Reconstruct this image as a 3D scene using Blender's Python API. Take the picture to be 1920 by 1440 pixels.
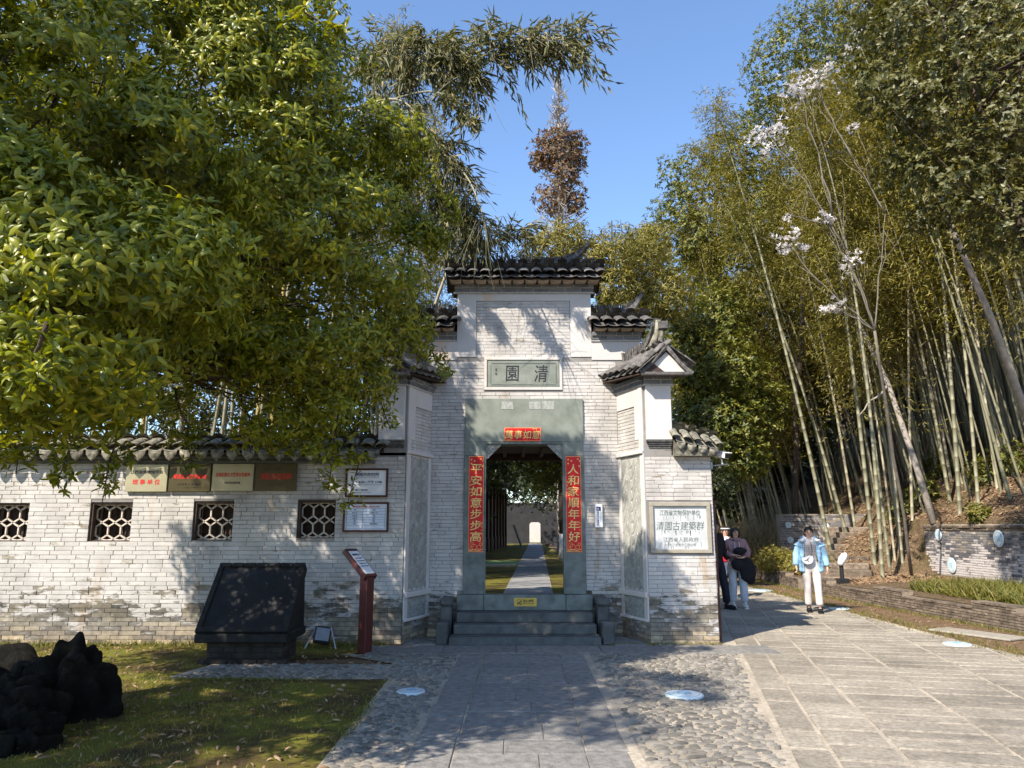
import bpy, math, random
import numpy as np
from mathutils import Vector, Matrix

# ------------------------------------------------------------------ scene, camera, light
for _o in list(bpy.data.objects):
    bpy.data.objects.remove(_o)
SC = bpy.context.scene
COL = SC.collection
FPX = 1400.0                       # focal length in pixels of a 1920 wide frame
PITCH = math.atan(268 / 1400)
CAMZ = 1.6
cam_data = bpy.data.cameras.new('camera')
cam_data.sensor_width = 36
cam_data.lens = 36 * FPX / 1920
cam_data.clip_end = 2000
cam = bpy.data.objects.new('camera', cam_data)
COL.objects.link(cam)
cam.location = (0, 0, CAMZ)
cam.rotation_euler = (math.pi / 2 + PITCH, 0, 0)
SC.camera = cam

SUN_EL = math.radians(43)
SUN_DIR = Vector((-.655 * math.cos(SUN_EL), -.756 * math.cos(SUN_EL), math.sin(SUN_EL))).normalized()   # towards the sun
sun_data = bpy.data.lights.new('sun', 'SUN')
sun_data.energy = 4.6
sun_data.angle = math.radians(0.53)
sun_data.color = (1.0, .91, .78)
sun = bpy.data.objects.new('sun', sun_data)
COL.objects.link(sun)
sun.rotation_euler = SUN_DIR.to_track_quat('Z', 'Y').to_euler()
sun.location = (-20, -22, 30)

world = bpy.data.worlds.new('World')
SC.world = world
world.use_nodes = True
wn, wl = world.node_tree.nodes, world.node_tree.links
wn.clear()
w_out = wn.new('ShaderNodeOutputWorld')
w_bg = wn.new('ShaderNodeBackground')
w_sky = wn.new('ShaderNodeTexSky')
w_sky.sky_type = 'NISHITA'
w_sky.sun_disc = False
w_sky.sun_elevation = SUN_EL
w_sky.sun_rotation = math.atan2(SUN_DIR.x, SUN_DIR.y)
w_sky.altitude = 60
w_sky.air_density = 1.0
w_sky.dust_density = 0.3
w_sky.ozone_density = 4.5
w_bg.inputs['Strength'].default_value = 0.15
wl.new(w_sky.outputs[0], w_bg.inputs[0])
wl.new(w_bg.outputs[0], w_out.inputs[0])

SC.view_settings.view_transform = 'Standard'
SC.view_settings.look = 'None'
SC.view_settings.exposure = 1.0
SC.view_settings.gamma = 1
SC.view_settings.use_curve_mapping = False
SC.cycles.use_denoising = True
SC.cycles.max_bounces = 6
SC.cycles.transparent_max_bounces = 4

# ------------------------------------------------------------------ layout helpers (photo pixel -> place in the world)
_c, _s = math.cos(PITCH), math.sin(PITCH)
def P(px, py, Y):
    a = (px - 960) / FPX; b = -(py - 720) / FPX
    dy = _c - b * _s; dz = _s + b * _c
    t = Y / dy
    return Vector((a * t, Y, CAMZ + dz * t))
def G(px, py, z=0.0):
    a = (px - 960) / FPX; b = -(py - 720) / FPX
    dy = _c - b * _s; dz = _s + b * _c
    t = (z - CAMZ) / dz
    return Vector((a * t, dy * t, z))
def proj(V):
    V = np.asarray(V, float)
    d = V[..., 1] * _c + (V[..., 2] - CAMZ) * _s
    u = (V[..., 2] - CAMZ) * _c - V[..., 1] * _s
    dd = np.where(d > .05, d, .05)
    return 960 + FPX * V[..., 0] / dd, 720 - FPX * u / dd, d

RND = random.Random(11)
rng = np.random.default_rng(11)

# ------------------------------------------------------------------ object helpers
WM = {}
def tag(o, label=None, cat=None, group=None, kind=None):
    if label: o['label'] = label
    if cat: o['category'] = cat
    if group: o['group'] = group
    if kind: o['kind'] = kind
    return o
def link(o, parent=None, M=None):
    COL.objects.link(o)
    M = M.copy() if M is not None else Matrix.Identity(4)
    WM[o.name] = M
    if parent is not None:
        o.parent = parent
        o.matrix_basis = WM[parent.name].inverted() @ M
    else:
        o.matrix_basis = M
    return o
def empty(name, loc=(0, 0, 0), rz=0.0, parent=None):
    o = bpy.data.objects.new(name, None)
    o.empty_display_size = .2
    return link(o, parent, Matrix.Translation(Vector(loc)) @ Matrix.Rotation(rz, 4, 'Z'))
def thing(name, label, cat, loc=(0, 0, 0), rz=0.0, group=None):
    return tag(empty(name, loc, rz), label, cat, group)

class MB:
    """collects vertices and faces, one mesh per build; V in world coordinates"""
    def __init__(s):
        s.v = []; s.f = []; s.m = []; s.n = 0
    def add(s, V, F, mi=0):
        s.v.append(np.asarray(V, float).reshape(-1, 3))
        s.f += [tuple(i + s.n for i in f) for f in F]
        s.m += [mi] * len(F)
        s.n += len(s.v[-1])
        return s
    def box(s, x0, x1, y0, y1, z0, z1, mi=0, bev=0.0, M=None):
        if bev <= 0:
            V = [(x, y, z) for z in (z0, z1) for y in (y0, y1) for x in (x0, x1)]
            F = [(0, 2, 3, 1), (4, 5, 7, 6), (0, 1, 5, 4), (2, 6, 7, 3), (0, 4, 6, 2), (1, 3, 7, 5)]
        else:
            b = bev
            V = []; 
            for (sx, X) in ((-1, x0), (1, x1)):
                for (sy, Y) in ((-1, y0), (1, y1)):
                    for (sz, Z) in ((-1, z0), (1, z1)):
                        V += [(X, Y - sy * b, Z - sz * b), (X - sx * b, Y, Z - sz * b), (X - sx * b, Y - sy * b, Z)]
            def k(ix, iy, iz, a): return ((ix * 2 + iy) * 2 + iz) * 3 + a
            F = []
            for a, (p, q) in ((0, (1, 2)), (1, (0, 2)), (2, (0, 1))):
                for e in (0, 1):
                    idx = []
                    for (u, v) in ((0, 0), (1, 0), (1, 1), (0, 1)):
                        t = [0, 0, 0]; t[a] = e; t[p] = u; t[q] = v
                        idx.append(k(*t, a))
                    flip = (a == 1) ^ (e == 0)
                    F.append(tuple(idx[::-1] if flip else idx))
            for a, (p, q) in ((0, (1, 2)), (1, (0, 2)), (2, (0, 1))):   # edges running along a
                for u in (0, 1):
                    for v in (0, 1):
                        t0 = [0, 0, 0]; t1 = [0, 0, 0]; t0[a] = 0; t1[a] = 1
                        t0[p] = t1[p] = u; t0[q] = t1[q] = v
                        f = [k(*t0, p), k(*t1, p), k(*t1, q), k(*t0, q)]
                        if (u ^ v) ^ (a == 1): f = f[::-1]
                        F.append(tuple(f))
            for ix in (0, 1):
                for iy in (0, 1):
                    for iz in (0, 1):
                        f = [k(ix, iy, iz, 0), k(ix, iy, iz, 1), k(ix, iy, iz, 2)]
                        if (ix + iy + iz) % 2 == 0: f = f[::-1]
                        F.append(tuple(f))
        if M is not None:
            V = [tuple(M @ Vector(v)) for v in V]
        return s.add(V, F, mi)
    def tube(s, pts, rad, sides=6, mi=0, cap=True):
        pts = np.asarray(pts, float); n = len(pts)
        rad = np.full(n, rad, float) if np.isscalar(rad) else np.asarray(rad, float)
        T = np.gradient(pts, axis=0); T /= np.linalg.norm(T, axis=1)[:, None] + 1e-9
        ref = np.array([0, 0, 1.]) if abs(T[:, 2].mean()) < .8 else np.array([1., 0, 0])
        A = np.cross(T, ref); A /= np.linalg.norm(A, axis=1)[:, None] + 1e-9
        B = np.cross(T, A)
        a = np.arange(sides) * 2 * np.pi / sides
        V = pts[:, None] + rad[:, None, None] * (np.cos(a)[None, :, None] * A[:, None] + np.sin(a)[None, :, None] * B[:, None])
        F = [(i * sides + j, i * sides + (j + 1) % sides, (i + 1) * sides + (j + 1) % sides, (i + 1) * sides + j)
             for i in range(n - 1) for j in range(sides)]
        if cap: F += [tuple(range(sides))[::-1], tuple((n - 1) * sides + j for j in range(sides))]
        return s.add(V.reshape(-1, 3), F, mi)
    def prism(s, poly, y0, y1, mi=0, M=None):
        """polygon given in x,z, extruded from y0 (front) to y1"""
        n = len(poly)
        V = [(x, y0, z) for x, z in poly] + [(x, y1, z) for x, z in poly]
        F = [tuple(range(n)), tuple(range(2 * n - 1, n - 1, -1))] + [(i, i + n, (i + 1) % n + n, (i + 1) % n) for i in range(n)]
        if M is not None: V = [tuple(M @ Vector(v)) for v in V]
        return s.add(V, F, mi)
    def build(s, name, mats, parent=None, M=None, smooth=False, kind=None, fixn=False):
        if not s.v: return None
        V = np.concatenate(s.v)
        M = M.copy() if M is not None else (WM[parent.name].copy() if parent is not None else Matrix.Identity(4))
        Mi = np.array(M.inverted())
        V = V @ Mi[:3, :3].T + Mi[:3, 3]
        me = bpy.data.meshes.new(name)
        me.from_pydata(V.tolist(), [], s.f)
        if not isinstance(mats, (list, tuple)): mats = [mats]
        for m in mats: me.materials.append(m)
        if len(mats) > 1: me.polygons.foreach_set('material_index', s.m)
        if fixn:
            import bmesh
            bm = bmesh.new(); bm.from_mesh(me); bmesh.ops.recalc_face_normals(bm, faces=bm.faces); bm.to_mesh(me); bm.free()
        if smooth: me.polygons.foreach_set('use_smooth', [True] * len(me.polygons))
        me.update()
        o = bpy.data.objects.new(name, me)
        if kind: o['kind'] = kind
        return link(o, parent, M)

def np_mesh(name, V, F, mat, smooth=None):
    """V (n,3), F (m,k) arrays, fast"""
    F = np.asarray(F, np.int32); k = F.shape[1]
    me = bpy.data.meshes.new(name)
    me.vertices.add(len(V)); me.vertices.foreach_set('co', np.asarray(V, np.float32).ravel())
    me.loops.add(F.size); me.loops.foreach_set('vertex_index', F.ravel())
    me.polygons.add(len(F)); me.polygons.foreach_set('loop_start', np.arange(0, F.size, k, dtype=np.int32))
    me.polygons.foreach_set('loop_total', np.full(len(F), k, np.int32))
    me.materials.append(mat)
    me.update(calc_edges=True)
    me.validate()
    if smooth is not None: me.polygons.foreach_set('use_smooth', np.full(len(me.polygons), bool(smooth)))
    return me
def mesh_ob(name, me, parent=None, M=None, kind=None):
    o = bpy.data.objects.new(name, me)
    if kind: o['kind'] = kind
    return link(o, parent, M)

class Pieces:
    """many alike pieces: the 300 that show largest become objects sharing meshes, the rest one joined part"""
    def __init__(s, parent, name, variants, mat, limit=300, restname=None, smooth=False):
        s.parent, s.name, s.mat, s.limit = parent, name, mat, limit
        s.var = [(np.asarray(v, float), np.asarray(f)) for v, f in variants]
        s.items = []; s.smooth = smooth
        s.rest = restname or name + '_courses'
    def add(s, M, v=None):
        s.items.append((np.array(M), RND.randrange(len(s.var)) if v is None else v))
    def flush(s):
        if not s.items: return
        score = []
        for M, v in s.items:
            c = M[:3, 3]
            x, y, d = proj(c)
            siz = sorted(np.linalg.norm(M[:3, :3], axis=0))[::-1]
            a = siz[0] * siz[1] / d ** 2 if (-60 < x < 1980 and -60 < y < 1500 and d > .1) else 0
            score.append(a)
        order = np.argsort(-np.array(score), kind='stable')
        meshes = []
        for v, f in s.var:
            me = np_mesh(s.name, v, f, s.mat, s.smooth); meshes.append(me)
        for i in order[:s.limit]:
            M, v = s.items[i]
            o = bpy.data.objects.new(s.name, meshes[v])
            link(o, s.parent, Matrix(M.tolist()))
        rest = order[s.limit:]
        if len(rest):
            Vs, Fs, n = [], [], 0
            for i in rest:
                M, v = s.items[i]
                V, F = s.var[v]
                Vs.append(V @ M[:3, :3].T + M[:3, 3]); Fs.append(F + n); n += len(V)
            PM = np.array(WM[s.parent.name].inverted())
            V = np.concatenate(Vs) @ PM[:3, :3].T + PM[:3, 3]
            me = np_mesh(s.rest, V, np.concatenate(Fs), s.mat, s.smooth)
            mesh_ob(s.rest, me, s.parent, WM[s.parent.name], kind='stuff')
        s.items = []

def basis(o, x, y, z, sx=1, sy=1, sz=1):
    M = Matrix.Identity(4)
    for i in range(3):
        M[i][0] = x[i] * sx; M[i][1] = y[i] * sy; M[i][2] = z[i] * sz; M[i][3] = o[i]
    return M

# ------------------------------------------------------------------ materials
def nd(t, typ, **kw):
    n = t.nodes.new(typ)
    for k, v in kw.items(): setattr(n, k, v)
    return n
def new_mat(name):
    m = bpy.data.materials.new(name); m.use_nodes = True
    t = m.node_tree; t.nodes.clear()
    out = nd(t, 'ShaderNodeOutputMaterial'); b = nd(t, 'ShaderNodeBsdfPrincipled')
    t.links.new(b.outputs[0], out.inputs[0])
    return m, t, b, out
def noise(t, scale, detail=4, rough=.6, vec=None, stretch=None):
    g = nd(t, 'ShaderNodeNewGeometry')
    src = g.outputs['Position'] if vec is None else vec
    if stretch is not None:
        mp = nd(t, 'ShaderNodeMapping'); mp.inputs['Scale'].default_value = stretch
        t.links.new(src, mp.inputs[0]); src = mp.outputs[0]
    n = nd(t, 'ShaderNodeTexNoise'); n.inputs['Scale'].default_value = scale
    n.inputs['Detail'].default_value = detail; n.inputs['Roughness'].default_value = rough
    t.links.new(src, n.inputs['Vector'])
    return n.outputs['Fac']
def ramp(t, fac, stops, interp='LINEAR'):
    r = nd(t, 'ShaderNodeValToRGB'); r.color_ramp.interpolation = interp
    e = r.color_ramp.elements
    while len(e) > 1: e.remove(e[0])
    e[0].position = stops[0][0]; e[0].color = (*stops[0][1], 1) if len(stops[0][1]) == 3 else stops[0][1]
    for p, c in stops[1:]:
        x = e.new(p); x.color = (*c, 1)
    t.links.new(fac, r.inputs[0])
    return r.outputs[0]
def gray(v): return (v, v, v)
def mix(t, fac, a, b, mode='MIX'):
    m = nd(t, 'ShaderNodeMix', data_type='RGBA', blend_type=mode)
    for s, v in ((0, fac), (6, a), (7, b)):
        if isinstance(v, (int, float)): m.inputs[s].default_value = v
        elif isinstance(v, tuple): m.inputs[s].default_value = (*v, 1)
        else: t.links.new(v, m.inputs[s])
    return m.outputs[2]
def math_(t, op, a, b=None, c=None):
    m = nd(t, 'ShaderNodeMath', operation=op)
    for i, v in enumerate((a, b, c)):
        if v is None: continue
        if isinstance(v, (int, float)): m.inputs[i].default_value = v
        else: t.links.new(v, m.inputs[i])
    return m.outputs[0]
def bump(t, b, h, strength=.3, dist=.02):
    n = nd(t, 'ShaderNodeBump'); n.inputs['Strength'].default_value = strength; n.inputs['Distance'].default_value = dist
    t.links.new(h, n.inputs['Height']); t.links.new(n.outputs[0], b.inputs['Normal'])
def piece_random(t):
    g = nd(t, 'ShaderNodeNewGeometry'); oi = nd(t, 'ShaderNodeObjectInfo')
    return math_(t, 'FRACT', math_(t, 'ADD', g.outputs['Random Per Island'], oi.outputs['Random']))
def simple(name, col, rough=.7, var=.25, scale=8, bumpd=.004, bs=.4, spec=.3, metal=0, piece=0.0, stretch=None, big=0):
    m, t, b, o = new_mat(name)
    n = noise(t, scale, stretch=stretch)
    lo = tuple(c * (1 - var) for c in col); hi = tuple(min(1, c * (1 + var)) for c in col)
    c = ramp(t, n, [(.3, lo), (.7, hi)])
    if piece:
        r = piece_random(t)
        c = mix(t, 1.0, c, ramp(t, r, [(0, gray(1 - piece)), (1, gray(1.0))]), 'MULTIPLY')
    if big: c = mix(t, 1.0, c, ramp(t, noise(t, big, 5, .65), [(.32, gray(.66)), (.68, gray(1.16))]), 'MULTIPLY')
    t.links.new(c, b.inputs['Base Color'])
    b.inputs['Roughness'].default_value = rough
    b.inputs['Specular IOR Level'].default_value = spec
    b.inputs['Metallic'].default_value = metal
    if bumpd: bump(t, b, noise(t, scale * 3, 6), bs, bumpd)
    return m
def leaf_mat(name, cols, rough=.45, trans=.35, tcol=None, big=None, spec=.5):
    """cols: ramp of colours picked per leaf"""
    m, t, b, o = new_mat(name)
    g = nd(t, 'ShaderNodeNewGeometry')
    r = piece_random(t)
    k = len(cols)
    c = ramp(t, r, [(i / max(1, k - 1), cc) for i, cc in enumerate(cols)])
    if big:
        c = mix(t, 1.0, c, ramp(t, noise(t, big, 2), [(.35, gray(.75)), (.65, gray(1.15))]), 'MULTIPLY')
    t.links.new(c, b.inputs['Base Color'])
    b.inputs['Roughness'].default_value = rough
    b.inputs['Specular IOR Level'].default_value = spec
    tr = nd(t, 'ShaderNodeBsdfTranslucent')
    tc = mix(t, 1.0, c, tcol or (1.3, 1.35, .6), 'MULTIPLY')
    t.links.new(tc, tr.inputs[0])
    ms = nd(t, 'ShaderNodeMixShader'); ms.inputs[0].default_value = trans
    t.links.new(b.outputs[0], ms.inputs[1]); t.links.new(tr.outputs[0], ms.inputs[2])
    t.links.new(ms.outputs[0], o.inputs[0])
    return m

def wall_wash_mat(name, joint=False):
    """lime-washed grey brick: wash worn off in patches, more so near the ground"""
    m, t, b, o = new_mat(name)
    g = nd(t, 'ShaderNodeNewGeometry'); sp = nd(t, 'ShaderNodeSeparateXYZ')
    t.links.new(g.outputs['Position'], sp.inputs[0])
    z = sp.outputs[2]
    r = piece_random(t)
    white = ramp(t, noise(t, 3.0, 5), [(.3, (.46, .435, .41)), (.7, (.57, .545, .52))])
    white = mix(t, 1.0, white, ramp(t, r, [(0, gray(.86)), (1, gray(1.02))]), 'MULTIPLY')
    brick = ramp(t, r, [(0, (.13, .12, .11)), (.4, (.22, .2, .175)), (.8, (.30, .265, .21)), (1, (.40, .35, .27))])
    brick = mix(t, 1.0, brick, ramp(t, noise(t, 14, 5), [(.3, gray(.65)), (.7, gray(1.2))]), 'MULTIPLY')
    brick = mix(t, 1.0, brick, ramp(t, math_(t, 'ADD', z, math_(t, 'MULTIPLY', noise(t, 1.4, 3), .3)), [(0.12, (1.35, 1.2, 1.0)), (.42, (.95, .95, .95)), (.62, (.5, .5, .5)), (.95, (.75, .75, .75))]), 'MULTIPLY')
    # wear: 1 = bare brick.  grows below one metre
    n1 = noise(t, 5.5, 8, .72, stretch=(.5, .5, 1.6)); n2 = noise(t, 1.1, 4, .6)
    low = nd(t, 'ShaderNodeMapRange'); low.inputs[1].default_value = .25; low.inputs[2].default_value = 1.25
    low.inputs[3].default_value = .24; low.inputs[4].default_value = -.135
    t.links.new(math_(t, 'ADD', z, math_(t, 'MULTIPLY', n2, .55)), low.inputs[0])
    w = math_(t, 'ADD', math_(t, 'ADD', n1, low.outputs[0]), math_(t, 'MULTIPLY', math_(t, 'SUBTRACT', r, .5), .17))
    wf = ramp(t, w, [(.49, gray(0)), (.57, gray(1))])
    c = mix(t, wf, white, brick)
    # orange water stains
    st = ramp(t, noise(t, 2.2, 4, .6, stretch=(1.6, 1.6, .35)), [(.60, gray(0)), (.74, gray(.75))])
    c = mix(t, st, c, mix(t, 1.0, c, (.80, .60, .40), 'MULTIPLY'))
    # dark soot and algae specks
    sk = ramp(t, noise(t, 22, 8, .8), [(.60, gray(0)), (.68, gray(.8))])
    c = mix(t, sk, c, (.10, .095, .08))
    gr = ramp(t, noise(t, 1.3, 6, .7, stretch=(1.2, 1.2, .5)), [(.46, gray(0)), (.66, gray(.5))])
    c = mix(t, gr, c, mix(t, 1.0, c, (.62, .61, .58), 'MULTIPLY'))
    if joint:
        c = mix(t, 1.0, c, gray(.5), 'MULTIPLY')
    t.links.new(c, b.inputs['Base Color'])
    b.inputs['Roughness'].default_value = .9
    b.inputs['Specular IOR Level'].default_value = .15
    bump(t, b, noise(t, 45, 8, .75, stretch=(.5, .5, 1.3)), .45, .006)
    return m

M = {}
M['wash'] = wall_wash_mat('lime_washed_brick')
M['wash_joint'] = wall_wash_mat('lime_washed_joint', True)
def plaster_mat():
    m, t, b, o = new_mat('lime_plaster')
    c = ramp(t, noise(t, 2.2, 6), [(.3, (.50, .47, .445)), (.7, (.58, .555, .53))])
    st = ramp(t, noise(t, 1.4, 4, .6, stretch=(1.5, 1.5, .5)), [(.60, gray(0)), (.75, gray(.8))])
    c = mix(t, st, c, (.62, .42, .28))
    sk = ramp(t, noise(t, 16, 8, .8), [(.68, gray(0)), (.74, gray(.7))])
    c = mix(t, sk, c, (.16, .15, .14))
    t.links.new(c, b.inputs['Base Color']); b.inputs['Roughness'].default_value = .9
    b.inputs['Specular IOR Level'].default_value = .15
    bump(t, b, noise(t, 12, 7, .65), .5, .012)
    return m
M['plaster'] = plaster_mat()
M['grey_brick'] = simple('grey_brick', (.17, .175, .18), .85, .3, 9, .005, .5, .2, piece=.35)
M['mortar'] = simple('pale_mortar', (.42, .40, .37), .95, .2, 12, .004)
M['tile'] = simple('weathered_roof_tile', (.15, .14, .132), .85, .55, 16, .006, .6, .25, piece=.5)
M['tile_moss'] = simple('lichen_roof_tile', (.23, .215, .17), .9, .75, 14, .008, .7, .2, piece=.45)
M['tile_under'] = simple('soffit_tile', (.36, .29, .22), .9, .3, 10, .004)
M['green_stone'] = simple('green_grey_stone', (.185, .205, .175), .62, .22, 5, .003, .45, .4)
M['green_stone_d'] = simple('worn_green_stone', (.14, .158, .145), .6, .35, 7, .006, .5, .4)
M['carving'] = simple('carved_stone', (.30, .31, .29), .8, .3, 20, .006)
M['step_stone'] = simple('step_stone', (.085, .09, .088), .7, .35, 6, .006, .5, .3)
M['wood_dark'] = simple('dark_timber', (.06, .038, .03), .7, .4, 12, .004, piece=.2)
M['lattice'] = simple('cream_lattice', (.56, .49, .42), .8, .25, 20, .003)
M['herring'] = simple('herringbone_brick', (.36, .36, .325), .85, .2, 10, .004, .4, .2, piece=.2)
M['slab'] = simple('paving_slab', (.38, .335, .27), .9, .32, 30, .014, 1.0, .2, piece=.25, big=.9)
M['slab_joint'] = simple('sandy_joint', (.42, .365, .29), .95, .25, 22, .012, .8, big=1.0)
M['cobble'] = simple('cobble_stone', (.235, .215, .185), .75, .3, 12, .004, .4, .3, piece=.45, big=1.1)
M['cobble_bed'] = simple('cobble_bed', (.40, .345, .27), .95, .25, 24, .012, .8, big=1.3)
M['black_stone'] = simple('black_stone', (.012, .012, .014), .35, .4, 6, .001, .2, .5)
M['black_frame'] = simple('blackened_frame_stone', (.012, .0115, .011), .75, .5, 14, .006)
M['plinth_brick'] = simple('dark_plinth_brick', (.04, .033, .026), .9, .5, 9, .006, piece=.4)
M['maroon'] = simple('maroon_metal', (.075, .013, .012), .45, .15, 6, .0005, .1, .5)
M['white_panel'] = simple('white_panel', (.72, .73, .75), .5, .06, 5, .0)
M['blue_panel'] = simple('pale_blue_panel', (.62, .68, .78), .5, .05, 5, .0)
M['frame_brown'] = simple('brown_picture_frame', (.07, .02, .016), .4, .3, 9, .0008)
M['gold'] = simple('brass_sheet', (.40, .355, .225), .42, .12, 3, .0006, .15, .5, metal=.55)
M['gold_d'] = simple('dull_brass_sheet', (.085, .068, .03), .42, .15, 3, .0006, .15, .5, metal=.55)
M['yellow'] = simple('yellow_sign', (.60, .40, .075), .45, .08, 4, 0)
M['red_paper'] = simple('red_paper', (.62, .012, .015), .5, .18, 4, .0008, .15)
M['gold_ink'] = simple('gold_ink', (.80, .60, .20), .45, .12, 10, 0)
M['red_ink'] = simple('red_ink', (.60, .03, .025), .5, .05, 10, 0)
M['black_ink'] = simple('black_ink', (.025, .025, .03), .5, .1, 10, 0)
M['navy_ink'] = simple('navy_ink', (.03, .04, .13), .5, .1, 10, 0)
M['marble'] = simple('pale_marble', (.45, .46, .465), .5, .15, 5, .0015, .3, .4)
M['marble_frame'] = simple('tan_stone_frame', (.30, .27, .22), .85, .15, 12, .003)
M['porcelain'] = simple('pale_porcelain', (.60, .70, .74), .25, .06, 7, 0, spec=.6)
M['porcelain_b'] = simple('porcelain_blue_ring', (.20, .36, .48), .25, .1, 9, 0, spec=.6)
M['white_paint'] = simple('white_paint', (.74, .74, .74), .4, .05, 7, 0)
M['grey_metal'] = simple('grey_metal', (.35, .36, .38), .4, .1, 8, 0, metal=.6)
M['dark_plastic'] = simple('dark_plastic', (.02, .02, .022), .4, .1, 8, 0)
M['bark'] = simple('bark', (.085, .065, .05), .95, .4, 14, .02, .8, .1, stretch=(1, 1, .3))
M['bark_pale'] = simple('pale_bark', (.33, .29, .25), .9, .25, 10, .01, .6, .1)
M['whitewash_trunk'] = simple('whitewashed_bark', (.62, .60, .58), .9, .2, 10, .01)
M['stump'] = simple('charred_stump_wood', (.014, .011, .009), .95, .8, 9, .06, 1.0, .12)
M['rock'] = simple('dark_rock', (.03, .026, .022), .9, .5, 6, .04, .9, .2)

def culm_mat(name, a, b_, c):
    m, t, b, o = new_mat(name)
    oi = nd(t, 'ShaderNodeObjectInfo')
    base = ramp(t, oi.outputs['Random'], [(0, a), (.5, b_), (1, c)])
    base = mix(t, 1.0, base, ramp(t, noise(t, 3, 5), [(.3, gray(.7)), (.7, gray(1.2))]), 'MULTIPLY')
    t.links.new(base, b.inputs['Base Color']); b.inputs['Roughness'].default_value = .5
    return m
M['culm'] = culm_mat('bamboo_culm', (.20, .195, .12), (.29, .265, .175), (.37, .33, .235))
M['culm_y'] = culm_mat('yellow_bamboo_culm', (.42, .30, .07), (.38, .30, .1), (.36, .28, .12))
M['node'] = simple('bamboo_node', (.16, .13, .08), .7, .3, 9, 0)

def rough_stone(name, a, b2, c3):
    m, t, b, o = new_mat(name)
    c = ramp(t, noise(t, 5, 8, .75), [(.35, a), (.55, b2), (.7, c3)])
    t.links.new(c, b.inputs['Base Color']); b.inputs['Roughness'].default_value = .95; b.inputs['Specular IOR Level'].default_value = .15
    g = nd(t, 'ShaderNodeNewGeometry'); v = nd(t, 'ShaderNodeTexVoronoi'); v.inputs['Scale'].default_value = 11
    mp = nd(t, 'ShaderNodeMapping'); mp.inputs['Scale'].default_value = (1, 1, .45)
    t.links.new(g.outputs['Position'], mp.inputs[0]); t.links.new(mp.outputs[0], v.inputs['Vector'])
    h = math_(t, 'ADD', math_(t, 'MULTIPLY', v.outputs['Distance'], .8), noise(t, 28, 8, .8))
    bump(t, b, h, 1.0, .09)
    return m
M['stump'] = rough_stone('charred_stump_wood', (.009, .0075, .006), (.02, .0165, .012), (.06, .046, .03))
M['rock'] = rough_stone('dark_rock', (.008, .007, .006), (.02, .017, .013), (.04, .033, .024))
# ------------------------------------------------------------------ unit pieces
def brick_variants(n=6, seed=3, bev=.035):
    r = random.Random(seed); out = []
    for _ in range(n):
        j = lambda a: r.uniform(-a, a)
        ix, iz = .5 - .010, .5 - bev
        V = [(-ix + j(.006), j(.03), -iz + j(.03)), (ix + j(.006), j(.03), -iz + j(.03)), (ix + j(.006), j(.03), iz + j(.03)), (-ix + j(.006), j(.03), iz + j(.03)),
             (-.5, .07, -.5 + j(.03)), (.5, .07, -.5 + j(.03)), (.5, .07, .5 + j(.03)), (-.5, .07, .5 + j(.03)),
             (-.5, 1, -.5), (.5, 1, -.5), (.5, 1, .5), (-.5, 1, .5)]
        F = [(0, 1, 2, 3)] + [(4 + i, 4 + (i + 1) % 4, (i + 1) % 4, i) for i in range(4)] + [(8 + i, 8 + (i + 1) % 4, 4 + (i + 1) % 4, 4 + i) for i in range(4)]
        out.append((V, F))
    return out
BRICKS = brick_variants()
def brick_field(pc, O, u, nrm, width, height, bl=.28, bh=.067, joint=.0055, depth=.05, holes=(), proud=.0085, region=None, z0=0.0, vary=.35):
    """O: lower corner in the wall plane, u: unit vector along the wall, nrm: outward normal"""
    O, u, nrm = Vector(O), Vector(u).normalized(), Vector(nrm).normalized()
    up = Vector((0, 0, 1)); inn = -nrm
    k = 0; z = 0.0
    while z + bh * .6 < height:
        h = min(bh, height - z)
        zm = z + h / 2
        spans = [(0.0, width)]
        if region:
            a = region(zm)
            spans = [] if a is None else [a]
        for (hx0, hx1, hz0, hz1) in holes:
            if z + h - .01 > hz0 and z + .01 < hz1:
                ns = []
                for (a, b) in spans:
                    if hx1 <= a or hx0 >= b: ns.append((a, b)); continue
                    if hx0 - a > .03: ns.append((a, hx0))
                    if b - hx1 > .03: ns.append((hx1, b))
                spans = ns
        for (a, b) in spans:
            x = a
            first = True
            while x < b - .02:
                L = bl * RND.uniform(1 - vary, 1 + vary * .6)
                if first: L *= RND.uniform(.35, 1); first = False
                if x + L > b - .07: L = b - x
                c = O + u * (x + L / 2) + up * zm + nrm * (proud * RND.uniform(.45, 1.25))
                pc.add(basis(c, u, inn, up, L - joint, depth, h - joint * RND.uniform(.8, 1.3)))
                x += L
        z += h; k += 1

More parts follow.
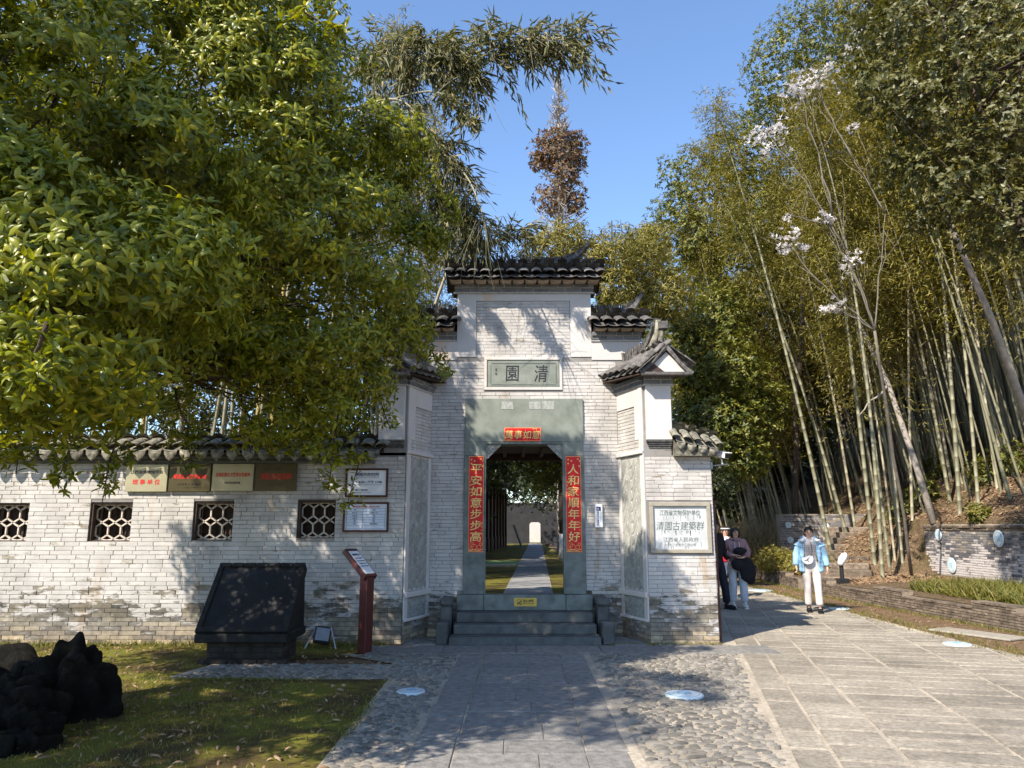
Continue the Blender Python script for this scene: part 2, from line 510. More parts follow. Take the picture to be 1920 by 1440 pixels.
def holed_slab(mb, x0, x1, z0, z1, y0, y1, holes, top=None, mi=0):
    """a wall with real openings; cells between the cut lines; top(x) not used"""
    xs = sorted({x0, x1} | {h[0] for h in holes} | {h[1] for h in holes})
    zs = sorted({z0, z1} | {h[2] for h in holes} | {h[3] for h in holes})
    xs = [x for x in xs if x0 <= x <= x1]; zs = [z for z in zs if z0 <= z <= z1]
    solid = lambda x, z: x0 < x < x1 and z0 < z < z1 and not any(h[0] < x < h[1] and h[2] < z < h[3] for h in holes)
    for i in range(len(xs) - 1):
        for j in range(len(zs) - 1):
            a, b, c, d = xs[i], xs[i + 1], zs[j], zs[j + 1]
            if not solid((a + b) / 2, (c + d) / 2): continue
            mb.add([(a, y0, c), (b, y0, c), (b, y0, d), (a, y0, d)], [(0, 1, 2, 3)], mi)
            mb.add([(a, y1, c), (b, y1, c), (b, y1, d), (a, y1, d)], [(3, 2, 1, 0)], mi)
            e = 1e-4
            if not solid(a - e, (c + d) / 2): mb.add([(a, y0, c), (a, y0, d), (a, y1, d), (a, y1, c)], [(0, 1, 2, 3)], mi)
            if not solid(b + e, (c + d) / 2): mb.add([(b, y0, c), (b, y1, c), (b, y1, d), (b, y0, d)], [(0, 1, 2, 3)], mi)
            if not solid((a + b) / 2, c - e): mb.add([(a, y0, c), (a, y1, c), (b, y1, c), (b, y0, c)], [(0, 1, 2, 3)], mi)
            if not solid((a + b) / 2, d + e): mb.add([(a, y0, d), (b, y0, d), (b, y1, d), (a, y1, d)], [(0, 1, 2, 3)], mi)

# tiles: unit width 1 (x), unit length 1 (y, up the slope), z up
def arc_tile(up=1, seg=6, th=.10, h=.30, taper=.08):
    V, F = [], []
    for (y, s) in ((0, 1.0), (1, 1 - taper)):
        for side in (0, 1):
            for i in range(seg + 1):
                a = math.pi * (i / seg)
                x = -.5 * math.cos(a) * s
                z = math.sin(a) * h * up * s
                nx, nz = -math.cos(a), math.sin(a) * up
                o = (th if side == 0 else 0)
                V.append((x + 0 * nx, y, z + o * 1.0))
    n = seg + 1
    A0, B0, A1, B1 = 0, n, 2 * n, 3 * n
    for i in range(seg):
        F.append((A0 + i, A0 + i + 1, A1 + i + 1, A1 + i))
        F.append((B0 + i + 1, B0 + i, B1 + i, B1 + i + 1))
        F.append((B0 + i, B0 + i + 1, A0 + i + 1, A0 + i))
    F.append((A0, A1, B1, B0)); F.append((A0 + seg, B0 + seg, B1 + seg, A1 + seg))
    return V, F
PAN = arc_tile(-1, 6, .11, .26)
COVER = arc_tile(1, 6, .13, .34)
def drip_tile():
    pts = [(-.42, .06), (-.2, .0), (0, -.02), (.2, .0), (.42, .06), (.40, -.22), (.26, -.46), (.1, -.60), (0, -.72), (-.1, -.60), (-.26, -.46), (-.40, -.22)]
    n = len(pts)
    V = [(x, 0, z) for x, z in pts] + [(x * 1.02, .09, z) for x, z in pts] + [(0, -.05, -.25)]
    F = [(i, (i + 1) % n, 2 * n) for i in range(n)]
    Q = [(i, i + n, (i + 1) % n + n, (i + 1) % n) for i in range(n)]
    F += [(a, b, c) for a, b, c, d in Q] + [(a, c, d) for a, b, c, d in Q]
    return V, F
DRIP = drip_tile()

def tile_slope(thing_, E0, E1, R0, R1, n, courses=3, mat='tile', drip=False, wscale=1.0, curl=0.0):
    """eave line E0->E1, ridge line R0->R1 (vectors); n columns of pan tiles with cover tiles between"""
    E0, E1, R0, R1 = map(Vector, (E0, E1, R0, R1))
    pan = Pieces(thing_, 'pan_tile', [PAN], M[mat], smooth=True, restname='pan_tile_rows')
    cov = Pieces(thing_, 'cover_tile', [COVER], M[mat], smooth=True, restname='cover_tile_rows')
    dr = Pieces(thing_, 'drip_tile', [DRIP], M['tile_moss'], smooth=True, restname='drip_tile_row')
    w = (E1 - E0).length / n
    for i in range(n + 1):
        for kind in (0, 1):
            if kind == 0 and i == n: continue
            t = (i + .5) / n if kind == 0 else i / n
            e = E0.lerp(E1, t); r = R0.lerp(R1, t)
            up = (r - e); L = up.length / courses
            yv = up.normalized(); xv = (E1 - E0).normalized(); zv = xv.cross(yv).normalized(); xv = yv.cross(zv)
            for c in range(courses + 1):
                lay = (c % 2)
                base = e + yv * (L * (c - .0)) + zv * (.012 * (kind + 1) + .010 * (courses - c) * .5)
                if c == courses: base = e + yv * (L * (c - .35)); 
                j = RND.uniform(-.008, .008)
                tilt = Matrix.Rotation(math.radians(RND.uniform(-3, 3)), 3, zv)
                X = tilt @ xv; Yv = tilt @ yv
                off = zv * ((.035 if kind else .0) + .0)
                (cov if kind else pan).add(basis(base + off + X * j, X, Yv, zv, w * (.78 if kind else 1.0), L * 1.25, w * (.55 if kind else .55)))
            if c and kind == 0 and drip:
                dn = Vector((0, 0, 1))
                out = xv.cross(dn).normalized()
                if out.dot(yv) > 0: out = -out
                dr.add(basis(e + out * .015 + Vector((0, 0, -.005)), xv, -out, dn, w * .95, .12, w * .9))
    pan.flush(); cov.flush(); dr.flush()

def ridge_run(thing_, pts, h=.14, th=.10, pitch=.022, lean=.5, mat='tile', bedh=.06):
    """upright thin tiles standing on a mortar bed along a curve"""
    pts = [Vector(p) for p in pts]
    bed = MB(); st = MB()
    d = [0]
    for a, b in zip(pts, pts[1:]): d.append(d[-1] + (b - a).length)
    def at(s):
        for i in range(len(pts) - 1):
            if s <= d[i + 1] or i == len(pts) - 2:
                f = (s - d[i]) / (d[i + 1] - d[i]); return pts[i].lerp(pts[i + 1], f), (pts[i + 1] - pts[i]).normalized()
    n = int(d[-1] / pitch)
    for i in range(n):
        s = i * pitch
        p, T = at(s)
        side = T.cross(Vector((0, 0, 1))).normalized()
        ln = lean if not callable(lean) else lean(s / d[-1])
        upv = (Vector((0, 0, 1)) + T * (ln + RND.uniform(-.12, .12))).normalized()
        hh = (h if not callable(h) else h(s / d[-1])) * RND.uniform(.9, 1.06)
        Mx = basis(p + upv * (hh / 2), T, side, upv, 1, 1, 1)
        w = pitch * RND.uniform(.22, .36)
        tt = th * RND.uniform(.8, 1.1) / 2
        st.box(-w, w, -tt, tt, -hh / 2, hh / 2, M=Mx)
    k = max(2, len(pts) * 2)
    prof = []
    for i in range(k + 1):
        p, T = at(d[-1] * i / k)
        side = T.cross(Vector((0, 0, 1))).normalized()
        prof.append((p, side))
    V, F = [], []
    for p, sd in prof:
        for (a, b) in ((-1, -1), (1, -1), (1, .25), (-1, .25)):
            V.append(p + sd * a * th * .75 + Vector((0, 0, b * bedh)))
    for i in range(k):
        for j in range(4):
            F.append((i * 4 + j, i * 4 + (j + 1) % 4, i * 4 + 4 + (j + 1) % 4, i * 4 + 4 + j))
    F += [(3, 2, 1, 0), (k * 4, k * 4 + 1, k * 4 + 2, k * 4 + 3)]
    bed.add(V, F)
    bed.build('ridge_bed', M[mat], thing_, fixn=True)
    return st.build('ridge_tiles', M[mat], thing_, kind='stuff')

# ------------------------------------------------------------------ text
_txt_cache = {}
def text_mesh(s, bold=0.0, extr=.5, res=3):
    key = (s, bold)
    if key in _txt_cache: return _txt_cache[key]
    cu = bpy.data.curves.new('lettering', 'FONT')
    cu.body = s; cu.size = 1.0; cu.align_x = 'CENTER'; cu.align_y = 'CENTER'
    cu.offset = bold; cu.extrude = .01; cu.resolution_u = res
    o = bpy.data.objects.new('lettering', cu); COL.objects.link(o)
    dg = bpy.context.evaluated_depsgraph_get()
    me = bpy.data.meshes.new_from_object(o.evaluated_get(dg))
    bpy.data.objects.remove(o)
    V = np.array([v.co[:] for v in me.vertices]) if len(me.vertices) else np.zeros((0, 3))
    F = [tuple(p.vertices) for p in me.polygons]
    bpy.data.meshes.remove(me)
    _txt_cache[key] = (V, F)
    return V, F
def text(parent, s, M4, w=None, h=None, mat='black_ink', bold=0.0, name='lettering', th=.002, skew=0.0):
    """M4: frame with x = reading direction, y = up, z = outward; fitted to width w and height h"""
    V, F = text_mesh(s, bold)
    if not len(V): return None
    V = V.copy()
    mn, mx = V.min(0), V.max(0)
    V -= (mn + mx) / 2
    sx = (w / (mx[0] - mn[0])) if w else None; sy = (h / (mx[1] - mn[1])) if h else None
    sx = sx or sy; sy = sy or sx
    V[:, 0] = V[:, 0] * sx + skew * V[:, 1] * sy; V[:, 1] *= sy; V[:, 2] *= th / .02
    mb = MB(); A = np.array(M4)
    mb.add(V @ A[:3, :3].T + A[:3, 3], F)
    return mb.build(name, M[mat], parent)
def wallframe(x, y, z):   # facing -Y (towards the camera)
    return basis((x, y, z), (1, 0, 0), (0, 0, 1), (0, -1, 0))

# ------------------------------------------------------------------ key planes of the gate
GX = .195                 # axis of the gateway
YC, YF = 11.6, 10.85      # recessed door wall / front wall plane
def mx_(x): return 2 * GX - x
def roof_block(thing_, x0, x1, yf, yb, ze, zr, n, over_end=.0):
    ym = (yf + yb) / 2

# ================================================================== LEFT WALL
lw = thing('courtyard_wall', 'long whitewashed brick wall with four lattice windows left of the gateway', 'wall', (-5.2, YF, 0))
LX0, LX1 = -9.4, -1.54
WINS = []
for (a, b, tz, bz) in ((-7.50, -6.92, 1.945, 1.40), (-6.04, -5.44, 1.95, 1.40), (-4.56, -3.99, 1.965, 1.41), (-3.07, -2.53, 1.98, 1.44)):
    WINS.append((a, b, bz, tz))
mb = MB()
holed_slab(mb, LX0, LX1, 0.0, 2.66, YF, YF + .34, WINS)
mb.build('wall_core', M['wash_joint'], lw)
pc = Pieces(lw, 'brick', BRICKS, M['wash'])
brick_field(pc, (LX0, YF, 0.0), (1, 0, 0), (0, -1, 0), LX1 - LX0, 2.60, holes=[(a - LX0, b - LX0, c, d) for a, b, c, d in WINS], bl=.27, bh=.0605)
pc.flush()
# dark corbel courses under the eave
mb = MB()
for k, (z, pr) in enumerate(((2.50, .035), (2.56, .07), (2.62, .10))):
    mb.box(LX0, -1.98, YF - pr - .02, YF + .02, z, z + .052, bev=.006)
mb.build('corbel_course', M['grey_brick'], lw)
RX0, RX1 = -9.4, -1.86
tile_slope(lw, (RX0, YF - .24, 2.66), (RX1, YF - .24, 2.66), (RX0, YF + .16, 2.80), (RX1, YF + .16, 2.80), 34, 2, 'tile_moss', drip=True)
tile_slope(lw, (RX1, YF + .56, 2.66), (RX0, YF + .56, 2.66), (RX1, YF + .16, 2.80), (RX0, YF + .16, 2.80), 34, 2, 'tile_moss')
mb = MB(); mb.prism([(YF - .2, 2.655), (YF + .52, 2.655), (YF + .16, 2.79)], RX0, RX1)
for i in range(len(mb.v)): mb.v[i] = mb.v[i][:, [1, 0, 2]]
mb.build('roof_bed', M['wood_dark'], lw, fixn=True)
ridge_run(lw, [(RX0, YF + .16, 2.82), (-5, YF + .16, 2.82), (RX1, YF + .16, 2.83)], h=.135, th=.11, pitch=.030, lean=.75, mat='tile_moss', bedh=.05)

def lattice_window(x0, x1, z0, z1):
    f = MB()
    t = .035
    f.box(x0, x0 + t, YF + .02, YF + .22, z0, z1, bev=.004); f.box(x1 - t * .5, x1, YF + .03, YF + .22, z0, z1, bev=.004)
    f.box(x0 + t, x1 - t * .5, YF + .02, YF + .22, z1 - t, z1, bev=.004)
    f.box(x0 + t, x1 - t * .5, YF + .03, YF + .22, z0, z0 + .012, bev=.003)
    w = f.build('window', M['wood_dark'], lw)
    L = MB()
    a0, a1, c0, c1 = x0 + t, x1 - t * .5, z0 + .012, z1 - t
    W, H = a1 - a0, c1 - c0
    yb = YF + .12
    def bar(p, q, r=.0095):
        p = Vector((a0 + p[0] * W, yb, c0 + p[1] * H)); q = Vector((a0 + q[0] * W, yb, c0 + q[1] * H))
        T = (q - p).normalized(); S = Vector((0, 1, 0)); U = T.cross(S)
        L.box(0, (q - p).length, -.016, .016, -r, r, M=basis(p, T, S, U))
    n = 3
    for row in range(2):
        zb = .03 + row * .47
        z1_, z2_, z3_, z4_ = zb, zb + .12, zb + .35, zb + .47
        for k in range(n + 1):
            x = k / n
            xm = (k + .5) / n
            if k < n:
                bar((x, z2_), (xm, z1_)); bar((xm, z1_), ((k + 1) / n, z2_))
                bar((x, z3_), (xm, z4_)); bar((xm, z4_), ((k + 1) / n, z3_))
                if row == 1: bar((xm, z4_), (x, min(1, z4_ + .12))) ; bar((xm, z4_), ((k + 1) / n, min(1, z4_ + .12)))
                if row == 0: bar((xm, z1_), (x, 0)); bar((xm, z1_), ((k + 1) / n, 0))
            bar((x, z2_), (x, z3_))
    L.build('lattice', M['lattice'], w)
    bk = MB(); bk.box(x0 - .02, x1 + .02, YF + .345, YF + .365, z0 - .02, z1 + .02)
    for q in range(5): bk.box(x0 + .03 + q * .11, x0 + .11 + q * .11, YF + .325, YF + .344, z0, z1, bev=.004)
    bk.build('back_board', M['wood_dark'], w)
for wv in WINS: lattice_window(*wv)

# ================================================================== GATEWAY
gate = thing('gateway', 'white brick gateway with stepped tiled roofs and green stone door surround', 'gate', (GX, YC, 0))
DOOR = (-.42, .80, .36, 2.89)
OX0, OX1 = -1.27, 1.65
mb = MB()
holed_slab(mb, OX0 - .1, OX1 + .1, 0, 4.52, YC, YC + .42, [DOOR])
mb.box(OX0 - .4, OX0 - .1, YC, YC + .42, 3.2, 4.52); mb.box(OX1 + .1, OX1 + .4, YC, YC + .42, 3.2, 4.52)
mb.box(-.88, 1.27, YC, YC + .42, 4.52, 5.46)
# piers and splays (solid prisms seen from above), both sides
def pier_prism(side, z0, z1, poly):
    n = len(poly)
    pts = [(p[0] if side > 0 else mx_(p[0]), p[1]) for p in poly]
    V = [(x, y, z0) for x, y in pts] + [(x, y, z1) for x, y in pts]
    F = [tuple(range(n))[::-1], tuple(range(n, 2 * n))] + [(i, (i + 1) % n, (i + 1) % n + n, i + n) for i in range(n)]
    mb.add(V, F)
for sd in (1, -1):
    pier_prism(sd, 0, 2.62, [(1.65, YC - .001), (1.92, YF), (2.88 if sd > 0 else 1.925, YF), (2.88 if sd > 0 else 1.93, YF + .34), (2.35, YF + .34), (2.35, YC + .3), (1.78, YC + .3)])
    pier_prism(sd, 2.62, 3.72, [(1.65, YC - .001), (1.92, YF), (2.32, YF), (2.32, YF + .36), (2.05, YC + .3), (1.78, YC + .3)])
mb.build('wall_core', M['wash_joint'], gate, fixn=True)

gb = Pieces(gate, 'brick', BRICKS, M['wash'])
# door wall below the plaster
brick_field(gb, (OX0, YC, 0.0), (1, 0, 0), (0, -1, 0), OX1 - OX0, 4.20, bl=.25, bh=.055,
            holes=[(-.73 - OX0, 1.11 - OX0, .0, 3.58), (-.82 - OX0, 1.2 - OX0, 0, .62), (-.39 - .05 - OX0, .75 + .05 - OX0, 3.72, 4.24)])
# faint brick panel in the top block
brick_field(gb, (-.57, YC, 4.25), (1, 0, 0), (0, -1, 0), 1.50, .93, bl=.22, bh=.052, proud=.003, joint=.0045)
# right front wall
brick_field(gb, (1.925, YF, 0.0), (1, 0, 0), (0, -1, 0), 2.88 - 1.925, 2.60, bl=.26, bh=.058, holes=[(1.96 - 1.925 - .01, 2.84 - 1.925 + .01, 1.23, 1.95)])
# bricks of the right wall end, facing the road
brick_field(gb, (2.88, YF, 0.0), (0, 1, 0), (1, 0, 0), .34, 2.55, bl=.2, bh=.062)
splays = []
for sd in (1, -1):
    B = Vector((1.65 if sd > 0 else mx_(1.65), YC, 0)); Fp = Vector((1.92 if sd > 0 else mx_(1.92), YF, 0))
    u = (Fp - B).normalized() if sd > 0 else (Fp - B).normalized()
    n = Vector((u.y, -u.x, 0)); 
    if n.x * (GX - B.x) < 0: n = -n
    Wd = (Fp - B).length
    splays.append((sd, B, u, n, Wd))
    # base courses and courses above the herringbone panel
    brick_field(gb, B, u, n, Wd, .30, bl=.24, bh=.06)
    brick_field(gb, B + Vector((0, 0, 2.70)), u, n, Wd, .16, bl=.22, bh=.055)
    brick_field(gb, B + Vector((0, 0, 2.86)) + u * .02, u, n, .55, .50, bl=.24, bh=.052, proud=.008)
gb.flush()

# plaster facings
mb = MB()
t = .014
def plast(x0, x1, z0, z1, y=YC, tt=t): mb.box(x0, x1, y - tt, y + .01, z0, z1, bev=.004)
plast(-.88, -.575, 4.255, 5.30); plast(.935, 1.27, 4.255, 5.30); plast(-.575, .935, 5.185, 5.30)
plast(1.27, 2.05, 4.205, 4.52); plast(mx_(2.05), -.88, 4.205, 4.52)
# white rim round the name tablet
for (a, b, c, d) in ((-.44, .80, 4.205, 4.25), (-.44, .80, 3.72, 3.765), (-.44, -.395, 3.765, 4.205), (.755, .80, 3.765, 4.205)):
    mb.box(a, b, YC - .022, YC + .01, c, d, bev=.006)
mb.build('plaster_facing', M['plaster'], gate)
for sd, B, u, n, Wd in splays:
    mb = MB()
    def sl(a, b, z0, z1, pr=.016, bev=.004):
        mb.box(a, b, -pr, .01, z0, z1, bev=bev, M=basis(B, u, -n, (0, 0, 1)))
    sl(.015, .10, .30, 2.70, .02); sl(Wd - .10, Wd, .30, 3.72, .022); sl(.57, Wd - .10, 2.86, 3.72, .016); sl(.02, .57, 3.37, 3.72, .016)
    mb.build('plaster_facing', M['plaster'], gate, fixn=True)
for sd in (1, -1):                      # upper pier blocks with corbelled foot
    xa, xb = (1.955, 2.33) if sd > 0 else (mx_(2.33), mx_(1.955))
    mb = MB()
    mb.box(xa, xb, YF - .07, YF + .02, 2.84, 3.64, bev=.008)
    mb.build('pier_block', M['plaster'], gate)
    mb = MB()
    for k in range(4):
        mb.box(xa + .012 * k, xb - .004 * k, YF - .07 + .018 * k, YF + .02, 2.84 - .028 * (k + 1), 2.84 - .028 * k - .002, bev=.003)
    mb.build('corbel', M['tile'], gate)

# herringbone panels and carved dados on the splays
HB = Pieces(gate, 'herringbone_brick', brick_variants(3, 8, .04), M['herring'])
for sd, B, u, n, Wd in splays:
    x0, x1, z0, z1 = .11, Wd - .11, .70, 2.64
    W, H = x1 - x0, z1 - z0
    fr = MB(); Mx = basis(B, u, -n, (0, 0, 1))
    fr.box(x0, x1, -.004, .01, z0, z1, M=Mx); fr.build('panel_ground', M['plaster'], gate, fixn=True)
    bw, bl = .085, .26
    up = Vector((0, 0, 1))
    ang = math.radians(58)
    da = (u * math.cos(ang) + up * math.sin(ang)); db = (-u * math.cos(ang) + up * math.sin(ang))
    ncol = 4; cw = W / ncol
    for c in range(ncol):
        d = da if c % 2 == 0 else db
        L = cw / math.cos(ang) * 1.22
        perp = n.cross(d); 
        pitch = bw / math.cos(ang)
        z = z0 - L * .5
        while z < z1 + L:
            cc = B + u * (x0 + (c + .5) * cw) + up * (z) + n * (.010 + .004 * (c % 2))
            e0, e1 = (cc.z - L / 2 * math.sin(ang)), (cc.z + L / 2 * math.sin(ang))
            f0, f1 = max(e0, z0 + .03), min(e1, z1 - .03)
            if f1 - f0 > .05:
                # shorten bricks cut by the panel edge
                s0 = (f0 - cc.z) / math.sin(ang); s1 = (f1 - cc.z) / math.sin(ang)
                c2 = cc + d * (s0 + s1) / 2
                HB.add(basis(c2, d, -n, perp, (s1 - s0), .02, bw - .008))
            z += pitch
    # ledges and carved dado
    for (pr_, za, zb_) in ((.05, 2.645, 2.70), (.055, .62, .695), (.045, .295, .335)):
        lg = MB(); lg.box(.0, Wd, -pr_, .01, za, zb_, bev=.008, M=Mx); lg.build('ledge', M['plaster'], gate, fixn=True)
    dd = MB()
    dd.box(.05, Wd - .05, -.010, .01, .34, .615, bev=.003, M=Mx)
    for (a, b, c, d_) in ((.10, Wd - .10, .595, .607), (.10, Wd - .10, .492, .502), (.10, .115, .50, .60), (Wd - .115, Wd - .10, .50, .60)):
        dd.box(a, b, -.022, .0, c, d_, M=Mx)
    for k in range(7):                                    # scroll carving
        cx = .12 + k * (Wd - .24) / 6
        pts = []
        for q in range(14):
            a = q * .55; r = .045 * (1 - q / 16)
            pts.append(B + u * (cx + r * math.cos(a) * (1 if k % 2 else -1)) + up * (.415 + r * math.sin(a)) + n * .016)
        dd.tube(pts, .007, 4)
    dd.build('carved_dado', M['carving'], gate, fixn=True)
HB.flush()

# door surround of green stone
mb = MB()
mb.box(-.73, 1.11, YC - .045, YC + .05, 2.90, 3.58, bev=.004)
mb.box(-.73, -.421, YC - .045, YC + .05, 2.684, 2.90); mb.box(.801, 1.11, YC - .045, YC + .05, 2.684, 2.90)
mb.build('lintel', M['green_stone'], gate)
for k, (a, b) in enumerate(((-.735, -.42), (.80, 1.115))):
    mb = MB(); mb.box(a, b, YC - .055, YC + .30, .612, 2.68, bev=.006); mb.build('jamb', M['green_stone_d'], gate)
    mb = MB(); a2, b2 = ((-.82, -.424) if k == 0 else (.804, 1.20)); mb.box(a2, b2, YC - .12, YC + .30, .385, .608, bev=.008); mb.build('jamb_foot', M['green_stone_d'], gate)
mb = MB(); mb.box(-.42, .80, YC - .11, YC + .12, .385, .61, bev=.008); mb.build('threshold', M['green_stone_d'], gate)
mb = MB()
mb.box(-.42, .80, YC - .06, YC + .30, 2.862, 2.895, bev=.004)
mb.box(-.421, -.40, YC - .058, YC - .03, .62, 2.862); mb.box(.78, .801, YC - .058, YC - .03, .62, 2.862)
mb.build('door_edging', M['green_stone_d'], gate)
for s in (1, -1):                     # pierced corner brackets
    x = -.40 if s > 0 else .78
    b = MB()
    b.prism([(x, 2.86), (x + s * .23, 2.86), (x + s * .23, 2.845), (x + s * .015, 2.63), (x, 2.63)], YC - .03, YC + .0)
    for i in range(3):
        for j in range(3 - i):
            cx, cz = x + s * (.035 + .06 * i), 2.825 - .06 * j
            b.tube([(cx + .022 * math.cos(a), YC - .036, cz + .022 * math.sin(a)) for a in np.linspace(0, 6.28, 9)], .006, 4)
    b.build('corner_bracket', M['carving'], gate, fixn=True)
# stone patches on the lintel
mb = MB()
for (a, b, c, d) in ((-.17, .02, 3.41, 3.53), (.27, .45, 3.41, 3.53), (.47, .66, 3.405, 3.54)):
    mb.box(a, b, YC - .049, YC - .03, c, d)
mb.build('pale_patch', M['carving'], gate)
# porch roof behind the door, keeps the passage dark
mb = MB()
mb.box(-1.2, 1.6, YC + .43, YC + 2.3, 2.92, 3.02); mb.box(-1.2, 1.6, YC + 2.2, YC + 2.3, 2.80, 2.919)
for k in range(9): mb.box(-1.15 + k * .33, -1.09 + k * .33, YC + .43, YC + 2.19, 2.86, 2.918)
mb.build('porch_ceiling', M['wood_dark'], gate)
for x in (-1.05, 1.45):
    mb = MB(); mb.tube([(x, YC + 2.1, .36), (x, YC + 2.1, 2.86)], .09, 12); mb.build('porch_column', M['wood_dark'], gate)

# grey brick cornices under the eaves
cb = Pieces(gate, 'cornice_brick', brick_variants(3, 9, .06), M['grey_brick'])
def cornice(O, u, n, W, z0, rows=2, bh=.062):
    for r in range(rows):
        x = -.02 if r % 2 else 0.0
        off = .12 if r % 2 else 0
        x = -off
        while x < W:
            a, b = max(x, 0), min(x + .255, W)
            if b - a > .03:
                c = Vector(O) + Vector(u) * ((a + b) / 2) + Vector((0, 0, z0 + bh * (r + .5))) + Vector(n) * (.045 + .03 * r)
                cb.add(basis(c, u, -Vector(n), (0, 0, 1), b - a - .008, .10, bh - .008))
            x += .255
def cornice_bed(O, u, n, W, z0, rows=2, bh=.062):
    cm = MB()
    cornice(O, u, n, W, z0, rows, bh)
    for r in range(rows):
        cm.box(.004, W - .004, -(.038 + .03 * r), .02, z0 + bh * r, z0 + bh * (r + 1) - .001, M=basis(O, u, -Vector(n), (0, 0, 1)))
    cm.box(-.01, W + .01, -.035, .015, z0 - .022, z0 - .002, M=basis(O, u, -Vector(n), (0, 0, 1)))
    cm.build('cornice_bed', M['mortar'], gate, fixn=True)
FN = Vector((0, -1, 0)); UX = Vector((1, 0, 0))
cornice_bed((-.93, YC, 0), UX, FN, 2.25, 5.325)
cornice_bed((1.272, YC, 0), UX, FN, .80, 4.53)
cornice_bed((mx_(2.07), YC, 0), UX, FN, .80, 4.53)
for sd, B, u, n, Wd in splays:
    cornice_bed(B, u, n, Wd + .03, 3.66)
    xa = 1.93 if sd > 0 else mx_(2.36)
    cornice_bed((xa, YF - .05, 0), UX, FN, .43, 3.66)
cb.flush()

# roofs -------------------------------------------------------------
def soffit(x0, x1, yf, z, n):
    """a row of pale arched tiles showing under the eave"""
    s = Pieces(gate, 'soffit_tile', [PAN], M['tile_under'], smooth=True)
    w = (x1 - x0) / n
    for i in range(n):
        s.add(basis((x0 + w * (i + .5), yf, z), (1, 0, 0), (0, 1, 0), (0, 0, 1), w, .22, w * .5))
    s.flush()
def gable_roof(x0, x1, ye, ym, ze, zr, n, name='roof_bed', ends=True):
    tile_slope(gate, (x0, ye, ze), (x1, ye, ze), (x0, ym, zr), (x1, ym, zr), n, 2)
    yb = 2 * ym - ye
    tile_slope(gate, (x1, yb, ze), (x0, yb, ze), (x1, ym, zr), (x0, ym, zr), n, 2)
    b = MB(); b.prism([(ye + .03, ze - .02), (yb - .03, ze - .02), (ym, zr - .01)], x0 + .02, x1 - .02)
    for i in range(len(b.v)): b.v[i] = b.v[i][:, [1, 0, 2]]
    b.build(name, M['wood_dark'], gate, fixn=True)
YM = YC + .2
gable_roof(-1.03, 1.42, YC - .34, YM, 5.475, 5.72, 12)
soffit(-1.0, 1.40, YC - .27, 5.465, 12)
# top ridge: low at the left, sweeping up to a horn at the right
pts = [(-.42, YM, 5.88), (.1, YM, 5.87), (.5, YM, 5.87), (.80, YM, 5.91), (1.02, YM, 6.0), (1.17, YM, 6.12), (1.27, YM, 6.24)]
ridge_run(gate, pts, h=lambda s: .16 * (1 - .5 * s ** 4), lean=lambda s: -.9 + 1.9 * min(1, s * 1.6), th=.09)
def horn(base, top, w=.05):
    m = MB(); base, top = Vector(base), Vector(top)
    mid = base.lerp(top, .5) + Vector((.03 if top.x > base.x else -.03, 0, -.03))
    P_ = [base, base.lerp(mid, .6), mid, mid.lerp(top, .6), top]
    m.tube(P_, [.05, .045, .035, .025, .008], 6)
    m.build('upturned_horn', M['tile'], gate, smooth=True)
horn((.85, YM - .06, 5.84), (1.29, YM - .06, 6.24)); horn((1.10, YM - .07, 5.86), (1.25, YM - .07, 6.06))
mb = MB(); mb.tube([(1.3, YM - .1, 5.84), (1.36, YM - .1, 5.90), (1.34, YM - .1, 5.95), (1.28, YM - .1, 5.93)], .025, 6); mb.build('scroll_finial', M['tile'], gate, smooth=True)
for sd in (1, -1):
    X = (lambda x: x) if sd > 0 else mx_
    a, b = sorted((X(1.285), X(2.14)))
    gable_roof(a, b, YC - .30, YM, 4.69, 4.90, 4)
    soffit(a + .02, b - .02, YC - .24, 4.68, 4)
    pts = [(X(1.30), YM, 5.01), (X(1.55), YM, 5.0), (X(1.80), YM, 5.04), (X(1.95), YM, 5.13), (X(2.05), YM, 5.25), (X(2.12), YM, 5.38)]
    ridge_run(gate, pts, h=lambda s: .17 * (1 - .75 * s ** 3), lean=lambda s: -.15 + 1.2 * s * s, th=.09)
    horn((X(1.80), YM - .06, 4.90), (X(2.15), YM - .06, 5.36))
    mb = MB(); mb.prism([(X(1.92), 4.90), (X(2.12), 4.90), (X(2.13), 4.98), (X(2.06), 5.04), (X(2.0), 4.97)], YM - .07, YM + .05); mb.build('scroll_finial', M['tile_moss'], gate, fixn=True)
